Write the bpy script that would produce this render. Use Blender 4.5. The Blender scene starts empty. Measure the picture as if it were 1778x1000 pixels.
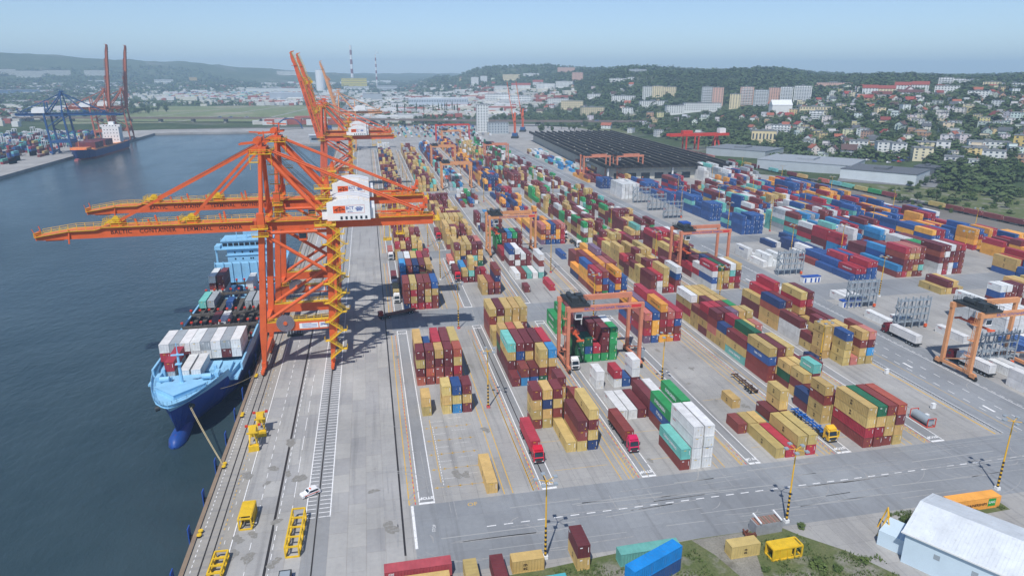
import bpy, bmesh, math, random
import numpy as np
from mathutils import Vector, Matrix
from mathutils.bvhtree import BVHTree
R = math.radians
rnd = random.Random(7)
scene = bpy.context.scene
COL = scene.collection

# ------------------------------------------------------------------ camera
CAM_H = 88.0
FPX, PITCH, YAW = 1180.0, math.atan(370 / 1180.0), math.atan(257 / math.hypot(1180.0, 370.0))
cd = bpy.data.cameras.new('camera'); cam = bpy.data.objects.new('camera', cd); COL.objects.link(cam)
cam.location = (0, 0, CAM_H); cam.rotation_euler = (math.pi / 2 - PITCH, 0, -YAW)
cd.sensor_width = 36.0; cd.lens = FPX * 36.0 / 1778.0; cd.clip_start = 1.0; cd.clip_end = 40000.0
scene.camera = cam
# ------------------------------------------------------------------ light
SUN_AZ, SUN_EL = 27.5, 56.0            # direction the shadows fall (from +Y towards +X), elevation
world = bpy.data.worlds.new('World'); scene.world = world; world.use_nodes = True
wn = world.node_tree; bg = wn.nodes['Background']
sky = wn.nodes.new('ShaderNodeTexSky'); sky.sky_type = 'NISHITA'; sky.sun_disc = False
sky.sun_elevation = R(SUN_EL); sky.sun_rotation = R(SUN_AZ + 180); sky.altitude = 90
sky.air_density = .75; sky.dust_density = .3; sky.ozone_density = 3.0
wn.links.new(sky.outputs[0], bg.inputs[0]); bg.inputs[1].default_value = 0.1
sl = bpy.data.lights.new('sun', 'SUN'); sl.energy = 3.35; sl.angle = R(0.55); sl.color = (1.0, 0.965, 0.91)
sun = bpy.data.objects.new('sun', sl); COL.objects.link(sun)
sdir = Vector((math.sin(R(SUN_AZ)) * math.cos(R(SUN_EL)), math.cos(R(SUN_AZ)) * math.cos(R(SUN_EL)), -math.sin(R(SUN_EL))))
sun.rotation_euler = sdir.to_track_quat('-Z', 'Y').to_euler(); sun.location = (-60, -120, 400)
vs = scene.view_settings; vs.view_transform = 'Standard'; vs.look = 'None'; vs.gamma = 1.0; vs.use_curve_mapping = False
vs.exposure = 0.42
scene.cycles.use_denoising = True
scene.cycles.max_bounces = 5; scene.cycles.diffuse_bounces = 2; scene.cycles.glossy_bounces = 2
scene.cycles.transmission_bounces = 2; scene.cycles.volume_bounces = 1; scene.cycles.transparent_max_bounces = 4

# ------------------------------------------------------------------ survey helper: photograph point -> place on a known level
_cp, _sp, _cy, _sy = math.cos(PITCH), math.sin(PITCH), math.cos(YAW), math.sin(YAW)
def _ray(px, py):
    a = (px - 889) / FPX; b = (py - 500) / FPX
    f = _cp - b * _sp
    return (a * _cy + f * _sy, -a * _sy + f * _cy, -_sp - b * _cp)
def at(px, py, z=0.0):
    d = _ray(px, py); t = (z - CAM_H) / d[2]
    return (d[0] * t, d[1] * t)
def polar(px, dist):
    """ground point in the direction of a picture column, dist metres away horizontally"""
    d = _ray(px, 130); n = math.hypot(d[0], d[1])
    return (d[0] / n * dist, d[1] / n * dist)
def proj(X, Y, Z):
    z = Z - CAM_H; fw = X * _sy + Y * _cy; rt = X * _cy - Y * _sy
    D = fw * _cp - z * _sp
    return (889 + FPX * rt / D, 500 - FPX * (fw * _sp + z * _cp) / D, D)

# ------------------------------------------------------------------ mesh builder
class MB:
    def __init__(s): s.v = []; s.f = []; s.c = []; s.m = []; s.col = None; s.mi = 0
    def add(s, vs, fs):
        n = len(s.v); s.v.extend(vs)
        for f in fs:
            s.f.append(tuple(n + i for i in f)); s.c.append(s.col); s.m.append(s.mi)
        return s
    def box(s, x0, x1, y0, y1, z0, z1):
        return s.add([(x0,y0,z0),(x1,y0,z0),(x1,y1,z0),(x0,y1,z0),(x0,y0,z1),(x1,y0,z1),(x1,y1,z1),(x0,y1,z1)],
              [(0,3,2,1),(4,5,6,7),(0,1,5,4),(1,2,6,5),(2,3,7,6),(3,0,4,7)])
    def cbox(s, c, d): return s.box(c[0]-d[0]/2, c[0]+d[0]/2, c[1]-d[1]/2, c[1]+d[1]/2, c[2]-d[2]/2, c[2]+d[2]/2)
    def frame_of(s, p, q, up=(0,0,1)):
        p = Vector(p); q = Vector(q); d = q - p
        if d.length < 1e-6: d = Vector((0,0,1e-3))
        d.normalize(); u = Vector(up)
        if abs(d.dot(u)) > .98: u = Vector((0,1,0))
        a = d.cross(u).normalized(); b = a.cross(d).normalized()
        return p, q, a, b
    def beam(s, p, q, w, h=None, w2=None, h2=None, up=(0,0,1)):
        h = h or w; w2 = w2 or w; h2 = h2 or h
        p, q, a, b = s.frame_of(p, q, up); vs = []
        for c, ww, hh in ((p, w, h), (q, w2, h2)):
            for sa, sb in ((-1,-1),(1,-1),(1,1),(-1,1)):
                vs.append(tuple(c + a*(sa*ww/2) + b*(sb*hh/2)))
        return s.add(vs, [(0,3,2,1),(4,5,6,7),(0,1,5,4),(1,2,6,5),(2,3,7,6),(3,0,4,7)])
    def tube(s, p, q, r, n=6, r2=None, caps=True):
        r2 = r if r2 is None else r2
        p, q, a, b = s.frame_of(p, q); vs = []
        for c, rr in ((p, r), (q, r2)):
            for k in range(n):
                t = 2*math.pi*k/n; vs.append(tuple(c + a*(rr*math.cos(t)) + b*(rr*math.sin(t))))
        fs = [(k, (k+1)%n, n+(k+1)%n, n+k) for k in range(n)]
        if caps: fs += [tuple(range(n-1,-1,-1)), tuple(range(n, 2*n))]
        return s.add(vs, fs)
    def prism(s, poly, z0, z1):
        n = len(poly)
        return s.add([(x,y,z0) for x,y in poly]+[(x,y,z1) for x,y in poly],
              [tuple(range(n-1,-1,-1)), tuple(range(n,2*n))]+[(k,(k+1)%n,n+(k+1)%n,n+k) for k in range(n)])
    def prismy(s, poly, y0, y1):      # polygon in x,z
        n = len(poly)
        return s.add([(x,y0,z) for x,z in poly]+[(x,y1,z) for x,z in poly],
              [tuple(range(n)), tuple(range(2*n-1,n-1,-1))]+[(k,n+k,n+(k+1)%n,(k+1)%n) for k in range(n)])
    def prismx(s, poly, x0, x1):      # polygon in y,z
        n = len(poly)
        return s.add([(x0,y,z) for y,z in poly]+[(x1,y,z) for y,z in poly],
              [tuple(range(n-1,-1,-1)), tuple(range(n,2*n))]+[(k,(k+1)%n,n+(k+1)%n,n+k) for k in range(n)])
    def quad(s, *p): return s.add(list(p), [tuple(range(len(p)))])
    def rail(s, pts, h=1.1, r=.05, step=2.0):
        """hand rail along a polyline of floor points"""
        for a, b in zip(pts[:-1], pts[1:]):
            a = Vector(a); b = Vector(b); L = (b-a).length; n = max(1, int(L/step))
            for hh in (h, h*.55): s.beam(a+Vector((0,0,hh)), b+Vector((0,0,hh)), r, r)
            for k in range(n+1):
                c = a + (b-a)*(k/n); s.beam(c, c+Vector((0,0,h)), r, r)
        return s
    def mesh(s, name, mats, smooth=False):
        me = bpy.data.meshes.new(name); me.from_pydata(s.v, [], s.f)
        for m in (mats if isinstance(mats, (list, tuple)) else [mats]): me.materials.append(m)
        if any(s.m): me.polygons.foreach_set('material_index', s.m)
        if any(c is not None for c in s.c):
            at_ = me.color_attributes.new('Col', 'FLOAT_COLOR', 'CORNER'); buf = []
            for f, c in zip(s.f, s.c):
                c = c or (1,1,1); buf.extend([c[0],c[1],c[2],1.0]*len(f))
            at_.data.foreach_set('color', buf)
        if smooth: me.polygons.foreach_set('use_smooth', [True]*len(me.polygons))
        me.update(); return me
    def build(s, name, mats, parent=None, smooth=False):
        return link(name, s.mesh(name, mats, smooth), parent)
def link(name, data, parent=None, loc=None, rz=None, color=None):
    o = bpy.data.objects.new(name, data); COL.objects.link(o)
    if parent is not None: o.parent = parent
    if loc is not None: o.location = loc
    if rz is not None: o.rotation_euler = (0, 0, rz)
    if color is not None: o.color = (color[0], color[1], color[2], 1)
    return o
def tag(o, label=None, cat=None, group=None, kind=None):
    if label: o['label'] = label
    if cat: o['category'] = cat
    if group: o['group'] = group
    if kind: o['kind'] = kind
    return o
def empty(name, loc=(0,0,0), rz=0.0, label=None, cat=None, group=None):
    o = link(name, None, None, loc, rz); o.empty_display_size = .1
    return tag(o, label, cat, group)
def copy_tree(o, parent=None, loc=None, rz=None, label=None, color=None):
    c = o.copy(); COL.objects.link(c)
    if parent is not None: c.parent = parent
    if loc is not None: c.location = loc
    if rz is not None: c.rotation_euler = (0, 0, rz)
    if label: c['label'] = label
    if color: c.color = (*color, 1)
    for ch in o.children:
        if ch.name in KIDS_SKIP: continue
        d = copy_tree(ch, c)
    return c
KIDS_SKIP = set()
ORD = ['first','second','third','fourth','fifth','sixth','seventh','eighth','ninth','tenth','eleventh','twelfth','thirteenth','fourteenth','fifteenth','sixteenth','seventeenth','eighteenth','nineteenth','twentieth']
def ordn(k):
    if k < 20: return ORD[k]
    tens = {2:'twenty',3:'thirty',4:'forty',5:'fifty',6:'sixty',7:'seventy',8:'eighty',9:'ninety'}
    n = k + 1
    if n > 99: return 'hundred-and-' + ordn(n - 101) if n > 100 else 'hundredth'
    return (tens[n//10] + ('-' + ORD[n%10-1] if n % 10 else 'ieth')).replace('yieth','ieth')

# ------------------------------------------------------------------ materials
def srgb(r, g, b):
    f = lambda c: ((c/255+.055)/1.055)**2.4 if c > 10 else c/255/12.92
    return (f(r), f(g), f(b))
def nodes(m):
    m.use_nodes = True; nt = m.node_tree
    return nt, nt.nodes['Principled BSDF']
def NN(nt, t, **kw):
    n = nt.nodes.new(t)
    for k, v in kw.items(): setattr(n, k, v)
    return n
def noise(nt, coord, scale, detail=4, rough=.6):
    n = NN(nt, 'ShaderNodeTexNoise'); n.inputs['Scale'].default_value = scale
    n.inputs['Detail'].default_value = detail; n.inputs['Roughness'].default_value = rough
    nt.links.new(coord, n.inputs['Vector']); return n.outputs['Fac']
def ramp(nt, fac, a, b, ca=(0,0,0,1), cb=(1,1,1,1)):
    r = NN(nt, 'ShaderNodeValToRGB'); r.color_ramp.elements[0].position = a; r.color_ramp.elements[1].position = b
    r.color_ramp.elements[0].color = ca; r.color_ramp.elements[1].color = cb
    nt.links.new(fac, r.inputs[0]); return r.outputs[0]
def mix(nt, fac, a, b, mode='MIX'):
    m = NN(nt, 'ShaderNodeMix', data_type='RGBA', blend_type=mode)
    for s, v in ((m.inputs[0], fac), (m.inputs[6], a), (m.inputs[7], b)):
        if isinstance(v, (int, float)): s.default_value = v
        elif isinstance(v, tuple): s.default_value = (*v[:3], 1)
        else: nt.links.new(v, s)
    return m.outputs[2]
def wpos(nt, stretch=None):
    g = NN(nt, 'ShaderNodeNewGeometry').outputs['Position']
    if stretch:
        mp = NN(nt, 'ShaderNodeMapping'); mp.inputs['Scale'].default_value = stretch
        nt.links.new(g, mp.inputs['Vector']); return mp.outputs[0]
    return g
def paint(name, col, rough=.5, metal=0.0, var=.18, scale=.35, dirt=None, dirt_amt=.35, src=None, stretch=None, spec=.35):
    """painted surface with uneven fading and patches of grime / rust"""
    m = bpy.data.materials.new(name); nt, b = nodes(m)
    base = col
    if src == 'object': base = NN(nt, 'ShaderNodeObjectInfo').outputs['Color']
    elif src == 'vertex':
        v = NN(nt, 'ShaderNodeVertexColor'); v.layer_name = 'Col'; base = v.outputs[0]
    p = wpos(nt, stretch)
    n1 = noise(nt, p, scale, 5, .65)
    c = mix(nt, ramp(nt, n1, .3, .72), mix(nt, 1.0, base, (1-var,)*3, 'MULTIPLY'), mix(nt, 1.0, base, (1+var*.6,)*3, 'MULTIPLY'))
    if dirt:
        n2 = noise(nt, p, scale*4.3, 6, .7)
        k = ramp(nt, n2, .56, .74)
        mm = NN(nt, 'ShaderNodeMath', operation='MULTIPLY'); nt.links.new(k, mm.inputs[0]); mm.inputs[1].default_value = dirt_amt
        c = mix(nt, mm.outputs[0], c, dirt)
    nt.links.new(c, b.inputs['Base Color']); b.inputs['Roughness'].default_value = rough; b.inputs['Metallic'].default_value = metal
    b.inputs['Specular IOR Level'].default_value = spec
    return m
M = {}
M['orange'] = paint('orange_paint', srgb(216,98,52), .45, dirt=srgb(120,70,50), dirt_amt=.3, var=.16, scale=.25)
M['orange2'] = paint('faded_orange_paint', srgb(214,98,62), .5, dirt=srgb(120,80,66), dirt_amt=.3)
M['salmon'] = paint('salmon_paint', srgb(206,132,104), .55, dirt=srgb(130,80,66), dirt_amt=.35)
M['brownsalmon'] = paint('brown_salmon_paint', srgb(176,102,78), .55, dirt=srgb(110,72,60), dirt_amt=.35)
M['apricot'] = paint('apricot_paint', srgb(214,152,106), .55, dirt=srgb(150,96,72), dirt_amt=.35)
M['redsteel'] = paint('red_paint', srgb(205,62,44), .5, dirt=srgb(110,50,40), dirt_amt=.3)
M['yellow'] = paint('yellow_paint', srgb(222,182,42), .5, dirt=srgb(140,108,40), dirt_amt=.35, scale=.8)
M['bluesteel'] = paint('blue_steel_paint', srgb(40,82,132), .5, dirt=srgb(40,50,66), dirt_amt=.3)
M['white'] = paint('white_paint', (.78,.79,.79), .45, var=.07, dirt=srgb(170,165,155), dirt_amt=.25)
M['galv'] = paint('galvanised_steel', srgb(150,160,168), .5, var=.12)
M['black'] = paint('black_rubber', (.02,.02,.022), .8, var=.2)
M['dark'] = paint('dark_machinery', srgb(52,58,62), .55, var=.3, scale=1.2, dirt=srgb(90,80,70), dirt_amt=.4)
M['glass'] = paint('window_glass', srgb(38,52,64), .12, var=.25, scale=.4, spec=.6)
M['textblack'] = paint('black_print', srgb(40,30,32), .6, var=.1)
M['textwhite'] = paint('white_print', (.78,.78,.78), .6, var=.06)
M['textred'] = paint('red_print', srgb(206,58,62), .6, var=.06)
M['textblue'] = paint('blue_print', srgb(40,80,160), .6, var=.06)
M['textgreen'] = paint('green_print', srgb(40,150,60), .6, var=.06)
M['logoorange'] = paint('orange_print', srgb(226,96,48), .6, var=.06)
M['stripeb'] = paint('black_stripe_paint', srgb(38,36,34), .6, var=.1)
M['lampy'] = paint('lamp_yellow_paint', srgb(228,178,48), .5, var=.12)
M['objpaint'] = paint('object_colour_paint', None, .42, src='object', var=.12, scale=.5, spec=.45)
M['vpaint'] = paint('mixed_colour_paint', None, .6, src='vertex', var=.12, scale=.2)
# containers: faded, scratched, rust freckles and streaks running down
def container_mat(name, src):
    m = bpy.data.materials.new(name); nt, b = nodes(m)
    if src == 'object': base = NN(nt, 'ShaderNodeObjectInfo').outputs['Color']
    else:
        v = NN(nt, 'ShaderNodeVertexColor'); v.layer_name = 'Col'; base = v.outputs[0]
    p = wpos(nt); ps = wpos(nt, (1.6, 1.6, .18))
    c = mix(nt, ramp(nt, noise(nt, p, .45, 4), .3, .7), mix(nt, 1.0, base, (.84,.84,.84), 'MULTIPLY'), mix(nt, 1.0, base, (1.1,1.1,1.1), 'MULTIPLY'))
    st = ramp(nt, noise(nt, ps, 1.1, 5, .7), .55, .78)
    mm = NN(nt, 'ShaderNodeMath', operation='MULTIPLY'); nt.links.new(st, mm.inputs[0]); mm.inputs[1].default_value = .34
    c = mix(nt, mm.outputs[0], c, srgb(110,88,72))
    ru = ramp(nt, noise(nt, p, 2.3, 6, .75), .66, .74)
    mm2 = NN(nt, 'ShaderNodeMath', operation='MULTIPLY'); nt.links.new(ru, mm2.inputs[0]); mm2.inputs[1].default_value = .55
    c = mix(nt, mm2.outputs[0], c, srgb(96,58,42))
    nt.links.new(c, b.inputs['Base Color']); b.inputs['Roughness'].default_value = .52; b.inputs['Specular IOR Level'].default_value = .3
    return m
M['cont'] = container_mat('container_paint', 'object'); M['contv'] = container_mat('container_paint_mass', 'vertex')
# ================================================================== SETTING: ground, quay, water
def concrete(name, col, joint=None, jw=.012, stain=.5, per_object=False, tracks=True):
    m = bpy.data.materials.new(name); nt, b = nodes(m); p = wpos(nt)
    c = mix(nt, ramp(nt, noise(nt, p, .035, 5, .6), .32, .68), tuple(v*.78 for v in col), tuple(v*1.1 for v in col))
    c = mix(nt, ramp(nt, noise(nt, p, .9, 6, .7), .35, .75), c, mix(nt, 1.0, c, (.86,.86,.88), 'MULTIPLY'))
    # dark oil patches
    k = ramp(nt, noise(nt, p, .11, 7, .72), .64, .72)
    mm = NN(nt, 'ShaderNodeMath', operation='MULTIPLY'); nt.links.new(k, mm.inputs[0]); mm.inputs[1].default_value = stain*.55
    c = mix(nt, mm.outputs[0], c, (.07,.068,.065))
    if tracks:   # tyre smears along the direction of travel
        k = ramp(nt, noise(nt, wpos(nt, (.55,.022,1)), 1.0, 4, .6), .52, .7)
        mm = NN(nt, 'ShaderNodeMath', operation='MULTIPLY'); nt.links.new(k, mm.inputs[0]); mm.inputs[1].default_value = .34
        c = mix(nt, mm.outputs[0], c, (.12,.12,.125))
    if joint:
        br = NN(nt, 'ShaderNodeTexBrick'); br.offset = 0.0
        br.inputs['Scale'].default_value = 1.0; br.inputs['Mortar Size'].default_value = jw*2; br.inputs['Brick Width'].default_value = joint[0]; br.inputs['Row Height'].default_value = joint[1]
        br.inputs['Color1'].default_value = (1,1,1,1); br.inputs['Color2'].default_value = (.9,.9,.91,1); br.inputs['Mortar'].default_value = (.55,.55,.55,1)
        nt.links.new(p, br.inputs['Vector']); c = mix(nt, 1.0, c, br.outputs['Color'], 'MULTIPLY')
    if per_object:
        oi = NN(nt, 'ShaderNodeObjectInfo'); r_ = ramp(nt, oi.outputs['Random'], 0, 1, (.88,.88,.9,1), (1.07,1.06,1.04,1))
        c = mix(nt, 1.0, c, r_, 'MULTIPLY')
    nt.links.new(c, b.inputs['Base Color']); b.inputs['Roughness'].default_value = .85; b.inputs['Specular IOR Level'].default_value = .2
    return m
M['conc'] = concrete('yard_concrete', (.39,.382,.366), joint=(3.8, 6.45))
M['slab'] = concrete('slab_concrete', (.40,.396,.385), per_object=True)
M['slabold'] = concrete('old_quay_concrete', (.36,.345,.32), per_object=True)
M['asph'] = concrete('asphalt_blue_grey', (.285,.30,.315), stain=.35, joint=(9.5, 11.0), jw=.006)
M['asph2'] = concrete('asphalt_lane', (.29,.295,.30), stain=.3)
M['roadfar'] = concrete('far_road_asphalt', (.2,.205,.21), stain=.2, tracks=False)
def mark(name, col, worn=.55):
    m = bpy.data.materials.new(name); nt, b = nodes(m); p = wpos(nt)
    c = mix(nt, ramp(nt, noise(nt, p, 1.7, 6, .75), worn-.1, worn+.12), col, (.33,.33,.325))
    nt.links.new(c, b.inputs['Base Color']); b.inputs['Roughness'].default_value = .7; return m
M['mw'] = mark('white_road_paint', (.78,.78,.78), .6); M['my'] = mark('yellow_road_paint', srgb(214,168,40), .6)
M['mr'] = mark('red_road_paint', srgb(205,70,60), .55)
M['rail'] = paint('rail_slot_steel', srgb(60,58,58), .5, metal=.3)
def struct(name, mb, mat, parent=None):
    o = mb.build(name, mat, parent)
    if parent is None: o['kind'] = 'structure'
    return o
def sheet(name, x0, x1, y0, y1, z, mat):
    return struct(name, MB().quad((x0,y0,z),(x1,y0,z),(x1,y1,z),(x0,y1,z)), mat)
# water of the harbour basin: dark, small wind ripples
m = bpy.data.materials.new('harbour_water'); nt, b = nodes(m)
b.inputs['Base Color'].default_value = (.028,.052,.064,1); b.inputs['Roughness'].default_value = .16; b.inputs['IOR'].default_value = 1.33
p = wpos(nt, (1.0,.62,1)); n1 = noise(nt, p, .32, 6, .62); n2 = noise(nt, wpos(nt), .03, 3)
mm = NN(nt, 'ShaderNodeMath', operation='MULTIPLY_ADD'); nt.links.new(n2, mm.inputs[0]); mm.inputs[1].default_value = 1.2; nt.links.new(n1, mm.inputs[2])
bp = NN(nt, 'ShaderNodeBump'); bp.inputs['Strength'].default_value = .4; bp.inputs['Distance'].default_value = .9
nt.links.new(mm.outputs[0], bp.inputs['Height']); nt.links.new(bp.outputs[0], b.inputs['Normal'])
nt.links.new(ramp(nt, n2, .3, .7, (.022,.044,.054,1), (.036,.062,.074,1)), b.inputs['Base Color'])
nt.links.new(ramp(nt, noise(nt, wpos(nt, (1,.35,1)), .012, 4, .6), .35, .65, (.09,.09,.09,1), (.26,.26,.26,1)), b.inputs['Roughness'])
M['water'] = m
sheet('water', -1500, -38.0, -500, 1260, -2.8, M['water'])
# pavement of the container yard and the quay behind the basin
QX, QEND = -38.4, 948.0
sheet('yard_pavement', 2.35, 430, -60, 1335, 0.0, M['conc'])
qb = MB(); qb.box(QX, 2.35, -60, QEND, -9, -.03)
quay = struct('quay_apron', qb, M['slabold'])
# concrete slabs of the apron, one by one near the camera
def slab_mesh(w, l, mat, key=[0]):
    mb = MB(); g_ = .045; mb.box(g_, w-g_, g_, l-g_, -.04, .0); return mb.mesh('concrete_slab', mat)
cols_a = [(-12.55,3.72),(-8.83,3.7),(-5.13,3.7),(-1.43,3.55)]
cols_b = [(-30.9,3.6),(-27.3,3.5),(-23.5,3.1),(-20.4,3.0)]
nslab = 0
for cols, step, mat in ((cols_a, 7.15, M['slab']), (cols_b, 6.2, M['slab'])):
    for (x, w) in cols:
        me = slab_mesh(w, step, mat); y = 99.0 + (2.2 if x in (-8.83,-1.43) else 0)
        while y < 340 and nslab < 298:
            link('concrete_slab', me, quay, (x, y, 0)); nslab += 1; y += step
rest = MB()
for cols, step in ((cols_a, 7.15), (cols_b, 6.2)):
    for (x, w) in cols:
        y = 99.0 + (2.2 if x in (-8.83,-1.43) else 0); y += step*math.ceil((340-y)/step)
        rest.box(x, x+w, y, QEND, -.04, -.004)
        rest.box(x, x+w, -60, 98.9, -.04, -.004)
tag(rest.build('far_apron_slabs', M['slab'], quay), kind='stuff')
# waterside strip: crane rail bed with sleepers-like concrete beams, rail, cable trench, coping
M['bed'] = concrete('rail_bed_concrete', (.37,.35,.315), tracks=False)
strip = MB(); strip.box(QX+.02, -31.0, -60, QEND, -.04, -.012); struct('waterside_crane_track', strip, M['bed'])
sb = MB(); y = 100.0
me = MB().box(-37.6, -33.0, 0, .75, -.02, .012).mesh('track_beam', M['slabold'])
wst = bpy.data.objects['waterside_crane_track']; k = 0
while y < 520 and k < 298:
    link('track_beam', me, wst, (0, y, 0)); y += 1.5 if y < 400 else 1.5; k += 1
struct('crane_rail', MB().box(-35.75, -35.5, -60, QEND, -.02, .06).box(-15.35, -15.1, -60, QEND, -.02, .06), M['rail'])
struct('cable_trench', MB().box(-34.2, -33.95, -60, QEND, -.02, .03), M['rail'])
struct('slot_drain', MB().box(-24.0, -23.5, -60, QEND, -.02, .01).box(2.0, 2.4, 111, QEND, -.02, .012).box(34.6, 34.85, 128, 231, -.01, .01), M['rail'])
lb = MB(); lb.box(-17.4, -12.55, -60, QEND, -.035, -.008); struct('landside_crane_track', lb, M['asph2'])
struct('quay_wall', MB().box(QX-.5, QX-.02, -60, QEND, -9, .22), M['slabold'])
M['timber'] = paint('coping_timber', srgb(140,122,104), .8, var=.2)
struct('quay_coping', MB().box(QX-.62, QX+.22, -60, QEND, .225, .32), M['timber'])
# ---- roads and lanes (sheets)
Z1, Z2 = .004, .009
sheet('transverse_road', 4.3, 330, 104.3, 126.5, Z1, M['asph'])
for i, (a, b_) in enumerate(((232.6, 252.8), (331.0, 346.2), (513.0, 528.0))): sheet('cross_road', 27 if i else 4.5, 340 if i != 1 else 229, a, b_, Z1, M['asph'])
sheet('truck_road', 154.6, 179.6, 126.6, 232.4, Z1, M['asph']); sheet('truck_road', 154.6, 179.6, 253, 330.8, Z1, M['asph']); sheet('truck_road', 154.6, 179.6, 346.4, 512.8, Z1, M['asph']); sheet('truck_road', 154.6, 179.6, 528.2, 900, Z1, M['asph'])
LANES = [(6.1,9.3),(33.4,36.5),(57.0,60.2),(84.0,86.7),(107.6,111.1),(134.4,137.8)]
SECT = [(126.7,232.2),(253.2,330.6),(346.6,512.6),(528.4,860)]
for (a, b_) in LANES:
    for (y0, y1) in SECT: sheet('truck_lane', a, b_, y0, y1, Z1, M['asph2'])
# ---- painted markings
wm = MB(); ym = MB(); rm = MB()
def ln(mb, x0, x1, y0, y1, z=Z2): mb.quad((x0,y0,z),(x1,y0,z),(x1,y1,z),(x0,y1,z))
def dash(mb, x0, x1, y0, y1, on, off, ph=0):
    y = y0 + ph
    while y < y1: ln(mb, x0, x1, y, min(y+on, y1)); y += on + off
for (a, b_) in LANES:
    for i, (y0, y1) in enumerate(SECT):
        ln(wm, a-.12, a+.12, y0+.9, y1); ln(wm, b_-.12, b_+.12, y0+.9, y1); ln(wm, a-.12, b_+.12, y0, y0+.7)
        ln(wm, a-.12, b_+.12, y1+.02, y1+.4)
        # yellow runway lines for the yard cranes and the red-yellow dashes
        for dx in (-2.2,): ln(ym, a+dx-.12, a+dx+.1, y0+.2, y1-4)
        dash(rm, a-1.0, a-.76, y0+.2, y1-4, 1.0, 1.0); dash(ym, a-1.0, a-.76, y0+.2, y1-4, 1.0, 1.0, 1.0)
        ln(ym, b_+15.3, b_+15.5, y0+.2, y1-4); ln(ym, b_+17.2, b_+17.4, y0+.2, y1-4)
        ln(ym, b_+21.9, b_+22.05, y0+.2, y1-4)
        y = y0 + .4
        while y < y0 + 9:                        # hatching at the lane mouth
            wmv = .13; ym.quad((a-2.1,y,Z2),(a-1.15,y+1.1,Z2),(a-1.15,y+1.25,Z2),(a-2.1,y+.15,Z2)); y += 1.15
# quay lines
ln(wm, -31.25, -31.05, 60, QEND); dash(wm, -27.45, -27.3, 60, 600, 2.2, 2.0); ln(wm, -37.3, -37.15, 60, QEND); dash(wm, -23.1, -22.95, 60, 500, 1.7, 1.2)
dash(wm, -20.6, -20.45, 125, 200, 7, 3)
for x in (-17.55, -12.55): ln(wm, x-.12, x+.12, 126.5, 900)
y = 126.6
while y < 640:
    ln(wm, -17.4, -15.6, y, y+.22); ln(wm, -14.9, -12.7, y, y+.22); y += 1.52
dash(wm, -32.6, -32.5, 60, 500, 1.2, 3.2); dash(ym, -33.4, -33.25, 60, 600, 4, 1.5)
ln(wm, 4.2, 4.75, 112.5, 126.6)
# dashed centre line of the transverse road, truck road lines
x = 19.0
while x < 330: ln(wm, x, x+1.9, 116.45, 116.7); x += 3.55
for (y0, y1) in ((127,232),(253,330),(347,512),(529,900)):
    ln(wm, 155.0, 155.2, y0, y1); ln(wm, 155.7, 155.85, y0, y1)
    y = y0
    while y < y1: wm.quad((154.6,y,Z2),(155.0,y+.9,Z2),(155.0,y+1.05,Z2),(154.6,y+.15,Z2)); y += 1.0
    for x in (161.5, 166.5): dash(wm, x, x+.2, y0, y1, 2.4, 3.0)
    ln(wm, 173.0, 173.2, y0, y1); dash(wm, 173.7, 173.85, y0, y1, 1.6, 1.2); ln(ym, 153.3, 153.5, y0, y1)
    dash(wm, 163.2, 163.9, y0+10, y1, 4.0, 26)
# slot marks of the empty near bay
for yb in (132.2, 139.6, 146.2, 152.8, 159.4):
    for x in (10.4, 12.9, 15.6, 18.3, 20.9):
        ln(ym, x-.5, x+.5, yb-.1, yb+.1); ln(ym, x-.1, x+.1, yb-.45, yb+.45)
    ln(ym, 11, 22, yb-.04, yb+.04); ln(wm, 11.6, 15.0, yb+3.2, yb+3.28); ln(wm, 16.6, 20.2, yb+4.4, yb+4.47)
ln(ym, 11.4, 11.55, 134, 164); dash(wm, 11.9, 12.05, 133, 160, .7, .5)
for a0 in (34.8, 58.5, 85.3, 109.3):            # faint bay lines across the empty slots
    for yb in (133.5, 146.5, 159.5): ln(ym, a0+3, a0+16, yb, yb+.1)
struct('white_road_marking', wm, M['mw']); struct('yellow_road_marking', ym, M['my']); struct('red_road_marking', rm, M['mr'])
_txt = {}
def text_mesh(s, size, mat, align='CENTER', bold=0.0, spacing=1.0):
    key = (s, size, mat.name, bold, spacing, align)
    if key in _txt: return _txt[key]
    cu = bpy.data.curves.new('text', 'FONT'); cu.body = s; cu.size = size; cu.align_x = align; cu.align_y = 'CENTER'; cu.resolution_u = 2; cu.offset = bold; cu.space_character = spacing
    cu.space_line = .78
    o = bpy.data.objects.new('text', cu); me = bpy.data.meshes.new_from_object(o); bpy.data.objects.remove(o)
    me.materials.clear(); me.materials.append(mat); _txt[key] = me; return me
stop = text_mesh('STOP', 1.25, M['mw'], bold=.06)
for (a, b_) in LANES:
    o = link('painted_stop_marking', stop, None, ((a+b_)/2, 128.9, Z2+.002), math.pi); o['kind'] = 'structure'
    o = link('painted_stop_marking', stop, None, ((a+b_)/2, 229.5, Z2+.002), 0); o['kind'] = 'structure'
o = link('painted_letter_marking', text_mesh('OF', 1.7, M['my']), None, (17.2, 124.6, Z2+.002), 0); o['kind'] = 'structure'
o = link('painted_letter_marking', text_mesh('STOP', .95, M['mw']), None, (8.4, 118.2, Z2+.002), R(80)); o['kind'] = 'structure'

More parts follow.
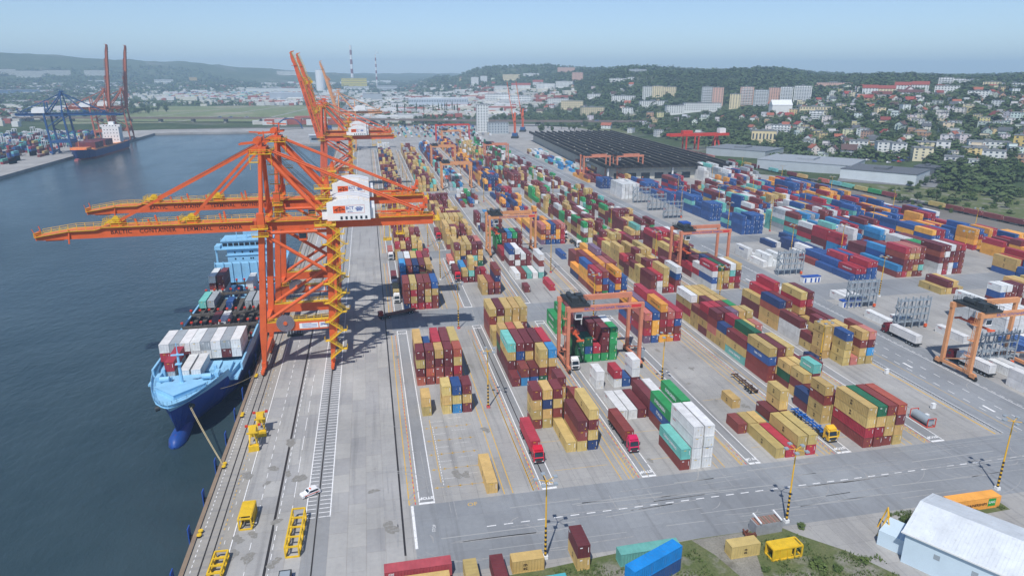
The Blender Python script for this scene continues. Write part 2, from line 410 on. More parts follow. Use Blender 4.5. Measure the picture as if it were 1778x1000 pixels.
# ---- tyre marks and oil stains on the paving
M['tyre'] = mark('tyre_rubber_mark', (.235,.235,.24), .48); M['oil'] = mark('oil_stain', (.215,.205,.185), .58); M['scuff'] = mark('pale_scuff', (.34,.345,.345), .5)
TR = random.Random(77)
def arc(mb, cx, cy, r_, a0, a1, w, z):
    n = 14; vs = []
    for k in range(n+1):
        a = a0+(a1-a0)*k/n; c_, s_ = math.cos(a), math.sin(a); ww = w*(.3+.7*math.sin(math.pi*k/n)); vs += [(cx+(r_-ww/2)*c_, cy+(r_-ww/2)*s_, z), (cx+(r_+ww/2)*c_, cy+(r_+ww/2)*s_, z)]
    mb.add(vs, [(2*k,2*k+1,2*k+3,2*k+2) for k in range(n)])
tm, sc_ = MB(), MB()
for (cx, cy) in [(20,122),(34,128),(58,128),(86,128),(110,128),(136,127),(-4,130),(-3,150),(8,112),(30,112),(70,112),(100,114),(130,114),(150,118),(20,243),(45,243),(75,243),(110,243),(150,243),(175,190),(175,150),(165,240),(200,240)]:
    for j in range(2):
        r_ = TR.uniform(6,18) if cy > 120 else TR.uniform(3,5); a = TR.uniform(0,6.28); arc(tm, cx+TR.uniform(-6,6), cy+(TR.uniform(-5,5)-r_*.3 if cy > 120 else TR.uniform(0,5)), r_, a, a+TR.uniform(.5,1.5), TR.uniform(.15,.4), .0125+.0002*j)
for k in range(170):
    x, y = TR.uniform(-29,150), TR.uniform(112,300)
    if x < 2: x = TR.choice((TR.uniform(-30,-18), TR.uniform(-12,1.5)))
    L = TR.uniform(5,22); w = TR.uniform(.12,.3); dx = TR.uniform(-.6,.6); tm.quad((x,y,.0145),(x+w,y,.0145),(x+w+dx,y+L,.0145),(x+dx,y+L,.0145))
for k in range(70):
    x, y = TR.uniform(5,170), TR.uniform(107,125); L = TR.uniform(8,30); w = TR.uniform(.12,.28); dy = TR.uniform(-.8,.8); (tm if k % 3 else sc_).quad((x,y,.0147),(x+L,y+dy,.0147),(x+L,y+dy+w,.0147),(x,y+w,.0147))
struct('tyre_marking', tm, M['tyre']); struct('scuff_marking', sc_, M['scuff'])
om = MB()
def blob(x, y, r_):
    n = 16; el = TR.uniform(.6,1.8); ph = TR.uniform(0,6.28); f_ = lambda k: 1+.28*math.sin(2*math.pi*k/n*2+ph)+.16*math.sin(2*math.pi*k/n*5+ph*2); om.add([(x+r_*f_(k)*math.cos(2*math.pi*k/n), y+r_*el*f_(k)*math.sin(2*math.pi*k/n), .0155+.0004*(len(om.f) % 7)) for k in range(n)], [tuple(range(n))])
for (px, py) in ((412,935),(425,905),(400,965),(432,968),(440,928),(520,830),(430,825),(475,813),(500,822),(465,838),(480,973),(430,910),(650,852),(677,915),(685,918),(505,768),(480,905),(690,555+65),(818,635),(842,745),(793,823),(808,825),(1295,705),(1150,760),(968,575),(1100,620),(1200,640)):
    x, y = at(px, py); blob(x, y, TR.uniform(.6,1.5)); blob(x+TR.uniform(-1,1), y+TR.uniform(-1.4,1.4), TR.uniform(.3,.8))
for k in range(60): blob(TR.uniform(38,150), TR.uniform(130,330), TR.uniform(.25,.8))
struct('oil_stain', om, M['oil'])
# ================================================================== CONTAINERS
CC = {'y':srgb(196,164,92),'m':srgb(112,42,48),'r':srgb(132,56,50),'o':srgb(172,82,60),'c':srgb(168,34,54),'w':(.66,.67,.67),'s':srgb(156,164,170),
      'b':srgb(36,82,146),'n':srgb(32,58,108),'l':srgb(44,138,196),'t':srgb(100,182,172),'g':srgb(26,148,80),'k':srgb(22,98,64),'v':srgb(116,90,116),'h':srgb(234,160,34),'p':srgb(184,104,92)}
CC = {k: tuple(v*.9 + .1*(c[0]*.3+c[1]*.55+c[2]*.15) + .012 for v in c) for k, c in CC.items()}
CN = {'y':'mustard','m':'maroon','r':'brown-red','o':'rust-orange','c':'crimson','w':'white','s':'grey','b':'blue','n':'navy','l':'light blue','t':'aqua','g':'green','k':'dark green','v':'mauve','h':'orange-yellow','p':'salmon'}
BX = {'A':9.9,'B':37.3,'C':61.0,'D':88.4,'E':112.3,'F':140.0,'G':181.5,'H':207.2,'I':231.2,'J':252.6,'K':283.5,'L':307.5,'M':328.5}
BN = {'A':'quayside block','B':'second block inland','C':'third block inland','D':'fourth block inland','E':'fifth block inland','F':'sixth block inland','G':'rack block past the road','H':'second block past the road','I':'third block past the road','J':'fourth block past the road','K':'fifth block past the road','L':'sixth block past the road','M':'last block before the tracks'}
SB = {1:127.5, 2:254.3, 3:347.8, 4:530.0}
RP, TH, CW, CH, CL = 2.75, 2.75, 2.44, 2.72, {1:6.06, 2:12.19}
SLOT = 6.45
BAYS = """
A1 0 2 ||||y
A1 6 1 yy||yyy|lyb|mym
A1 9 1 omym|rorm|ormy|rmmm|rcyo
A1 10 2 mrmy||mmmc|mmmm|rryy
A1 11 1 |rmb|||
A2 0 2 nrrr|cycy|cmmr|cyyr|rryb
A2 2 2 mrl|mcr|yyn|myy|mrp
A2 4 2 mrml|mrmr|mrmn|mrmm|mryy
A2 6 2 mmms|mmmw|mmmy|mmmc|mmmr
A2 12 1 yyc|ymy|ymm|ygyy|yyy
A2 11 1 |||||yc
A3 -0.4 2 ymym|yyrm|ymcy|yymr|yyym
B1 2 2 ||y|yrm|nymy
B1 4 1 ryym|yyny|yrym||ryr
B1 5 1 |yy||yyym|rr
B1 8 1 m|lr|bm|kryy|rryl
B1 9 2 mmyt|orbm|oyym|mmmm|mmmc
B1 11 1 mkmy|mmmo|mmmy|mmm|mmp
B1 12 1 |||mm|my
B1 13 1 yy|||m|y
B1 14 2 orry|mrym|mmyy|mryy|mmyy
B2 2 2 ||yy|mr|mrnr
B2 5 1 my|mtyy|mm|yc|
B2 6 2 ml|mm|m||
B2 9 1 yyym|ynyy|yymy|ytrm|kyym
B2 10 1 ypyy|yyy|yyyy|yyy|yyyp
B2 11 1 rpyy|ymy|yymy|yyym|yymp
C1 0 2 ||rt|wwww|wwww
C1 2 2 |||rbg|rmwg
C1 4 2 w|w|m|mm|mw
C1 7 1 ww||wc|b|mww
C1 10 1 kkk|gbk|gc|gmmm|gggg
C1 11 1 kgg|wwm|wwmm|mmmm|ggww
C1 12 1 |mmmm|mm|mmr|
C1 14 2 gg|mgg|mmm||
C2 2 1 m||||
C2 2 2 ||||c
C2 5 2 w|r|t|w|twrw
C2 7 2 wmwb|mwmw|rmw|mmm|
C2 10 2 mc|mm|||
C2 12 2 mggg|mmrr|mmml|mmmg|mmmm
D1 0 2 |y|c|yy|cy
D1 2 1 r|y|y|tm|rmyy
D1 4 1 ||y||
D1 11.7 2 vcrp|bhhb|hrcrh|hrcp|crbc
D1 13.7 2 cbmh|mmmv|mmmrc|mmmh|mmmc
D2 0 2 rhrc|gmbr|bb|bhch|rbb
D2 2 2 rhhb|mmmm|mmmh|rrrp|mmbr
D2 4 2 nh|rrrr|rrhh|mmmmv|mmmm
D2 6 2 |rrr|hhh|hhhh|mmm
D2 9.6 2 |b|||
D3 0 2 vhrp|brph|bpnb|bhhr|cccp
D3 2 2 hhr|bbm|rrm|hhb|bbb
D3 4 2 bh|hb|mm|hhh|
E1 0 2 |rcyy|rcyk|ryyr|yymo
E1 2 1 yyry|yym|||
E1 3 1 mn|mm|y||
E1 4 1 |ymy|yrmt|mr|m
E1 5 1 |rky|myy|mym|yym
E1 6 2 rrby|rymm|yyyy|ym|pm
E1 8 2 tym|yyyk|wwm|ww|ww
E1 10 1 yyn|ymyc|myy|yyy|yyp
E1 11 1 yprm|mymm|yymv|yyyy|yyyy
E1 12 1 mymc|yymc|yyrm|yyyg|yym
E1 13 1 yyr|yymm|myyy|yymy|yyy
E1 14 2 ycyw|myyy|myyy|yyyy|mm
E2 0 2 mrm|wwc|ryyy|c|rrbw
E2 2 1 yyy|yymm|yyc|mmy|yyym
E2 3 1 yym|ymyy|mmc|yym|yym
F1 7 1 |yyyb|p|yyry|ylmp
F1 8 1 yyyy|ymyy|yyyy|yyy|yyyr
F1 9 1 ym|yyym|yym|yy|yyr
F1 10 2 wwm|sw|b|yy|yym
F1 12 2 yyon|mrym|cp|ymycy|yrmcm
F1 14 2 mmy|mmcc|mmmcc|wwww|mm
F2 0 2 wbwc|yyyk|myym|yctw|mcmy
F2 2 1 wcw|mmmn|yyym|mmy|yyy
F2 3 2 mc|mmm|cmm|yyy|ymy
F2 5 2 rm|mmcc|ymm|yyy|ym
G1 8.2 2 |||||w
G1 11.2 2 w||||
G1 15 2 |w|w|w|
G1 11.2 1 ||w|w|
G1 1.7 2 ww||w|w|
G1 3.7 2 ||w|w|
G2 4.4 2 w|ww|w|ww|
G2 6.6 2 ww|w|||
H1 6 2 b|b|b|w|
H1 8 2 |wwww|wwww|wwww|wwww
H1 10 2 ||wwww|www|www
H2 0 2 b|bc|bc|bbc|bbc
H2 2 2 b|bb|bcc|bbb|bbc
H2 4 2 r|bb|bb|bb|b
H2 6 2 |w|nw|sn|ss
H2 8 2 ||nn|sb|s
I1 15.7 2 y|ym|ry|y|
I1 12 1 |cmbw|mmrw|wwrm|wwmm
I1 11 2 ||wwr|wmb|wmm|wmw
I2 0 2 rl|crmoc|yrryp|ryryp|rtrrr
I2 2 2 bl|nnbl|mmrm|mmrr|mmr
I2 4 2 |mmm|mmm|mwm|nnb
J1 13 2 yy|yyy|yyy|yy|yyy
J1 10 2 |yyy|yyy|yy|yy
J2 0 2 wwmom|crmwm|wwrmw|mbrmr|rrrmc
J2 2 2 mmmm|wmgg|mmgg|mmmm|wwmm
J2 4 2 ww|wwww|mmmw|mmmm|mmlm
J2 7 2 ||mmll|mmlw|mcmc
"""
conts = []       # dict: b, Y, L, row, t, col
def addbay(b, Y, L, rows):
    for r_, s in enumerate(rows):
        for t, c in enumerate(s.strip()):
            conts.append(dict(b=b, Y=Y, L=L, row=r_, t=t, c=c, X=BX[b]+RP*r_))
for line in BAYS.strip().splitlines():
    h_, s_, L_, rows = line.split(' ', 3)
    addbay(h_[0], SB[int(h_[1])] + SLOT*float(s_) + (.05 if L_ == '1' else .2), int(L_), rows.split('|'))
def fill(b, sec, s0, s1, pal, hts, p20=.5, skip=.12, nrows=5, run=.45):
    s = s0
    while s < s1 - .5:
        L = 1 if (rnd.random() < p20 or s1 - s < 2) else 2
        if rnd.random() > skip:
            rows = []; prev = rnd.choice(pal)
            hb = rnd.choice(hts)
            for r_ in range(nrows):
                n = max(0, min(max(hts), hb + rnd.choice((-2,-1,-1,0,0,0,0,1))))
                st = ''
                for t in range(n):
                    prev = prev if rnd.random() < run*.5 else rnd.choice(pal)
                    st += prev
                rows.append(st)
            addbay(b, SB[sec] + SLOT*s + .1, L, rows)
        s += L
# sections too far off to read box by box: heights and colours as the photograph shows them
fill('E', 2, 4, 12, 'myymyrmycy', (3,4,4,3), .6, .05); fill('F', 2, 7, 12, 'yymmrycw', (3,3,4), .6, .1)
fill('A', 3, 3, 11, 'mmyyrym', (1,2,2), .8, .2); fill('A', 3, 12, 25, 'mymyyrms', (2,3,3), .8, .12); fill('A', 4, 0, 26, 'mymyyrmn', (2,3,4,3), .8, .12); fill('A', 4, 28, 41, 'mmyyrn', (3,4), .7, .1); 
fill('A', 4, 41.4, 43, 'w', (5,), 0, 0); fill('A', 4, 46, 52, 'ybhg', (2,3), .8, .2)
fill('B', 3, 0, 11, 'yyymyyry', (3,4,4), .8, .05); fill('B', 3, 11, 18, 'mmyrym', (3,4), .3, .05); fill('B', 3, 18.5, 24, 'cmcyr', (2,2), .2, .05); fill('B', 4, 1, 26, 'yymymrymt', (4,4,3), .6, .06); fill('B', 4, 28, 46, 'yymyrms', (3,4,3), .7, .1)
fill('C', 3, 2, 25, 'mrwsmbrglw', (1,2,3), .3, .25); fill('C', 4, 1, 26, 'wmrbtwlms', (2,3,2), .5, .1); fill('C', 4, 28, 54, 'mrbmlbwhn', (3,4,3), .5, .06)
fill('D', 3, 6, 25, 'hhbrcnmb', (1,2,3), .2, .25); fill('D', 4, 0, 4, 'nmnhbcn', (4,4), .2, 0); fill('D', 4, 4, 28, 'hmnhcrhbm', (3,3,4), .3, .08); fill('D', 4, 30, 60, 'mrhbwmch', (3,4,3), .5, .06)
fill('E', 3, 0, 25, 'mmyyrmgyrw', (3,4,4,3), .6, .05); fill('E', 4, 0, 28, 'mmrygwymrt', (3,3,4), .6, .06); fill('E', 4, 30, 58, 'yyywmrgwy', (3,4,3), .6, .06)
fill('F', 3, 0, 25, 'myymrywgmt', (3,4,3), .6, .06); fill('F', 4, 0, 28, 'mrmwgymsw', (2,3,3), .6, .1); fill('F', 4, 30, 62, 'ggmwgkmw', (2,3,3), .6, .2)
fill('G', 3, 19.5, 24, 'w', (4,4), 0, 0); fill('G', 3, 27, 29, 'bn', (2,3), 0, 0); fill('G', 4, 0, 12, 'rmhmr', (1,2), .2, .3); fill('G', 4, 14, 40, 'wmylwbt', (1,1,2), .2, .2, 6)
fill('H', 3, 0, 14, 'bbbbtbb', (3,4,4), 0, .1); fill('H', 4, -8, 0, 'cbmb', (2,3), 0, .3); fill('H', 4, 4, 24, 'rmymwyr', (2,2), .2, .25)
fill('I', 3, -2.5, 3, 'twtsrwl', (4,5), .4, 0); fill('I', 3, 4, 18, 'wsrmytbrm', (3,4,5), .5, .05); fill('I', 4, -6, -2, 'cbnr', (3,4), 0, .1)
fill('J', 3, 0, 6, 'mrrcwymstb', (5,5,4), .7, 0); fill('J', 3, 7, 22, 'mrytbwrh', (4,5,4), .6, .05)
fill('K', 2, 6, 12, 'hbbhcb', (3,4), 0, .05); fill('K', 3, 2, 20, 'bbbcbmtl', (3,4), 0, .05); fill('K', 4, 2.5, 6, 'wwwwt', (4,5), 0, 0); fill('K', 3, 20, 29, 'wsbrcw', (3,4,5), .3, .1)
fill('L', 2, 5.6, 12, 'hbcchb', (3,4), 0, .05); fill('L', 3, 2, 22, 'hbcbmhb', (3,4,4), 0, .08); fill('L', 4, -4, 6, 'wwsrcmb', (4,5), .2, .1)
fill('L', 1, 16.2, 22, 'hcbmc', (4,4), 0, 0); fill('K', 1, 14, 20, 'cbhby', (3,4), 0, .1); fill('K', 1, 8, 13, 'mcymb', (2,3), .2, .2)
fill('I', 2, 6, 13.8, 'mtwsbrmcl', (4,5,4), .4, .05); fill('J', 2, 9, 14.2, 'mwclbrm', (4,5), .3, .05); fill('K', 2, 12, 14.4, 'bbchb', (4,), 0, 0); fill('L', 2, 12, 14.4, 'bhcb', (3,4), 0, 0); fill('L', 2, 1, 5.6, 'cbhmc', (3,4), 0, .05); fill('M', 2, 12, 14.2, 'bmc', (2,3), 0, 0, 4); fill('M', 2, 1, 12, 'bhcbmh', (2,3,3), 0, .1, 4); fill('M', 3, 0, 24, 'bbcmhbw', (2,3,3), 0, .08, 4); fill('H', 3, 15, 24, 'bcbrb', (2,3), 0, .1); fill('H', 2, 9.6, 12, 'wnbs', (1,2), 0, .1)
seen_ = {}
for c in conts:                       # one box per place
    k = (c['b'], c['row'], c['t'], round(c['Y']))
    c['dead'] = k in seen_; seen_[k] = 1
conts = [c for c in conts if not c['dead']]
# drop boxes that would overlap another of the same column along Y (first written wins)
byrow = {}
for c in conts: byrow.setdefault((c['b'], c['row'], c['t']), []).append(c)
for k, lst in byrow.items():
    keep = []
    for c in lst:
        if all(c['Y'] >= d['Y']+CL[d['L']]-.05 or c['Y']+CL[c['L']]-.05 <= d['Y'] for d in keep): keep.append(c)
        else: c['dead'] = True
conts = [c for c in conts if not c['dead']]
jit = random.Random(3)
for c in conts:
    if c['t'] == 0 or True: c['dx'] = jit.uniform(-.05,.05); c['dy'] = jit.uniform(-.1,.1)
    c['z'] = c['t']*TH; c['L_'] = CL[c['L']]; c['H'] = CH - (.0 if jit.random() < .6 else .0)
# ---- how much of each box the camera sees: rays against all the boxes
vv, ff = [], []
for c in conts:
    n = len(vv); x0, x1, y0, y1, z0, z1 = c['X'], c['X']+CW, c['Y'], c['Y']+c['L_'], c['z'], c['z']+CH
    vv += [(x0,y0,z0),(x1,y0,z0),(x1,y1,z0),(x0,y1,z0),(x0,y0,z1),(x1,y0,z1),(x1,y1,z1),(x0,y1,z1)]
    ff += [(n+4,n+5,n+6,n+7),(n,n+1,n+5,n+4),(n+1,n+2,n+6,n+5),(n+2,n+3,n+7,n+6),(n+3,n,n+4,n+7)]
tree = BVHTree.FromPolygons(vv, ff)
eye = Vector((0,0,CAM_H))
for i, c in enumerate(conts):
    if c['Y'] > 420: c['score'] = 0; continue
    x0, y0, z0 = c['X'], c['Y'], c['z']; L = c['L_']; hit = 0; pts = []
    for u in (.08,.35,.65,.92):
        pts += [(x0+CW*u, y0, z0+CH*.2), (x0+CW*u, y0, z0+CH*.8), (x0, y0+L*u, z0+CH*.2), (x0, y0+L*u, z0+CH*.8), (x0+CW*.2, y0+L*u, z0+CH), (x0+CW*.8, y0+L*u, z0+CH)]
    for p in pts:
        px, py, D = proj(*p)
        if not (0 <= px <= 1778 and 0 <= py <= 1000): continue
        d = (Vector(p)-eye).normalized(); r_ = tree.ray_cast(eye, d)
        if r_[2] is not None and r_[2]//5 == i: hit += 1
    D = proj(x0, y0, z0)[2]
    c['score'] = hit/24 * (CW*CH + .5*L*CH + .4*CW*L) / D**2
N_IND = 246
conts.sort(key=lambda c: -c['score'])
ind, mass = conts[:N_IND], conts[N_IND:]
# ---- container shapes
def corr(mb, a, b_, z0, z1, axis, off, depth=.05, pitch=.56):
    """corrugated wall between two uprights; axis 'y': wall in plane x=off, 'x': wall in plane y=off; sign of depth = inwards"""
    n = max(2, int(abs(b_-a)/pitch)); st = (b_-a)/n; pr = []
    for k in range(n): pr += [(a+st*k, 0), (a+st*(k+.38), 0), (a+st*(k+.5), depth), (a+st*(k+.88), depth)]
    pr.append((b_, 0)); vs = []
    for (u, d) in pr:
        for z in (z0, z1): vs.append((off+d, u, z) if axis == 'y' else (u, off+d, z))
    fs = [(2*k, 2*k+1, 2*k+3, 2*k+2) for k in range(len(pr)-1)]
    mb.add(vs, fs)
def cframe(mb, L):
    w, h = CW/2, CH; t = .16
    for sx in (-1,1):
        for y in (0, L): mb.cbox((sx*(w-t/2), (t/2 if y == 0 else L-t/2), h/2), (t, t, h))
        mb.cbox((sx*(w-.05), L/2, .09), (.1, L-.32, .18)); mb.cbox((sx*(w-.05), L/2, h-.06), (.1, L-.32, .12))
    for y in (.06, L-.06): mb.cbox((0, y, h-.06), (CW-.32, .12, .12)); mb.cbox((0, y, .08), (CW-.32, .12, .16))
    mb.cbox((0, L/2, .15), (CW-.25, L-.3, .08))
def cwalls(mb, L):
    corr(mb, .16, L-.16, .17, CH-.1, 'y', -CW/2+.02); corr(mb, .16, L-.16, .17, CH-.1, 'y', CW/2-.02, -.05)
def cend(mb, L): corr(mb, -CW/2+.16, CW/2-.16, .15, CH-.1, 'x', .03)
def croof(mb, L):
    n = int(L/.45); st = (L-.2)/n; vs = []
    for k in range(n+1):
        for x in (-CW/2+.09, CW/2-.09): vs.append((x, .1+st*k, CH-(.005 if k % 2 else .035)))
    mb.add(vs, [(2*k, 2*k+1, 2*k+3, 2*k+2) for k in range(n)])
def cdoor(mb, L, s):
    x0, x1 = (-CW/2+.17, -.02) if s < 0 else (.02, CW/2-.17)
    mb.box(x0, x1, L-.1, L-.04, .17, CH-.13)
    for x in (x0+.25, x1-.25): mb.tube((x, L-.02, .12), (x, L-.02, CH-.1), .03, 5)
def cmark(mb, L, kind):
    mb.mi = 1
    y = .022
    def q(x0, x1, z0, z1, mi): mb.mi = mi; mb.quad((x0,y,z0),(x1,y,z0),(x1,y,z1),(x0,y,z1))
    q(.82, .93, 1.1, 2.2, 1)
    if kind % 3 == 0: q(-.75, -.25, 2.1, 2.3, 1)
    if kind % 3 == 1: q(.55, .8, .35, .55, 2); q(-.2, -.05, 1.7, 1.85, 2)
    if kind % 3 == 2: q(-.5, .1, 2.2, 2.34, 2)
    mb.mi = 0
CM = [M['cont'], M['textwhite'], M['yellow']]
PART, WHOLE = {}, {}
for L in (1, 2):
    P = {}
    for nm, fn in (('frame', cframe), ('side_wall', cwalls), ('end_wall', cend), ('roof', croof)):
        mb = MB(); fn(mb, CL[L]); P[nm] = mb.mesh('container_' + nm, CM)
    for s in (-1, 1):
        mb = MB(); cdoor(mb, CL[L], s); P['door%d' % s] = mb.mesh('container_door', CM)
    P['end'] = []
    for k in range(3):
        mb = MB(); cend(mb, CL[L]); cmark(mb, CL[L], k); P['end'].append(mb.mesh('container_end_wall', CM))
    PART[L] = P; WHOLE[L] = []
    for k in range(3):
        mb = MB(); cframe(mb, CL[L]); cwalls(mb, CL[L]); cend(mb, CL[L]); croof(mb, CL[L]); cdoor(mb, CL[L], -1); cdoor(mb, CL[L], 1); cmark(mb, CL[L], k)
        WHOLE[L].append(mb.mesh('shipping_container', CM))
SIDE_L = Matrix(((0,0,-1,0),(-1,0,0,0),(0,1,0,0),(0,0,0,1)))     # print on the side facing the quay (-X)
FRONT = Matrix(((1,0,0,0),(0,0,-1,0),(0,1,0,0),(0,0,0,1)))        # print on the end facing -Y
SIDE_R = Matrix(((0,0,1,0),(1,0,0,0),(0,1,0,0),(0,0,0,1)))        # print on the side facing +X
LOGO = {'y':('m\nsc', .95, 'textblack', .03), 'g':('EVERGREEN', 1.25, 'textwhite', .05), 't':('CHINA SHIPPING', .95, 'textwhite', .04), 'w':('MAERSK', 1.2, 'textblue', .03),
        'c':('HAMBURG SÜD', .9, 'textwhite', .03), 'h':('CONTAINERSHIPS', .75, 'textblack', .02), 'b':('CMA CGM', .9, 'textwhite', .03), 'l':('ITALIA', 1.3, 'textwhite', .05), 'YM':('YANG MING', .9, 'textred', .03), 'CAI':('CAI', .6, 'textwhite', .04), 'cma':('hamburg', .4, 'textred', 0.02)}
def container(x, y, z, L, col, label, group, detail=True, rz=0.0, sx=1.0, logo=None, cat='container', tint=None, rside=False):
    rr = rnd.random(); base = CC.get(col, tint) if tint is None else tint
    f_ = .8 + .36*rnd.random(); hue = rnd.uniform(-.05,.05)
    if col in 'ws': hue *= .2; f_ = .9 + .2*rnd.random()
    colr = tuple(max(0, min(1, v*f_*(1 + hue*(1 if i == 0 else -1)))) for i, v in enumerate(base))
    k = int(rr*3) % 3
    if detail:
        o = link('shipping_container', PART[L]['frame'], None, (x, y, z), rz, colr); P = PART[L]
        for nm, me in (('side_wall', P['side_wall']), ('end_wall', P['end'][k]), ('roof', P['roof']), ('door', P['door-1']), ('door', P['door1'])):
            link(nm, me, o, color=colr)
    else:
        o = link('shipping_container', WHOLE[L][k], None, (x, y, z), rz, colr)
    if sx != 1.0: o.scale = (sx, 1, 1)
    tag(o, label, cat, group)
    lg = logo if logo is not None else (col if col in ('y','g','t','h') or (col in 'cbl' and rr < .3 and L == 2) else ('CAI' if col in 'mrc' and rr > .6 else ('cma' if col == 'w' else '')))
    if lg in LOGO:
        s_, sz, mt, bd = LOGO[lg]
        if lg == 'y' and L == 1: sz = .8
        if L == 1 and lg in 'gthcbw' and len(lg) == 1: sz *= .5
        me = text_mesh(s_, sz, M[mt], bold=bd)
        yy = CL[L]*(.5 if lg not in ('CAI','cma') else (.9 if lg == 'CAI' else .84)); zz = CH*(.52 if lg not in ('CAI','cma') else .78)
        q = link('logo', me, o)
        q.matrix_local = (Matrix.Translation((CW/2+.006, CL[L]*.5, zz)) @ SIDE_R) if rside else (Matrix.Translation((-CW/2-.006, yy, zz)) @ SIDE_L)
        if lg == 'h':
            lf = MB(); pts = [(.45*math.cos(t)*(1.3 if math.cos(t) > 0 else 1), .5*math.sin(t)) for t in [k_*math.pi/5 for k_ in range(10)]]
            lf.add([(a_, b2, 0) for a_, b2 in pts], [tuple(range(10))])
            q2 = link('leaf_emblem', lf.mesh('leaf_emblem', M['textgreen']), o)
            q2.matrix_local = Matrix.Translation((-CW/2-.006, CL[L]*.16, CH*.5)) @ SIDE_L
    return o
TIER = ['bottom tier','second tier','third tier','fourth tier','fifth tier','sixth tier']
colH = {}
for c in conts:
    k = (c['b'], c['row']); colH.setdefault(k, []).append(c)
bayY = {}
for c in conts: bayY.setdefault(c['b'], set()).add(round(c['Y'], 1))
bayI = {b: {y: i for i, y in enumerate(sorted(ys))} for b, ys in bayY.items()}
LENN = {1: 'short', 2: 'long'}
OVR = {('F','wbwc'): {0:'w',1:'b',2:'w'}, }
for i, c in enumerate(ind):
    lab = '%s %s container, %s, %s column, %s bay, %s' % (CN[c['c']], LENN[c['L']], TIER[c['t']], ORD[c['row']], ordn(bayI[c['b']][round(c['Y'],1)]), BN[c['b']])
    lg = None
    if c['b'] == 'F' and abs(c['Y']-254.5) < 1 and c['row'] == 0: lg = {0:'w',1:'b',2:'w',3:'c'}[c['t']]
    if c['b'] == 'J' and c['c'] == 'w': lg = 'YM'
    if c['b'] == 'G' and c['c'] == 'w': lg = 'w' if c['Y'] > 290 else ('y' if c['t'] == 1 else 'cma')
    if c['b'] == 'C' and c['c'] == 'b' and c['L'] == 2 and c['Y'] < 160: lg = 'l'
    container(c['X']+CW/2+c['dx'], c['Y']+c['dy'], c['z'], c['L'], c['c'], lab, 'containers stacked in the yard', detail=i < 110, logo=lg)
mb = MB(); lgv = {}
for L in (1, 2):
    me = text_mesh('m\nsc', 1.05 if L == 2 else .85, M['textblack'], bold=.03); lgv[L] = ([tuple(v.co) for v in me.vertices], [tuple(p.vertices) for p in me.polygons])
CMASS = [M['contv'], M['textwhite'], M['yellow'], M['textblack']]
tops = {(c['b'], c['row'], round(c['Y'],1)): max(q['t'] for q in conts if q['b'] == c['b'] and q['row'] == c['row'] and abs(q['Y']-c['Y']) < 1) for c in conts if c['Y'] < 430}
for c in mass:
    v = rnd.uniform(.78, 1.16); tn = rnd.uniform(-.05,.05)*(.2 if c['c'] in 'ws' else 1); mb.mi = 0; mb.col = tuple(max(0, min(1, q*v*(1+(tn if i == 0 else -tn)))) for i, q in enumerate(CC[c['c']]))
    x0, y0, z0 = c['X']+c['dx'], c['Y']+c['dy'], c['z']
    mb.box(x0+.02, x0+CW-.02, y0, y0+c['L_'], z0+.03, z0+CH)
    if c['Y'] < 620:
        k = rnd.random(); y = y0-.012; mb.mi = 1
        mb.quad((x0+2.0,y,z0+1.1),(x0+2.14,y,z0+1.1),(x0+2.14,y,z0+2.2),(x0+2.0,y,z0+2.2))
        if k < .35: mb.quad((x0+.4,y,z0+2.1),(x0+1.0,y,z0+2.1),(x0+1.0,y,z0+2.3),(x0+.4,y,z0+2.3))
        elif k < .7: mb.mi = 2; mb.quad((x0+1.7,y,z0+.35),(x0+1.95,y,z0+.35),(x0+1.95,y,z0+.6),(x0+1.7,y,z0+.6))
    if c['c'] == 'y' and c['Y'] < 430 and c['row'] == 0 or (c['c'] == 'y' and c['Y'] < 430 and tops.get((c['b'], c['row']-1, round(c['Y'],1)), -1) < c['t']):
        mb.mi = 3; mb.add([(x0+.01, y0+c['L_']*.5-p[0], z0+CH*.52+p[1]) for p in lgv[c['L']][0]], lgv[c['L']][1])
mb.mi = 0
print('containers', len(conts), len(mass))
tag(mb.build('stacked_containers', CMASS), 'stacks of steel containers filling the rest of the yard', 'containers', None, 'stuff')
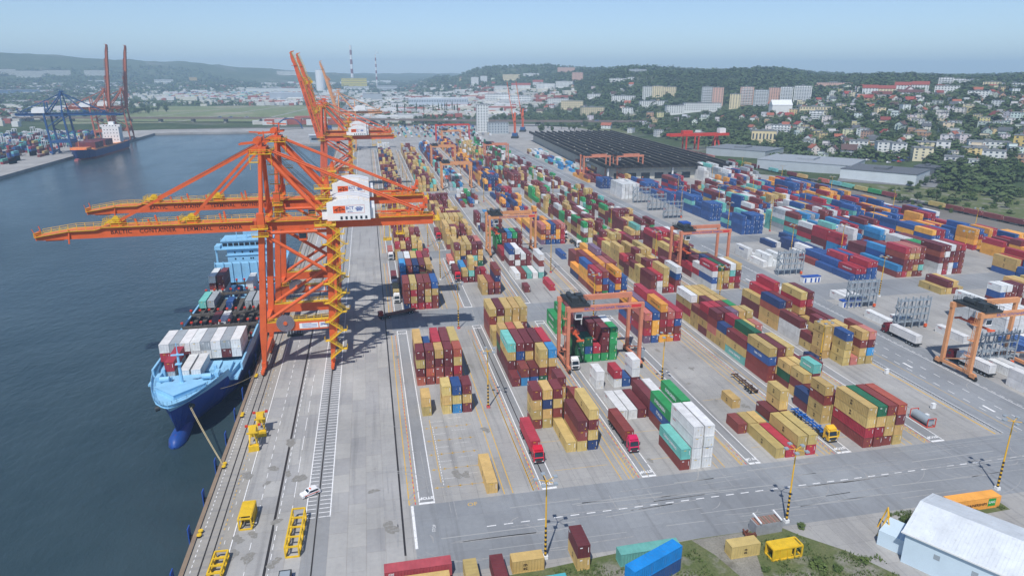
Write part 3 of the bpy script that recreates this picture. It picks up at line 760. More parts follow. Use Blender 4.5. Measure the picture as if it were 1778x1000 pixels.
# ================================================================== CRANES
def lerp(a, b, t): return tuple(a[i]+(b[i]-a[i])*t for i in range(3))
def sts_crane(loc, label, mats, raised=False, detail=True, rz=0.0, ang=80.0, name='quay_crane', group='ship-to-shore cranes', texts=True, white_house=True, blen=60.0):
    main, trim = mats
    r = empty(name, loc, rz, label, 'crane', group)
    W = [-10.4, -9.2, -6.6]; Lg = [10.4, 11.2, 12.6]; Zs = [0, 14.5, 45]
    def wl(z): return float(np.interp(z, Zs, W))
    def ll(z): return float(np.interp(z, Zs, Lg))
    for fx, s_ in ((wl, -1), (ll, 1)):
        for y in (-9, 9):
            mb = MB(); mb.beam((fx(3),y,3.0),(fx(13.5),y,13.5),1.1,1.2,2.1,2.2,up=(0,1,0)); mb.beam((fx(13.5),y,13.5),(fx(46),y,46),1.9,2.2,1.55,2.0,up=(0,1,0))
            mb.build('leg', main, r)
            mb = MB(); mb.cbox((fx(2),y,2.3),(1.3,2.2,1.6)); mb.cbox((fx(1),y,1.15),(1.0,8.2,.9))
            for k in (-3.3,-1.2,1.2,3.3): mb.tube((fx(.5)-.4,y+k,.48),(fx(.5)+.4,y+k,.48),.46,10)
            mb.cbox((fx(1),y-4.4,1.1),(.7,.7,.7))
            mb.build('bogie', main, r)
        mb = MB(); mb.cbox((fx(13),0,13.3),(1.5,16.5,2.2)); mb.cbox((fx(3),0,3.9),(1.1,15.8,1.9)); mb.cbox((fx(45),0,45),(1.5,16.5,1.8)); mb.build('cross_beam', main, r)
    for y in (-9, 9):
        mb = MB(); mb.box(wl(14.5)+.6, ll(14.5)-.6, y-.9, y+.9, 13.0, 15.9); mb.build('portal_beam', main, r)
        mb = MB(); mb.tube((wl(43)+.5,y,43.2),(ll(30),y,30.5),.55,8); mb.build('brace', main, r)
        mb = MB(); mb.tube((wl(16)+1,y,16.2),(ll(29),y,28.8),.55,8); mb.build('brace', main, r)
        mb = MB(); mb.tube((wl(43.8),y,43.6),(ll(43.8),y,43.6),.5,8); mb.build('tie_bar', main, r)
        s_ = -1 if y < 0 else 1
        mb = MB(); mb.tube((wl(46),y,46),(-5.6,s_*2.6,68),.72,8,.62); mb.cbox((wl(47),y,47.5),(2.1,2.1,4)); mb.build('mast_post', main, r)
        mb = MB(); mb.tube((-5.2,s_*2.4,66.5),(11.6,s_*5.2,46.4),.68,8); mb.build('mast_strut', main, r)
        mb = MB(); mb.beam((ll(46),s_*4.5,46),(ll(46)-.4,s_*3.2,58),1.0); mb.build('stay_post', main, r)
        mb = MB(); mb.tube((-5.2,s_*1.7,67.5),(40.5,s_*2.2,47.0),.3,6); mb.build('backstay', main, r)
    mb = MB(); mb.cbox((-5.6,0,67.3),(3.4,6.6,1.2)); mb.cbox((-5.6,0,69.2),(1.0,4.2,2.6)); mb.beam((-11.5,-1.5,68.6),(-3,-1.5,69.4),.5); mb.beam((-11.5,1.5,68.6),(-3,1.5,69.4),.5); mb.beam((-8.5,0,72),(-2,0,71.6),.35); mb.beam((-4.6,0,68.5),(-4.6,0,72.2),.3); mb.tube((-6.4,-2.4,69.6),(-6.4,-1.7,69.6),1.0,12); mb.tube((-6.4,1.7,69.6),(-6.4,2.4,69.6),1.0,12)
    apex = mb.build('apex_head', main, r)
    if detail:
        mb = MB(); mb.cbox((-5.6,0,65.9),(6.0,8.0,.16)); mb.rail([(-8.6,-4,66),(-2.6,-4,66),(-2.6,4,66),(-8.6,4,66),(-8.6,-4,66)],1.2,.09)
        mb.cbox((-7.4,-3.6,63.6),(2.6,2.0,.14)); mb.rail([(-8.7,-4.6,63.7),(-6.1,-4.6,63.7)],1.2,.09)
        for k in (-8.6,-2.6): mb.beam((k,-4,61.5),(k,-4,66),.1)
        mb.build('apex_platform', trim, apex)
    # main girder with walkways
    mb = MB(); mb.box(-8.6, 44.0, -2.6, 2.6, 43.0, 46.0); mb.prismy([(40,43.0),(44,43.0),(44.6,44.6),(44.6,46),(40,46)], -2.7, 2.7)
    mb.build('girder', main, r)
    mb = MB()
    for s_ in (-1, 1):
        mb.box(-8, 44, min(s_*2.62,s_*3.5), max(s_*2.62,s_*3.5), 45.75, 45.85)
        if detail or s_ < 0: mb.rail([(-8,s_*3.45,45.8),(10,s_*3.45,45.8)],1.2,.09); mb.rail([(25.5,s_*3.45,45.8),(44,s_*3.45,45.8)],1.2,.09)
    mb.box(44.0, 46.2, -3.9, 3.9, 44.2, 44.4); mb.rail([(44.2,-3.8,44.4),(46.1,-3.8,44.4),(46.1,3.8,44.4)],1.3,.1)
    mb.build('walkway', trim, r)
    # winch gear on the tail
    mb = MB()
    for x in (36.5, 38.6, 40.8): mb.beam((x,-1.6,46),(x+1.0,-1.6,49.6 if x > 40 else 48.2),.4); mb.beam((x,1.6,46),(x+1.0,1.6,49.6 if x > 40 else 48.2),.4)
    mb.cbox((41.3,0,48.2),(2.2,4.4,.6)); mb.cbox((42.2,0,50),(1.0,2.6,1.8)); mb.cbox((33.5,0,46.6),(1.6,3,1.2)); mb.beam((28,0,46.9),(40,0,46.9),.45); mb.beam((24.8,-1.8,47.4),(36,-1.8,47.6),.3)
    mb.build('tail_winch', main, r)
    mb = MB()                                        # maintenance baskets below the tail
    for x, z in ((29.6,38.4),(33.6,40.2)):
        for a in (-.8,.8):
            for y in (-2.6,-.6): mb.beam((x+a,y,z),(x+a,y,43.2),.16)
        mb.cbox((x,-1.6,z),(2.6,3.4,.18)); mb.rail([(x-1.3,-3.3,z),(x+1.3,-3.3,z)],1.1,.1)
    mb.build('maintenance_basket', trim, r)
    # machinery house
    hm = M['white'] if white_house else main
    mb = MB(); mb.prismy([(12.2,46.3),(24.8,46.3),(24.8,51.4),(21.6,52.3),(18.5,52.6),(15.4,52.3),(12.2,51.4)], -8.2, 7.2); mb.box(24.82, 26.2, -6.5, 5.5, 46.3, 49.6); mb.box(10.6,12.18,-6,3,46.3,48.6)
    hs = mb.build('machinery_house', hm, r)
    mb = MB()
    for k in range(6): x = 16.0+k*1.45; mb.box(x, x+.65, -8.26, -8.215, 46.6, 47.5)
    mb.build('vent', M['glass'], hs)
    mb = MB(); mb.rail([(12.2,-8.2,51.45),(15.4,-8.2,52.3),(18.5,-8.2,52.65),(21.6,-8.2,52.3),(24.8,-8.2,51.4)],1.0,.05,1.6); mb.build('roof_rail', trim, hs)
    if texts:
        mb = MB(); mb.quad((14.0,-8.225,48.5),(17.6,-8.225,48.5),(17.6,-8.225,50.7),(14.0,-8.225,50.7)); mb.build('emblem_panel', M['logoorange'], hs)
        mb = MB(); y = -8.24
        for a, b_ in (((14.4,49.4),(16.0,50.3)),((16.0,50.3),(17.3,49.5)),((14.3,49.35),(17.4,49.5)),((16.0,48.9),(16.0,50.3)),((15.1,48.8),(15.1,49.8))): mb.beam((a[0],y,a[1]),(b_[0],y,b_[1]),.16,.02,up=(0,1,0))
        mb.build('emblem_crane_drawing', M['textblack'], hs)
        for s_, x, z, sz in (('BCT',18.9,49.9,1.25),('G D B',18.9,48.85,.55),('BALTIC\nCONTAINER\nTERMINAL\nGDYNIA',21.6,49.65,.42)):
            q = link('house_lettering', text_mesh(s_, sz, M['textblue'], bold=.02), hs); q.matrix_local = Matrix.Translation((x,-8.225,z)) @ FRONT
        q = link('house_frame_line', MB().box(17.7,23.2,-8.235,-8.215,50.72,50.78).box(17.7,23.2,-8.235,-8.215,48.42,48.48).box(23.15,23.21,-8.235,-8.215,48.42,50.78).mesh('house_frame_line', M['textred']), hs)
    # boom
    bm = MB(); L = blen
    bm.prismy([(0,-1.5),(-L,-1.7),(-L,-.6),(-L+9,.75),(-L+17,.9),(-L+17.2,1.5),(0,1.5)], -2.4, 2.4)
    for x in (-19,-39.5): bm.cbox((x+1,0,1.9),(3,4.2,.9))
    for x, h_ in ((-8.5,3.2),(-9.8,2.6),(-21.5,2.2),(-27.5,2.8),(-29.6,1.7),(-33,2.0)):
        bm.beam((x,-1.6,1.5),(x-.4,-1.6,1.5+h_),.45); 
    bm.beam((-L+9,-2.6,1.0),(-L+8.6,-2.9,-2.9),.35); bm.cbox((-L-.3,0,-.4),(.6,3.6,1.4)); bm.beam((-L-.2,-2,.2),(-L-.6,-2.2,1.6),.2); bm.beam((-L-.2,2,.2),(-L-.6,2.2,1.6),.2); bm.cbox((-L+4.5,0,-1.9),(4.5,3.4,.4))
    bo = bm.build('boom', main, r); bo.location = (-9.0, 0, 44.5)
    if raised: bo.rotation_euler = (0, R(ang), 0)
    tb = MB()
    for s_ in (-1, 1):
        pts = [(-1,s_*2.7,1.45),(-L+18,s_*2.7,1.45),(-L+16,s_*2.7,.8),(-L+9,s_*2.7,.7),(-L,s_*2.7,-.65)]
        for a, b_ in zip(pts[:-1], pts[1:]): tb.beam(a, b_, .75, .12)
        pr = [(p[0],p[1]+s_*.33,p[2]) for p in pts]
        tb.rail(pr if (detail or s_ < 0) else pr[:2], 1.2, .1, 2.2)
    for x in (-19,-39.5):
        tb.cbox((x,0,2.6),(4.6,4.8,.2)); tb.rail([(x-2.3,-2.4,2.6),(x+2.3,-2.4,2.6),(x+2.3,2.4,2.6),(x-2.3,2.4,2.6),(x-2.3,-2.4,2.6)],1.2,.09,1.5); tb.tube((x+1,-2.1,3.5),(x+1,-1.4,3.5),1.0,10); tb.beam((x-3,-1,1.6),(x,-1,3.6),.3)
    tb.build('boom_walkway', trim, bo)
    if texts:
        for w_, x_ in (('BALTIC',-37.4),('CONTAINER',-27.6),('TERMINAL',-16.6),('GDYNIA',-7.4)):
            q = link('boom_lettering', text_mesh(w_, 1.6, M['textblack'], bold=.03, spacing=1.12), bo); q.matrix_local = Matrix.Translation((x_,-2.42,-.15)) @ FRONT
    def bpt(x, y, z):
        v = Vector((x, y, z))
        if raised: v = Matrix.Rotation(R(ang), 3, 'Y') @ v
        return v + Vector((-9.0, 0, 44.5))
    for x, lift in ((-38.5, 0), (-18.5, 0)):
        for s_ in (-1.9, 1.9):
            mb = MB(); a = Vector((-7.2, s_*.8, 67.6)); b_ = bpt(x, s_, 2.6)
            if raised:
                mid = (a+b_)/2 + Vector((-1.5,0,-8)); mb.beam(a, mid, .35, .6); mb.beam(mid, b_, .35, .6)
            else: mb.beam(a, b_, .4, .68)
            mb.build('forestay', main, r)
    mb = MB()
    for s_ in (-1, 1):
        mb.tube((-7,s_*.6,68.4), bpt(-37,s_*.6,3.4), .07, 4); mb.tube((-4.5,s_*.9,68), (14,s_*.9,47), .06, 4); mb.tube((-4.5,s_*1.3,68.2),(16,s_*1.3,48), .06, 4)
    mb.build('hoist_rope', M['dark'], r)
    # trolley, cab and spreader parked under the girder
    mb = MB(); mb.cbox((2.0,0,42.6),(6,5.6,.9)); mb.cbox((4.2,-2.2,40.9),(2.4,2.2,2.6)); mb.build('trolley', main, r)
    mb = MB(); mb.box(3.1,5.3,-3.33,-3.31,40.3,41.9); mb.build('cab_window', M['glass'], r)
    # zig-zag stairs on the landside leg
    if detail:
        z = 3.2; k = 0; stp = 3.05; flights = []
        while z < 44:
            mb = MB(); x0, x1 = (ll(z)-.6, ll(z)+3.2) if k % 2 == 0 else (ll(z)+3.2, ll(z)-.6)
            y0 = -11.2
            for yy in (y0-.45, y0+.45):
                mb.beam((x0,yy,z),(x1,yy,z+stp),.1,.2); mb.beam((x0,yy,z+1.05),(x1,yy,z+stp+1.05),.06,.06); mb.beam((x0,yy,z+.55),(x1,yy,z+stp+.55),.05,.05)
                for t in (0,.25,.5,.75,1): mb.beam((x0+(x1-x0)*t,yy,z+stp*t),(x0+(x1-x0)*t,yy,z+stp*t+1.05),.05)
            for t in range(11): mb.cbox((x0+(x1-x0)*(t+.5)/11, y0, z+stp*(t+.5)/11+.06),(.36,.85,.06))
            xl = x1 + (.7 if x1 > x0 else -.7)
            mb.cbox((xl, y0+.3, z+stp-.02),(1.3,1.7,.1)); mb.rail([(xl+(.8 if x1 > x0 else -.8),y0-.5,z+stp),(xl+(.8 if x1 > x0 else -.8),y0+1.5,z+stp)],1.1,.07)
            mb.build('stair_flight', trim, r); z += stp; k += 1
        def plat(boxes, rails, extra=()):
            mb = MB()
            for c, d in boxes: mb.cbox(c, d)
            for p, h_, st_ in rails: mb.rail(p, h_, .085, st_)
            for p, q_ in extra: mb.beam(p, q_, .22)
            mb.build('yellow_platform', trim, r)
        for y in (-9, 9):
            s_ = -1 if y < 0 else 1; xm = (wl(16)+ll(16))/2
            plat([((xm,y,15.95),(ll(16)-wl(16)-2.4,1.9,.1))], [([(wl(16)+1.4,y-.9,16),(ll(16)-1,y-.9,16)],1.2,2.0), ([(wl(16)+1.4,y+.9,16),(ll(16)-1,y+.9,16)],1.2,2.0)])
        for x, z in ((wl(43)-1.6,43.0),(wl(46)-1.8,45.2)): plat([((x+1.5,-10.6,z),(4.6,1.6,.15))], [([(x-.8,-11.3,z),(x+3.8,-11.3,z)],1.2,2)])
        for z in (49.5,52.5,55.5): plat([((ll(46)-1.2,-4.8,z),(5.0,2.6,.16))], [([(ll(46)-3.6,-6,z),(ll(46)+1.2,-6,z)],1.3,1.2)], [((ll(46)-3.5,-5.8,z-3),(ll(46)+1.1,-5.8,z))])
        plat([((ll(46)-1,-10.4,45.5),(6,2.6,.16))], [([(ll(46)-4,-11.6,45.5),(ll(46)+2,-11.6,45.5)],1.3,1.5)])
        for z in (50,53,56,59,62): plat([((-3.2,5.6-(z-46)*.15,z),(3.2,1.4,.14))], [([(-4.8,6.2-(z-46)*.15,z),(-1.6,6.2-(z-46)*.15,z)],1.1,1.2)])
        # cable reel on the waterside of the portal beam
        mb = MB(); cx, cz, y = -2.6, 15.7, -10.4; n = 40
        for k in range(n):
            t0, t1 = 2*math.pi*k/n, 2*math.pi*(k+.55)/n
            mb.add([(cx+.5*math.cos(t0),y,cz+.5*math.sin(t0)),(cx+.5*math.cos(t1),y,cz+.5*math.sin(t1)),(cx+2.7*math.cos(t1),y,cz+2.7*math.sin(t1)),(cx+2.7*math.cos(t0),y,cz+2.7*math.sin(t0))],[(0,1,2,3)])
        ree = mb.build('cable_reel', paint('reel_grey', srgb(150,140,148), .6), r); MB().tube((cx,y+.1,cz),(cx,y+.55,cz),2.6,28).build('reel_drum', M['dark'], ree)
        MB().tube((cx,y-.25,cz),(cx,y+.1,cz),.6,14).build('reel_hub', main, ree)
        if texts:
            mb = MB(); mb.box(1.4,7.0,-9.97,-9.91,13.5,15.2); mb.box(7.3,10.2,-9.97,-9.91,13.5,15.2); sg = mb.build('sign_board', M['white'], r)
            q = link('sign_lettering', text_mesh('ZPMC', .85, M['textblue'], bold=.04), sg); q.matrix_local = Matrix.Translation((8.75,-9.99,14.5)) @ FRONT
            mb = MB()
            for z in (13.8,14.2,14.6,14.95): mb.box(2.2,6.6 if z != 14.95 else 5,-9.99,-9.975,z,z+.12)
            mb.build('sign_small_print', M['textblue'], sg)
    return r
OC = (M['orange'], M['yellow'])
c1 = sts_crane((-25.5,215,0), 'nearest bright orange quay crane, boom lowered over the light blue ship', OC)
c2 = copy_tree(c1, None, (-25.5,253.5,0), 0, 'second orange quay crane, boom lowered, just behind the nearest one')
O2 = (M['orange2'], M['yellow'])
c3 = sts_crane((-25.5,520,0), 'orange quay crane with raised boom and lettering, nearer of the raised pair', O2, True, ang=77)
c4 = copy_tree(c3, None, (-25.5,566,0), 0, 'orange quay crane with raised boom, farther of the raised pair')
AP = (M['apricot'], M['apricot'])
sts_crane((-25.5,868,0), 'pale apricot quay crane with raised boom at the far end of the quay', AP, True, False, texts=False, ang=76)
BL = (M['bluesteel'], M['bluesteel']); BR = (M['brownsalmon'], M['brownsalmon'])
sts_crane((-346,895,0), 'blue quay crane with lowered boom on the opposite quay', BL, False, False, math.pi, texts=False, blen=58)
b1 = sts_crane((-352,1050,0), 'brown-orange quay crane with raised boom on the opposite quay, left of its twin', BR, True, False, math.pi, texts=False, ang=84, blen=82)
sts_crane((-338,1075,0), 'brown-orange quay crane with raised boom on the opposite quay, right of its twin', BR, True, False, math.pi, texts=False, ang=83, blen=82)

# ---- rubber-tyred gantry cranes
def rtg(loc, label, mat, tx=.08, span=23.5, wb=12.0, ht=21.0, spread=9.0, text=True, rz=0.0):
    r = empty('yard_gantry_crane', loc, rz, label, 'crane', 'rubber-tyred yard gantry cranes')
    for x in (0, span):
        for y in (0, wb):
            mb = MB(); mb.beam((x,y*.86+wb*.07,1.9),(x,y*.86+wb*.07,ht-1.6),.95,1.15,.95,1.05,up=(0,1,0)); mb.build('leg', mat, r)
        mb = MB(); mb.cbox((x,wb/2,1.7),(.8,wb+2.6,.9)); mb.beam((x,.5,6.5),(x,wb-.5,2.2),.35); mb.build('sill_beam', mat, r)
        for y in (-.6, wb+.6):
            mb = MB(); mb.cbox((x,y,1.35),(.9,1.9,1.1)); bo = mb.build('bogie', mat, r)
            mb = MB()
            for dy in (-.85,.85): mb.tube((x-.3,y+dy,.72),(x+.3,y+dy,.72),.72,12)
            mb.build('tyre', M['black'], bo)
    for y in (wb*.07, wb*.93):
        mb = MB(); mb.box(-.7, span+.7, y-.55, y+.55, ht-1.6, ht); g_ = mb.build('main_girder', mat, r)
        if text and y < 3:
            q = link('girder_lettering', text_mesh('BALTIC CONTAINER TERMINAL', 1.05, M['textblue'], bold=.01), g_); q.matrix_local = Matrix.Translation((span*.52, y-.565, ht-.85)) @ FRONT
            mb = MB(); mb.box(span-3.6, span-.4, y-.57, y-.555, ht-1.3, ht-.35); mb.build('red_plate', M['textred'], g_)
    x = tx*span
    mb = MB(); mb.box(x-1.5, x+4.6, 0, wb, ht+.05, ht+.55); mb.box(x-.5,x+1.6,2,4.6,ht+.55,ht+2.2); mb.box(x+2.0,x+4.2,5.5,8.6,ht+.55,ht+1.9); mb.tube((x+.4,5.4,ht+1.4),(x+.4,9.6,ht+1.4),.85,10); mb.tube((x+3.4,1.4,ht+1.2),(x+3.4,4.6,ht+1.2),.6,8); mb.rail([(x-1.5,0,ht+.55),(x+4.6,0,ht+.55),(x+4.6,wb,ht+.55),(x-1.5,wb,ht+.55),(x-1.5,0,ht+.55)],1.2,.07,1.4)
    tr = mb.build('trolley', M['dark'], r)
    mb = MB(); mb.box(x+.3,x+2.5,.9,3.0,ht-4.3,ht-1.9); cb = mb.build('operator_cabin', M['white'], r)
    mb = MB(); mb.box(x+.45,x+2.35,.87,.895,ht-3.9,ht-2.6); mb.build('cabin_window', M['glass'], cb)
    zs = spread
    mb = MB(); mb.cbox((x+1.8,wb/2,zs),(.6,12.0,.5)); 
    for s_ in (-6,6): mb.cbox((x+1.8,wb/2+s_,zs-.1),(2.4,.5,.5))
    mb.cbox((x+1.8,wb/2,zs+.7),(2.2,3.0,1.0)); mb.tube((x+1.8,wb/2-1.6,zs+1.3),(x+1.8,wb/2+1.6,zs+1.3),.5,8); mb.build('spreader', M['orange2'], r)
    mb = MB()
    for a in (-.9,.9):
        for b_ in (-1.6,1.6): mb.tube((x+1.8+a,wb/2+b_,zs+1),(x+1.8+a,wb/2+b_*1.3,ht),.05,4)
    mb.build('hoist_rope', M['black'], r)
    mb = MB(); mb.box(span+.5, span+2.1, 1.5, 6.5, 2.0, 4.6); mb.build('generator_box', M['galv'], r)
    mb = MB(); mb.beam((-.75,1.4,2),(-.75,1.4,ht),.12); mb.beam((-.75,2.0,2),(-.75,2.0,ht),.12)
    z = 2.4
    while z < ht: mb.beam((-.75,1.4,z),(-.75,2.0,z),.06); z += .8
    for z in (7, 12, 17): mb.cbox((-.9,1.7,z),(1.2,1.6,.1)); mb.rail([(-1.5,.9,z),(-1.5,2.5,z)],1.1,.06)
    mb.build('ladder', mat, r)
    return r
SA = M['salmon']
rtg((56.4,186,0), 'salmon yard gantry crane straddling the dark green containers near the middle', SA, spread=10.2)
rtg((57.0,328,0), 'apricot yard gantry crane over green and white containers of the third block', M['apricot'], spread=12)
rtg((135.4,276,0), 'pinkish yard gantry crane over mustard stacks with a blue box on its trolley', SA, spread=11)
mb = MB(); mb.box(138.4,142.6,283,287.5,21.6,23.4); tag(mb.build('machinery_cabin', M['textblue']), 'blue machinery cabin on the trolley of the pinkish yard gantry crane', 'cabin')
rtg((174.2,156,0), 'apricot yard gantry crane at the right edge beside reefer racks', M['apricot'], spread=15.5)
rtg((56.2,543,0), 'apricot yard gantry crane in the third block, second from the front', M['apricot'], text=False)
rtg((60.9,682,0), 'apricot yard gantry crane farther back, behind the second one in its lane', M['apricot'], text=False)
rtg((116,690,0), 'salmon yard gantry crane beside the green stacks before the long shed', SA, text=False)
rtg((92,873,0), 'apricot yard gantry crane at the far end of the yard', M['apricot'], text=False)
rtg((92,950,0), 'red wide gantry crane at the far end of the yard by the office tower', M['redsteel'], span=46, text=False, ht=23)
rtg((182.3,569,0), 'salmon yard gantry crane left of a pair in front of the black-roofed shed', SA, text=False)
rtg((212,567,0), 'salmon yard gantry crane right of a pair in front of the black-roofed shed', SA, text=False, tx=.02)
# ---- rail-mounted red gantry by the tracks
r = empty('rail_gantry_crane', (352,770,0), R(2), 'red rail-mounted gantry crane with long girder beside the train tracks', 'crane')
for y in (0, 9): MB().box(0,78,y-1,y+1,17.5,20.5).build('main_girder', M['redsteel'], r)
for x in (22, 38): MB().beam((x,0,0),(x,0,17.6),1.4).beam((x,9,0),(x,9,17.6),1.4).build('leg', M['redsteel'], r)
for s_ in (-1,1): MB().beam((64+s_*4,0,0),(64+s_*1,4.5,17.6),1.4).beam((64+s_*4,9,0),(64+s_*1,4.5,17.6),1.4).build('leg', M['redsteel'], r)
MB().box(18,30,1,8,20.6,24).build('machinery_house', M['redsteel'], r); MB().box(66,74,1,8,20.6,26).build('electrical_house', M['white'], r)
# ---- mobile harbour cranes
def harbour_crane(loc, label, az):
    r = empty('mobile_harbour_crane', loc, az, label, 'crane', 'mobile harbour cranes')
    mb = MB(); mb.box(-4.5,4.5,-7.5,7.5,1.0,3.2); mb.build('chassis', M['dark'], r)
    for x in (-4,4): MB().box(x-.8,x+.8,-7,7,0,1.2).build('wheel_set', M['black'], r)
    mb = MB(); mb.box(-3.6,3.6,-5,5,3.2,7.5); mb.build('slewing_platform', M['bluesteel'], r)
    mb = MB(); mb.beam((0,0,7),(0,0,36),3.2,3.2,2.2,2.2); mb.cbox((0,-1.8,26),(2.6,2,3)); mb.build('tower', M['orange'], r)
    mb = MB(); n = 12; a = Vector((0,-1.5,14)); b_ = Vector((-11,-3,78))
    for s1 in (-1.2,1.2):
        for s2 in (-1.2,1.2): mb.beam(a+Vector((0,s1,s2)), b_+Vector((0,s1*.4,s2*.4)), .42)
    for k in range(n):
        p = a+(b_-a)*(k/n); q = a+(b_-a)*((k+1)/n); f0, f1 = 1-.6*k/n, 1-.6*(k+1)/n
        for s1 in (-1.2,1.2): mb.beam(p+Vector((0,s1*f0,-1.2*f0)), q+Vector((0,s1*f1,1.2*f1)), .25); mb.beam(p+Vector((0,-1.2*f0,s1*f0)), q+Vector((0,1.2*f1,s1*f1)), .25)
    mb.build('lattice_boom', M['orange'], r)
    MB().tube((0,0,36),b_,.12,4).tube((0,0,36),(0,-5,9),.12,4).build('stay_rope', M['black'], r)
harbour_crane((209,985,0), 'orange mobile harbour crane with raised lattice boom, left of two', R(-20)); harbour_crane((246,1098,0), 'orange mobile harbour crane with raised lattice boom, right of two', R(-20))
# ================================================================== SHIPS
M['hullblue'] = paint('hull_dark_blue', srgb(40,74,152), .4, var=.2, scale=.12, dirt=srgb(60,60,80), dirt_amt=.4, stretch=(1,.3,1))
M['deckblue'] = paint('deck_light_blue', srgb(140,194,228), .5, var=.12, dirt=srgb(140,120,104), dirt_amt=.4)
M['bulb'] = paint('bulb_worn_blue', srgb(34,76,150), .45, var=.25, scale=.16, dirt=srgb(112,66,50), dirt_amt=.9)
M['hold'] = paint('hold_steel', srgb(92,88,84), .7, var=.3, scale=.8, dirt=srgb(90,60,46), dirt_amt=.5)
def loft(mb, rings, close=False):
    n = len(rings[0]); base = len(mb.v); vs = [p for r_ in rings for p in r_]; fs = []
    for i in range(len(rings)-1):
        for k in range(n-1): fs.append((i*n+k, (i+1)*n+k, (i+1)*n+k+1, i*n+k+1))
    mb.add(vs, fs)
def hull(root, st, zlev, mats, flip=1):
    """st: (y, [half breadth at each level])"""
    for (nm, mat, i0, i1) in mats:
        mb = MB()
        for s_ in (-1, 1):
            rings = [[(s_*hb[k], y + dy[k], zz[k]) for k in range(i0, i1+1)] for (y, hb, zz, dy) in st]
            loft(mb, rings)
        y, hb, zz, dy = st[-1]
        for k in range(i0, i1): mb.quad((-hb[k],y+dy[k],zz[k]),(hb[k],y+dy[k],zz[k]),(hb[k+1],y+dy[k+1],zz[k+1]),(-hb[k+1],y+dy[k+1],zz[k+1]))
        mb.build(nm, mat, root)
sh = empty('container_ship', (-53.0, 168, 0), 0, 'light blue and navy container ship moored under the orange cranes', 'ship')
Zw = -2.8
st = []
for (y, a, b_, c_, d_, zd) in ((-.9,.02,.02,.03,.05,9.4),(-.5,.03,.04,.3,1.1,9.4),(.3,.05,.1,.9,2.1,9.4),(2.5,.1,.5,2.2,3.9,9.3),(6,.25,1.3,4.0,5.5,9.2),(11,.9,2.9,6.0,7.1,8.9),(17,2.6,5.0,8.0,8.7,8.5),(23,5.0,7.2,9.6,10.0,8.1),(24,5.4,7.5,9.8,10.2,6.2),(34,9.0,10.2,11.6,11.7,6.0),(48,11.6,12.0,12.4,12.4,6.0),(130,12.4,12.5,12.5,12.5,6.0),(158,11.4,12.0,12.4,12.4,6.0),(172,7.5,10.2,11.8,12.0,6.0)):
    rk = max(0, 1 - max(y,0)/26.0)
    st.append((y, [a, b_, c_, d_], [-4.5, -1.0, zd-2.3, zd], [6.5*rk, 4.2*rk, 1.2*rk, 0]))
hull(sh, st, None, [('hull', M['hullblue'], 0, 2), ('upper_hull', M['deckblue'], 2, 3)])
mb = MB(); fd = [s for s in st if s[0] <= 23]
mb.add([(-s[1][3]+.2, s[0], s[2][3]-.9) for s in fd] + [(s[1][3]-.2, s[0], s[2][3]-.9) for s in reversed(fd)], [tuple(range(2*len(fd)))])
mb.build('forecastle_deck', M['deckblue'], sh)
mb = MB(); mb.box(-12.0, 12.0, 24, 171.5, 4.0, 4.6); mb.build('main_deck', M['deckblue'], sh)
mb = MB(); mb.quad((-6.4,11.5,7.9),(0,4.5,8.3),(0,4.7,9.4),(-6.5,11.9,9.2)); mb.quad((0,4.5,8.3),(6.4,11.5,7.9),(6.5,11.9,9.2),(0,4.7,9.4)); mb.add([(-6.5,11.6,9.25),(0,4.4,9.45),(6.5,11.6,9.25),(4.6,14.5,9.1),(-4.6,14.5,9.1)],[(0,1,2,3,4)])
mb.build('breakwater', M['deckblue'], sh)
mb = MB(); mb.tube((0,13.5,7.5),(0,13.5,17.5),.55,8,.3); mb.cbox((0,13.2,17.2),(3.2,.5,.3)); mb.cbox((0,13.2,14.6),(1.6,1.2,.2)); mb.tube((0,13.5,7.6),(0,13.5,9.4),1.3,8,.6); mb.beam((0,13.5,17.5),(0,13.5,20.4),.2); mb.build('foremast', M['deckblue'], sh)
for s_ in (-1, 1):
    mb = MB(); mb.tube((s_*5.4-1.2,17.5,8.6),(s_*5.4+1.2,17.5,8.6),.8,10); mb.cbox((s_*5.4,18.6,8.1),(3.0,1.2,1.0)); mb.cbox((s_*7.6,20.2,8.2),(1.1,3,1.3)); mb.cbox((s_*6.8,22.2,8.6),(.8,.8,2.2)); mb.build('windlass', M['deckblue'], sh)
    mb = MB(); pts = [(s_*(s[1][3]-.1), s[0], s[2][3]) for s in fd]; mb.rail(pts, 1.0, .06, 1.6); mb.build('bow_rail', M['deckblue'], sh)
mb = MB()       # bulbous bow, worn paint
rings = []
for (y, r_) in ((-1.6,.15),(-1.2,1.0),(-.2,1.75),(1.6,2.25),(4,2.3),(7,2.2),(11,2.0)):
    rings.append([(r_*math.cos(t)*.95, y+.4, -2.5 + r_*1.12*math.sin(t)) for t in [2*math.pi*k/14 for k in range(15)]])
loft(mb, rings); mb.build('bulbous_bow', M['bulb'], sh, smooth=True)
mb = MB()
for s_ in (-1, 1): mb.tube((s_*3.6,4.6,6.4),(s_*4.6,4.2,6.2),.65,10)
mb.build('hawse_pipe', M['dark'], sh)
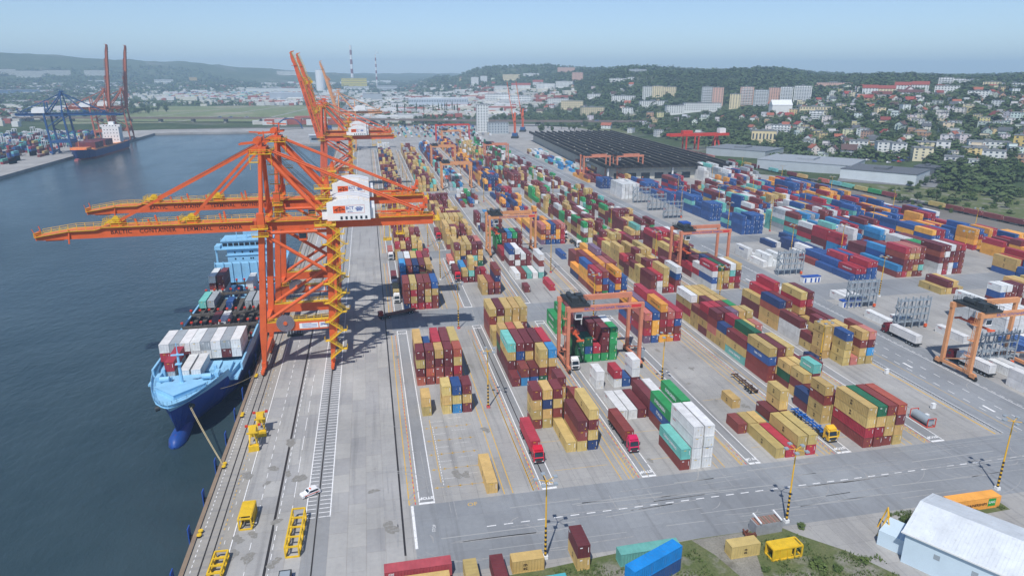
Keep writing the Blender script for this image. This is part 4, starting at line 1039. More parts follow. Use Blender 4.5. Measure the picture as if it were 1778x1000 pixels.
# hatch coamings and lashing bridges across the hold
for y in (50.5, 64.5, 77.5, 102, 115):
    mb = MB(); mb.box(-12.2, 12.2, y-.5, y+.5, 6.2, 7.0)
    for k in range(9): x = -12 + 3*k; mb.beam((x,y,2.0),(x,y,8.1),.45)
    lb_ = mb.build('lashing_bridge', M['hold'], sh)
    mb = MB()
    for k in range(9): mb.cbox((-12+3*k, y, 8.35),(.75,.75,.5))
    mb.build('red_cap', M['redsteel'], lb_)
for s_ in (-1, 1): mb = MB(); mb.box(min(s_*11.9,s_*12.45), max(s_*11.9,s_*12.45), 30, 126, 4.4, 6.6); mb.build('hatch_coaming', M['deckblue'], sh)
mb = MB(); mb.box(-11.8, 11.8, 48, 101, 4.6, 4.7)
for k in range(9): mb.box(-12+3*k-.12, -12+3*k+.12, 51, 101, 4.7, 6.1)
mb.build('open_hold', M['hold'], sh)
mb = MB(); mb.box(-6, 6, 28, 35, 4.6, 5.9); mb.box(6.4, 9.2, 26, 35, 4.6, 5.6); mb.build('hatch_cover', M['deckblue'], sh)
# superstructure
mb = MB(); mb.box(-12.3, 12.3, 122, 125, 4.6, 13.2)
for k in range(8): mb.box(-12.2+3.3*k, -11.9+3.3*k, 121.5, 122, 4.6, 14.2)
mb.build('forward_bulkhead', M['deckblue'], sh)
mb = MB(); mb.box(-8.0, 9.5, 128, 140, 4.6, 18.0); mb.box(-8.6,10,127.6,128,15.2,15.5); sup = mb.build('accommodation_block', M['deckblue'], sh)
mb = MB()
for z in (7.5, 10.5, 13.4, 16.2):
    for x in (-5.2,-2.2,1.0,1.9,5.2): mb.box(x, x+.6, 127.93, 127.97, z, z+.7)
tag(mb.build('porthole', M['glass'], sup), kind='stuff')
mb = MB(); mb.box(-12.6, 12.6, 127, 134, 18.0, 18.5); mb.box(-9.6, 10.6, 127.6, 138, 18.5, 21.4); mb.box(-12.6,-10.4,127.2,133,18.5,19.6); mb.box(10.7,12.6,127.2,133,18.5,19.6); mb.box(-10.0,11.0,127.2,138.4,21.4,21.8); mb.rail([(-9.8,127.4,21.8),(10.8,127.4,21.8)],1.1,.07); mb.beam((-12.2,128.2,6),(-12.2,128.2,18),.7); mb.beam((12.2,128.2,6),(12.2,128.2,18),.7)
br_ = mb.build('bridge', M['deckblue'], sh)
mb = MB()
for k in range(9): x = -9.3+2.2*k; mb.box(x, x+1.8, 127.5, 127.58, 19.5, 20.7)
mb.build('bridge_window', M['glass'], br_)
mb = MB(); mb.beam((0,131,21.8),(0,131,29),.5); mb.cbox((0,130.6,26),(4.6,.3,.3)); mb.cbox((0,130.4,28),(3,.5,.4)); mb.beam((-4,131,21.8),(-4,131,25),.25); mb.build('radar_mast', M['deckblue'], sh)
mb = MB(); mb.box(-3.5,4.5,143,150,4.6,23); mb.build('funnel', M['deckblue'], sh)
mb = MB(); mb.box(-9.4,-7.4,129.4,133,9.4,11); mb.build('lifeboat', M['orange'], sh)
# cargo on the ship
def shipc(x, y, z, L, c, lab, sx=1.0, lg=''):
    container(x, y, z, L, c, lab, 'containers on the moored ship', True, 0, sx, logo=lg)
top = 'wswwswsw'; bot = 'cwmwwwmw'
for k in range(8):
    x = -64.7 + 1.44 + 2.88*k
    shipc(x, 204.8, 6.05, 2, bot[k], '%s container, lower tier, %s from the water side, in the wide row on the ship' % (CN[bot[k]], ORD[k]), 1.13)
    shipc(x, 204.8, 8.82, 2, top[k], '%s container, upper tier, %s from the water side, in the wide row on the ship' % (CN[top[k]], ORD[k]), 1.13)
shipc(-58.3, 190.6, 5.9, 2, 's', 'grey container under the red one on the ship foredeck', 1.0); shipc(-58.3, 190.6, 8.7, 2, 'c', 'red container lying on a grey one on the ship foredeck', 1.0)
shipc(-54.6, 190.5, 5.95, 2, 'w', 'white reefer container on the ship foredeck beside the red container'); shipc(-51.6, 190.5, 5.95, 2, 'w', 'white reefer container with dark side lettering, innermost on the ship foredeck')
shipc(-55.6, 233.6, 4.75, 2, 'm', 'maroon container down in the open hold of the ship'); shipc(-52.7, 233.6, 4.75, 2, 'w', 'white container down in the open hold of the ship')
shipc(-63.6, 256.0, 5.6, 2, 't', 'aqua container at the outer edge of the ship, beside a grey one'); shipc(-60.7, 256.0, 5.6, 2, 's', 'grey container with dark side lettering beside the aqua one on the ship')
shipc(-54.2, 256.0, 4.75, 1, 'b', 'dark blue tarpaulin-topped container amidships')
for k, x in enumerate((-47.6,-44.6)): shipc(x, 256.0, 4.75, 2, 's', '%s grey container low on the quay side of the ship' % ('outer','inner')[k])
for t in range(3):
    shipc(-62.6, 271.0, 5.3+2.75*t, 2, 'wmw'[t], '%s container, %s of the tall pair before the ship superstructure, water side' % (CN['wmw'[t]], TIER[t]))
    shipc(-59.5, 271.0, 5.3+2.75*t, 2, 'wmm'[t], '%s container, %s of the tall pair before the ship superstructure, quay side' % (CN['wmm'[t]], TIER[t]))
shipc(-54.0, 271.0, 4.75, 1, 'n', 'navy short container before the ship superstructure')
for t in range(2): shipc(-49.0, 271.0, 5.3+2.75*t, 2, 'w', '%s white container near the quay side before the ship superstructure' % ('lower','upper')[t])
# mooring ropes
for k, (a, b_) in enumerate((((-49.3,172.4,6.6),(-37.7,150.6,.45)), ((-49.5,172.2,6.5),(-37.7,150.2,.45)), ((-43.5,181,6.5),(-37.6,204,.45)))):
    mb = MB(); a = Vector(a); b_ = Vector(b_); pr = a; n = 10
    for i in range(1, n+1):
        t = i/n; p = a + (b_-a)*t - Vector((0,0,1.2*4*t*(1-t)*.5)); mb.tube(pr, p, .065, 5, caps=False); pr = p
    tag(mb.build('mooring_rope', paint('rope_%d' % k, srgb(190,176,140), .8)), ('pale mooring rope from the bow down to the quay bollard', 'second pale mooring rope beside the bow rope', 'mooring rope from the foredeck back to the quay under the crane')[k], 'rope')
# ---- second ship at the opposite quay
s2 = empty('container_ship', (-315.5, 838, 0), R(-1), 'small blue-hulled container ship with orange foredeck at the opposite quay', 'ship')
st = []
for (y, a, b_, c_, zd) in ((-.6,.02,.03,.05,9),(.2,.1,.5,2.2,9),(6,1.5,4,7,8.6),(14,5.5,8,10,8.2),(26,9,10.5,11,6.4),(60,11,11,11,6),(118,11,11,11,6.2),(140,8,10,10.8,7.5)):
    rk = max(0, 1-max(y,0)/24); st.append((y,[a,b_,c_],[-4,-.8,zd],[5*rk,3*rk,0]))
hull(s2, st, None, [('lower_hull', paint('hull_red', srgb(150,60,60), .5), 0, 1), ('hull', paint('hull_mid_blue', srgb(32,62,120), .5), 1, 2)])
M['deckorange'] = paint('deck_orange', srgb(226,142,84), .6)
mb = MB(); mb.add([(-s[1][2]+.2,s[0],s[2][2]-.3) for s in st]+[(s[1][2]-.2,s[0],s[2][2]-.3) for s in reversed(st)],[tuple(range(2*len(st)))]); mb.build('deck', M['deckorange'], s2)
mb = MB(); mb.prism([(-8.5,9),(8.5,9),(9.5,20),(-9.5,20)],8.0,10.4); mb.beam((0,12,10),(0,12,17),.4); mb.build('forecastle', M['deckorange'], s2)
mb = MB(); mb.box(-9.5,9.5,112,124,6,26); mb.box(-11.5,11.5,112,118,26,28.6); mb.box(-3,3,117,122,28.6,32); sp = mb.build('accommodation_block', M['white'], s2)
mb = MB()
for z in (10,14,18,22,27): 
    for x in (-7,-3.5,0,3.5,7): mb.box(x-.5,x+.5,111.9,111.95,z,z+1)
tag(mb.build('porthole', M['glass'], sp), kind='stuff')
mb = MB(); mb.tube((0,-2,-2.4),(0,8,-2.4),2.0,10); mb.build('bulbous_bow', paint('bulb_red', srgb(190,110,110), .5), s2)
mbm = MB()
for y in (32,45,64,77):
    for r_ in range(8):
        for t in range(3): mbm.col = tuple(v*rnd.uniform(.85,1.1) for v in CC['m' if rnd.random() < .85 else 'r']); mbm.box(-10.2+2.55*r_, -10.2+2.55*r_+2.44, y, y+12.1, 6.3+2.7*t, 6.3+2.7*t+2.66)
tag(mbm.build('ship_containers', M['contv']), 'maroon containers stacked on the small ship at the opposite quay', 'containers', None, 'stuff').location = (-315.5,838,0)
# ================================================================== VEHICLES, LAMPS, YARD FURNITURE
def wheel_mesh(r_, w):
    mb = MB(); mb.tube((-w/2,0,0),(w/2,0,0),r_,14); mb.mi = 1; mb.tube((-w/2-.02,0,0),(w/2+.02,0,0),r_*.5,10); return mb.mesh('wheel', [M['black'], M['galv']])
WH = wheel_mesh(.52, .6); WC = wheel_mesh(.33, .24)
def cab_mesh():
    mb = MB(); mb.prismx([(0,.55),(2.3,.55),(2.3,3.05),(2.0,3.55),(1.1,3.55),(.35,3.0),(.12,1.75),(0,1.6)], -1.24, 1.24); return mb.mesh('cab', M['objpaint'])
CAB = cab_mesh()
mb = MB(); mb.quad((-1.08,.1,1.85),(1.08,.1,1.85),(1.0,.33,2.95),(-1.0,.33,2.95))
for s_ in (-1,1): mb.quad((s_*1.25,.4,1.85),(s_*1.25,1.5,1.85),(s_*1.25,1.5,2.75),(s_*1.25,.6,2.75))
CGL = mb.mesh('windscreen', M['glass'])
mb = MB(); mb.box(-1.0,1.0,-.05,.0,.75,1.55); mb.box(-1.25,1.25,-.12,.1,.38,.62); CGR = mb.mesh('grille', M['dark'])
mb = MB()
for s_ in (-1,1): mb.box(min(s_*.72,s_*1.12), max(s_*.72,s_*1.12), -.09, -.055, .66, .86)
CHL = mb.mesh('headlight', M['textwhite'])
mb = MB()
for s_ in (-1,1): mb.box(min(s_*1.3,s_*1.52), max(s_*1.3,s_*1.52), .2, .3, 2.0, 2.8)
CMR = mb.mesh('mirror', M['dark'])
mb = MB(); mb.box(-.9,.9,.12,.9,3.1,3.4); mb.prismx([(.45,3.56),(2.1,3.56),(2.1,4.0),(1.5,3.95)], -1.1, 1.1); CDE = mb.mesh('roof_deflector', M['objpaint'])
def truck(loc, rz, cabcol, label, cargo=None, frame=None, grp='trucks in the terminal', trailer=True, tint=None):
    """tractor (nose at local -Y) with a skeletal semi-trailer"""
    r = empty('truck', loc, rz, label, 'truck', grp)
    link('cab', CAB, r, color=cabcol); link('windscreen', CGL, r); link('grille', CGR, r); link('headlight', CHL, r); link('mirror', CMR, r); link('roof_deflector', CDE, r, color=cabcol)
    fr = frame or M['dark']
    mb = MB(); mb.box(-.45,.45,1.0,6.2,.6,.95); mb.box(-1.15,-.5,2.6,4.1,.45,1.0); mb.box(.5,1.15,2.6,4.1,.45,1.0); mb.build('tractor_frame', M['dark'], r)
    for s_ in (-.95,.95):
        for y in (1.35, 5.1): link('wheel', WH, r, (s_, y, .52))
    if trailer:
        mb = MB()
        for s_ in (-.45,.45): mb.box(s_-.12, s_+.12, 3.4, 16.4, 1.05, 1.38)
        for y in (3.6,6.5,9.6,12.8,16.2): mb.box(-1.2,1.2,y-.15,y+.15,1.1,1.4)
        for y in (8.4,11,14.4): mb.box(-.9,.9,y-.1,y+.1,1.0,1.2)
        mb.box(-.15,.15,8,8.3,.3,1.1); mb.build('trailer_chassis', fr, r)
        for s_ in (-.95,.95):
            for y in (12.2, 13.5, 14.8): link('wheel', WH, r, (s_, y, .52))
    if cargo:
        c, L, y0, lab, lg = cargo
        m_ = Matrix.Translation(loc) @ Matrix.Rotation(rz, 4, 'Z'); p = m_ @ Vector((0, y0, 1.41))
        container(p.x, p.y, p.z, L, c, lab, 'containers riding on trucks', True, rz, logo=lg)
    return r
RED = srgb(200,28,52); WHT = (.74,.75,.76); YEL = srgb(232,184,52); MAR = srgb(110,26,40); PNK = srgb(196,30,84); DRK = srgb(40,52,60)
truck((35.0,137,0), 0, RED, 'red truck with a crimson container in the near lane', ('c',2,3.7,'crimson container on the red truck in the near lane',''))
truck((58.9,137,0), 0, PNK, 'pinkish red truck with a brown-red container in the near lane', ('r',2,3.7,'brown-red container on the pinkish red truck',''))
t3 = truck((109.4,131.5,0), 0, YEL, 'yellow-cab truck with an empty blue trailer between mustard stacks', None, paint('trailer_blue', srgb(40,100,180), .5))
MB().box(1.26,2.2,.6,.68,1.1,2.9).build('open_door', M['yellow'], t3)
truck((177.8,197,0), math.pi, MAR, 'maroon truck hauling a long white reefer along the truck road', ('w',2,3.7,'white reefer container on the maroon truck on the truck road',''))
truck((181.2,171.5,0), math.pi, MAR, 'maroon truck standing under the right-edge gantry crane', ('w',2,3.7,'white reefer container on the maroon truck under the gantry',''))
truck((7.6,331,0), 0, WHT, 'white truck with a salmon container, farthest in the quayside lane', ('p',2,3.7,'salmon container on the farthest white truck in the quayside lane',''))
truck((7.5,263.5,0), 0, WHT, 'white truck with a mustard container, nearest in the quayside lane', ('y',2,3.7,'mustard container on the nearest white truck in the quayside lane',''))
truck((7.5,283,0), 0, WHT, 'white truck with a dark maroon container, middle of the quayside lane', ('m',2,3.7,'dark maroon container on the middle truck in the quayside lane',''))
truck((35.6,289,0), 0, RED, 'red truck with a maroon container in the second lane', ('m',2,3.7,'maroon container on the red truck in the second lane',''))
truck((35.3,307.5,0), 0, WHT, 'white-cab truck with a salmon container just behind the red truck', ('p',2,3.7,'salmon container on the white-cab truck behind the red one',''))
truck((35.3,370,0), 0, RED, 'dark red truck with a maroon container far up the second lane', ('m',2,3.7,'maroon container on the dark red truck far up the second lane',''))
truck((106.5,336,0), 0, WHT, 'white truck with an empty trailer between tall stacks')
truck((105.5,359,0), 0, WHT, 'white truck behind the empty-trailer truck between tall stacks', ('m',2,3.7,'maroon container on the rear white truck between stacks',''))
truck((59.0,186.5,0), 0, WHT, 'white truck with red bumper under the middle gantry crane')
truck((250.0,262,0), 0, DRK, 'dark truck parked beside the tall maroon and white stack')
truck((246,340,0), 0, WHT, 'white truck waiting behind the aqua stacks', ('n',2,3.7,'navy container on the waiting white truck',''))
truck((7.6,478,0), 0, WHT, 'white truck far along the quayside lane', ('y',2,3.7,'mustard container on the truck far along the quayside lane',''))
# dark empty trailer in the lane
r = empty('parked_trailer', (104.8,160,0), 0, 'dark empty skeletal trailer parked left of the mustard stacks', 'trailer')
mb = MB()
for s_ in (-.45,.45): mb.box(s_-.12, s_+.12, 0, 12, 1.05, 1.38)
for y in (.3,3.5,7,11.6): mb.box(-1.2,1.2,y-.15,y+.15,1.1,1.4)
mb.build('chassis', paint('rusty_trailer', srgb(92,70,60), .7), r)
for s_ in (-.95,.95):
    for y in (.9,2.2,3.5): link('wheel', WH, r, (s_, y, .52))
# terminal tractor with flat trailer crossing the apron
r = empty('terminal_tractor', (-.2,246,0), R(-66), 'rust-brown terminal tractor pulling an empty flat trailer across the apron', 'tractor')
RB = paint('rust_brown_paint', srgb(104,62,50), .6, dirt=srgb(70,56,50), dirt_amt=.5)
mb = MB(); mb.box(-1.2,1.2,.4,4.6,.7,1.2); mb.build('chassis', M['dark'], r); MB().box(-1.2,.2,.3,1.9,1.2,3.0).build('cab', paint('tractor_red', srgb(150,48,42), .5), r)
MB().box(-1.0,0,.27,.29,1.9,2.7).build('windscreen', M['glass'], r); MB().box(-1.22,1.22,3.2,15.5,1.15,1.45).box(-.5,.5,3.2,15.5,.9,1.15).build('flat_trailer', RB, r)
for s_ in (-.95,.95):
    for y in (1.1,3.9,12.4,13.7): link('wheel', WH, r, (s_, y, .52))
# car
def car(loc, rz, col, label, group=None, small=False):
    r = empty('car', loc, rz, label, 'car', group)
    mb = MB(); mb.prismx([(0,.3),(0,.75),(.25,.95),(1.15,1.02),(1.85,1.62),(3.9,1.66),(4.5,1.1),(4.55,.3)], -.88, .88); mb.build('body', M['objpaint'], r).color = (*col,1)
    mb = MB(); mb.quad((-.75,1.2,1.06),(.75,1.2,1.06),(.7,1.82,1.6),(-.7,1.82,1.6)); mb.quad((-.75,4.42,1.17),(.75,4.42,1.17),(.7,3.96,1.6),(-.7,3.96,1.6))
    for s_ in (-1,1): mb.quad((s_*.89,1.5,1.08),(s_*.89,4.1,1.1),(s_*.89,3.8,1.56),(s_*.89,1.95,1.56))
    mb.build('window', M['glass'], r)
    for s_ in (-.78,.78):
        for y in (.85,3.6): link('wheel', WC, r, (s_, y, .33))
    return r
cr = car((-19.0,134.3,0), R(-62), (.78,.78,.79), 'white estate car with orange side stripe beside the ladder marking')
mb = MB()
for s_ in (-1,1): mb.box(s_*.885-.01, s_*.885+.01, .6, 4.3, .62, .78)
mb.box(-.3,.3,2.2,2.5,1.67,1.78); mb.build('side_stripe', M['logoorange'], cr); cr.scale = (.92,.92,.92)
# ---- lamp masts with striped feet
def lamp(x, y, label, h=17.0):
    r = empty('lamp_mast', (x, y, 0), 0, label, 'lamp mast', 'yellow floodlight masts in the yard')
    mb = MB(); mb.tube((0,0,7.4),(0,0,h),.17,8,.11); mb.build('pole', M['lampy'], r)
    mb = MB(); mb.tube((0,0,0),(0,0,7.4),.24,8,.18); po = mb.build('striped_foot', M['lampy'], r)
    mb = MB()
    for k in range(7): mb.tube((0,0,.55+k*1.0),(0,0,1.05+k*1.0),.262-.008*k,8,.258-.008*k,caps=True)
    mb.build('black_band', M['stripeb'], po)
    mb = MB()
    for k in range(5):
        a = 2*math.pi*k/5 + .4; mb.beam((0,0,h-.1),(1.9*math.cos(a),1.9*math.sin(a),h+.15),.09)
    mb.build('bracket', M['lampy'], r)
    for k in range(5):
        a = 2*math.pi*k/5 + .4; mb = MB(); mb.cbox((2.0*math.cos(a),2.0*math.sin(a),h+.15),(.75,.75,.3)); mb.build('floodlight', M['galv'], r)
    mb = MB(); mb.cbox((0,0,.35),(.9,.9,.7)); mb.build('base_block', M['mr'] if y > 120 and rnd.random() < .5 else M['white'], r)
    return r
kx = {28.2:'between the first and second blocks', 79.6:'between the third and fourth blocks', 131.5:'between the fifth and sixth blocks', 204.0:'past the truck road', 228.5:'among the blue stacks', 276.0:'among the right-hand stacks', 330.0:'near the rail tracks'}
lamps = [(28.3,104.9),(79.7,105.4),(132.4,106.3)] + [(28.1,167.6+63*k) for k in range(9)] + [(79.6,168.4+63*k) for k in range(9)] + [(131.5,169.0+63*k) for k in range(7)] + [(204,232+63*k) for k in range(4)] + [(228.5,290+63*k) for k in range(4)] + [(276,265+63*k) for k in range(5)] + [(330,250+63*k) for k in range(6)]
cnt = {}
for (x, y) in lamps:
    kk = min(kx, key=lambda q: abs(q-x)); i = cnt.get(kk, 0); cnt[kk] = i+1
    lamp(x, y, 'yellow floodlight mast, %s from the front, %s' % (ORD[i], kx[kk]))
# ---- reefer racks
def rack(x, y, label):
    r = empty('reefer_rack', (x, y, 0), 0, label, 'rack', 'steel reefer racks')
    for k in range(5):
        mb = MB()
        for dy in (0, 1.6): mb.beam((k*3.1,dy,0),(k*3.1,dy,11.6),.3)
        for z in (2,5,8,11): mb.beam((k*3.1,0,z),(k*3.1,1.6,z),.16)
        mb.build('post', M['galv'], r)
    for z in (2.4, 5.0, 7.7, 10.4):
        mb = MB(); mb.box(-.3,12.7,0,1.6,z-.06,z+.06); mb.rail([(-.3,0,z),(12.7,0,z)],1.1,.08,1.55); pl = mb.build('platform', M['galv'], r)
    for k in range(4):
        mb = MB(); z = 0 if k == 0 else 2.4+2.66*(k-1); z1 = 2.4+2.66*k; a, b_ = ((-.2,2.6) if k % 2 else (2.6,-.2))
        for dy in (1.7,2.4): mb.beam((a,dy,z),(b_,dy,z1),.12,.25)
        mb.build('stair_flight', M['galv'], r)
    for k in range(4):
        mb = MB(); mb.beam((k*3.1+.1,1.6,.2),(k*3.1+3,1.6,10.2),.1); mb.build('brace', M['galv'], r)
    MB().cbox((11.6,-.4,.9),(.8,.7,1.1)).build('power_box', M['logoorange'], r)
for k, (x, y) in enumerate(((181,221),(183.5,197.5),(180.5,268.5),(182.5,400),(183,427),(184,456.6),(184.5,163))):
    rack(x, y, ['grey reefer rack behind the white container beside the truck road','grey reefer rack beside the maroon truck','grey reefer rack next to the blue-roofed booth','grey reefer rack, nearest of the three far ones','grey reefer rack, middle of the three far ones','grey reefer rack before the white reefer stack','grey reefer rack seen through the right-edge gantry legs'][k])
# ---- booths
for k, (x, y, lab) in enumerate(((184.6,252.6,'white booth with blue roof and doors on the cross road'),(179.5,219.5,'white booth with blue roof behind a reefer rack'))):
    r = empty('site_booth', (x, y+2.6, 0), 0, lab, 'booth'); MB().box(0,8.4,0,2.5,.1,2.6).build('wall', M['white'], r); MB().box(-.1,8.5,-.1,2.6,2.6,2.95).build('roof', M['textblue'], r)
    for dx in (.6,3.4,5.6,7.2): MB().box(dx,dx+.8,-.03,-.005,.2,2.2).build('door', M['textblue'], r)
# ---- yellow lifting gear and boxes on the apron
def yframe(loc, rz, L, W_, H_, label, name, x_brace=True, roof=False, n=3, legs=True):
    r = empty(name, loc, rz, label, 'lifting frame'); Yl = M['yellow']
    for z in (.15, H_):
        mb = MB()
        for x in (-W_/2, W_/2): mb.beam((x,0,z),(x,L,z),.3)
        for k in range(n+1): mb.beam((-W_/2,L*k/n,z),(W_/2,L*k/n,z),.28)
        mb.build('frame_ring', Yl, r)
    for k in range(n+1):
        for x in (-W_/2, W_/2): MB().beam((x,L*k/n,.15),(x,L*k/n,H_),.26).build('post', Yl, r)
    if x_brace:
        for k in range(n): MB().beam((W_/2,L*k/n,.2),(W_/2,L*(k+1)/n,H_),.14).beam((-W_/2,L*k/n,.2),(-W_/2,L*(k+1)/n,H_),.14).build('brace', Yl, r)
    if roof: MB().box(-W_/2,W_/2,L*.1,L,H_+.16,H_+.24).box(-W_/2,-W_/2+.08,L*.35,L,.3,H_).box(W_/2-.08,W_/2,L*.35,L,.3,H_).build('panel', Yl, r)
    return r
yframe((-29.1,125.4,0), R(-1), 6.0, 2.4, 2.6, 'yellow open-ended steel box on the apron', 'steel_box', False, True, 2)
yframe((-19.0,114.9,0), R(-1.5), 12.2, 2.5, 2.4, 'long yellow lifting frame lying beside the slot drain', 'lifting_frame', True, False, 4)
yframe((-32.3,111.4,0), R(-2), 6.2, 2.3, 1.5, 'yellow lifting frame at the bottom edge beside the quay', 'lifting_frame', True, False, 3)
for k, (x, y, lab) in enumerate(((-32.0,157.2,'yellow spreader stand with red hooks, nearer of two by the ship bow'),(-31.2,164.2,'yellow spreader stand with red hooks, farther of two by the ship bow'))):
    r = empty('spreader_stand', (x, y, 0), R(6), lab, 'lifting frame', 'yellow spreader stands'); Yl = M['yellow']
    MB().box(-1.2,1.2,-.6,.6,0,1.5).build('foot', Yl, r); MB().box(-1.1,1.1,3.6,4.6,1.8,3.0).build('foot', Yl, r)
    for s_ in (-.9,.9): MB().beam((s_,0,1.5),(s_,3.8,4.8),.26).beam((s_,0,1.5),(s_*.3,0,4.8),.2).build('post', Yl, r)
    MB().beam((-1.3,0,4.8),(1.3,0,4.8),.35).beam((-1.3,3.8,4.8),(1.3,3.8,4.8),.35).box(-.8,.8,-.2,4,4.7,4.95).build('top_frame', Yl, r); MB().cbox((-1.5,3.8,4.9),(.7,.5,.5)).cbox((1.5,3.8,4.9),(.7,.5,.5)).build('hook', M['redsteel'], r)
r = empty('generator_set', (-19.6,107,0), 0, 'small dark generator with blue base at the bottom edge of the apron', 'generator'); MB().box(-1.1,1.1,0,2.6,.3,1.6).build('housing', M['dark'], r); MB().box(-1.2,1.2,-.2,2.8,0,.3).build('base', M['textblue'], r); MB().box(-.9,.9,.4,2.2,1.62,1.7).build('radiator_grille', M['galv'], r)
r = empty('work_platform', (-29.5,236,0), R(4), 'dark barred hatch stand on the apron under the crane', 'stand'); MB().box(-2.6,2.6,-1.6,1.6,.1,1.0).build('base', M['dark'], r)
for k in range(6): MB().beam((-2.4+.95*k,-1.5,1.0),(-2.4+.95*k,1.5,1.25),.2).build('bar', M['galv'], r)
# ---- bollards and fenders along the quay
for k in range(15):
    y = 99.5 + 25.4*k
    for j in (0, 1):
        r = empty('mooring_bollard', (-37.75, y+1.3*j, 0), 0, 'yellow and black mooring bollard, %s of the %s pair along the quay edge' % (('nearer','farther')[j], ORD[k]), 'bollard', 'mooring bollards along the quay')
        MB().tube((0,0,0),(0,0,.5),.4,10,.3).build('stem', M['stripeb'], r); MB().tube((0,0,.5),(0,0,.72),.52,10,.46).build('head', M['yellow'], r)
for k in range(17):
    y = 113.5 + 12.9*k
    r = empty('quay_fender', (-39.05, y, 0), 0, 'blue panel fender, %s from the front along the quay wall' % ordn(k), 'fender', 'blue fenders along the quay wall')
    MB().box(-1.05,-.85,-.8,.8,-2.6,1.6).build('panel', M['textblue'], r); MB().tube((-.85,0,-.8),(-.02,0,-.8),.5,10).build('rubber_cone', M['black'], r)
# ---- tank container
r = empty('tank_container', (139.6,133.2,0), 0, 'grey cylindrical tank container in a red frame on the lane', 'tank')
MB().tube((0,.4,1.35),(0,5.7,1.35),1.12,18).build('tank', M['galv'], r)
for y in (0,6): MB().beam((-1.2,y,0),(-1.2,y,2.5),.16).beam((1.2,y,0),(1.2,y,2.5),.16).beam((-1.2,y,2.5),(1.2,y,2.5),.16).beam((-1.2,y,.1),(1.2,y,.1),.16).build('end_frame', M['redsteel'], r)
MB().beam((-1.2,0,.1),(-1.2,6,.1),.18).beam((1.2,0,.1),(1.2,6,.1),.18).build('bottom_rail', M['redsteel'], r)
for k, (x, y, lab) in enumerate(((152.0,164.5,'small white cabinet in front of the mustard stacks'),(148.2,142,'small white cabinet beside the tank container'),(141.5,137,'small white cabinet behind the tank container'))): 
    r = empty('cabinet', (x,y,0), 0, lab, 'cabinet'); MB().box(-.5,.5,-.4,.4,.15,1.6).build('body', M['white'], r); MB().box(-.56,.56,-.46,.46,1.6,1.68).build('roof', M['white'], r)
container(134.9, 174.0, 0, 1, 'n', 'navy short container standing in the lane before the mustard towers', 'containers stacked in the yard', True)
# ================================================================== VERGE AT THE BOTTOM OF THE PICTURE
V = 'containers on the near verge'
container(10.3, 104.9, 0, 2, 'c', 'faded pink-red long container lying across the near verge', V, True, R(90), tint=srgb(178,84,92), logo='CAI')
container(13.6, 92.2, 0, 2, 'y', 'mustard long container end-on on the near verge', V, True, 0, logo='')
container(9.6, 101.0, 0, 2, 'y', 'mustard long container in front of the pink-red one on the verge', V, True, R(90), logo='')
container(18.6, 92.4, 0, 2, 'm', 'maroon long container with dark roof stains end-on on the verge', V, True, 0, logo='')
container(27.3, 103.0, 0, 1, 'y', 'worn mustard short container with black lettering on the verge', V, True, R(90), rside=False, logo='')
mqs = link('logo', text_mesh('m\nsc', 1.0, M['textblack'], bold=.03), None); q_ = bpy.data.objects.new('x', None); bpy.data.objects.remove(q_)
mqs.parent = [o for o in COL.objects if o.get('label') == 'worn mustard short container with black lettering on the verge'][0]
mqs.matrix_local = Matrix.Translation((-CW/2-.006, 3.6, CH*.5)) @ SIDE_L
container(34.4, 100.2, 0, 1, 'y', 'mustard short container under the maroon one on the verge', V, True, 0, logo='y'); container(34.4, 100.2, 2.74, 1, 'm', 'maroon short container topping the mustard one on the verge', V, True, 0, logo='CAI')
container(53.6, 101.0, 0, 2, 't', 'aqua long container lying across the verge behind the blue ones', V, True, R(91), logo='')
container(51.6, 97.6, 0, 2, 'b', 'dark blue long container under the rusty light blue one', V, True, R(113.5), logo='')
container(51.6, 97.6, 2.74, 2, 'l', 'light blue long container with rusty roof, askew on the verge', V, True, R(113.5), tint=srgb(34,142,222), logo='')
container(68.8, 98.6, 0, 1, 'y', 'mustard short container with black lettering beside the yellow frame', V, True, R(91), logo='y', rside=False)
container(30.0, 96.0, 0, 2, 't', 'aqua long container at the bottom edge of the verge', V, True, R(92), tint=srgb(90,190,200), logo='')
oc = container(127.2, 102.0, 0, 2, 'h', 'orange-yellow long container with green square print before the white warehouse', V, True, R(90), logo='')
q = link('logo', text_mesh('CONTAINERSHIPS', .85, M['textblack'], bold=.02), oc); q.matrix_local = Matrix.Translation((-CW/2-.006, 6.8, 1.2)) @ SIDE_L
mb = MB(); mb.quad((-CW/2-.006,3.1,.6),(-CW/2-.006,1.2,.6),(-CW/2-.006,1.2,2.4),(-CW/2-.006,3.1,2.4)); gp = mb.build('green_print', M['textgreen'], oc)
q = link('lng_lettering', text_mesh('LNG', .8, M['textwhite'], bold=.02), oc); q.matrix_local = Matrix.Translation((-CW/2-.02, 2.15, 1.5)) @ SIDE_L
gf = yframe((76.4,96.6,0), R(92), 6.2, 2.4, 2.5, 'bright yellow gas-bottle frame with solid roof on the grass', 'gas_frame', False, True, 4)
r = empty('open_top_box', (77.0,104.0,0), R(92), 'rusty grey open container with white beams on top beside a lamp mast', 'container')
MB().box(-1.2,1.2,0,6,0,2.5).build('body', paint('grey_rust', srgb(150,152,156), .7, dirt=srgb(110,70,54), dirt_amt=.7, scale=.8), r)
for k in range(9): MB().box(-1.15,1.15,.3+.62*k,.75+.62*k,2.5,2.62).build('roof_board', paint('rust_board%d' % (k % 2), srgb(150-20*(k%2),112,98), .8), r)
for y in (.6,5.2): MB().beam((-1.5,y,3.0),(1.5,y,3.3),.3).build('white_beam', M['white'], r)
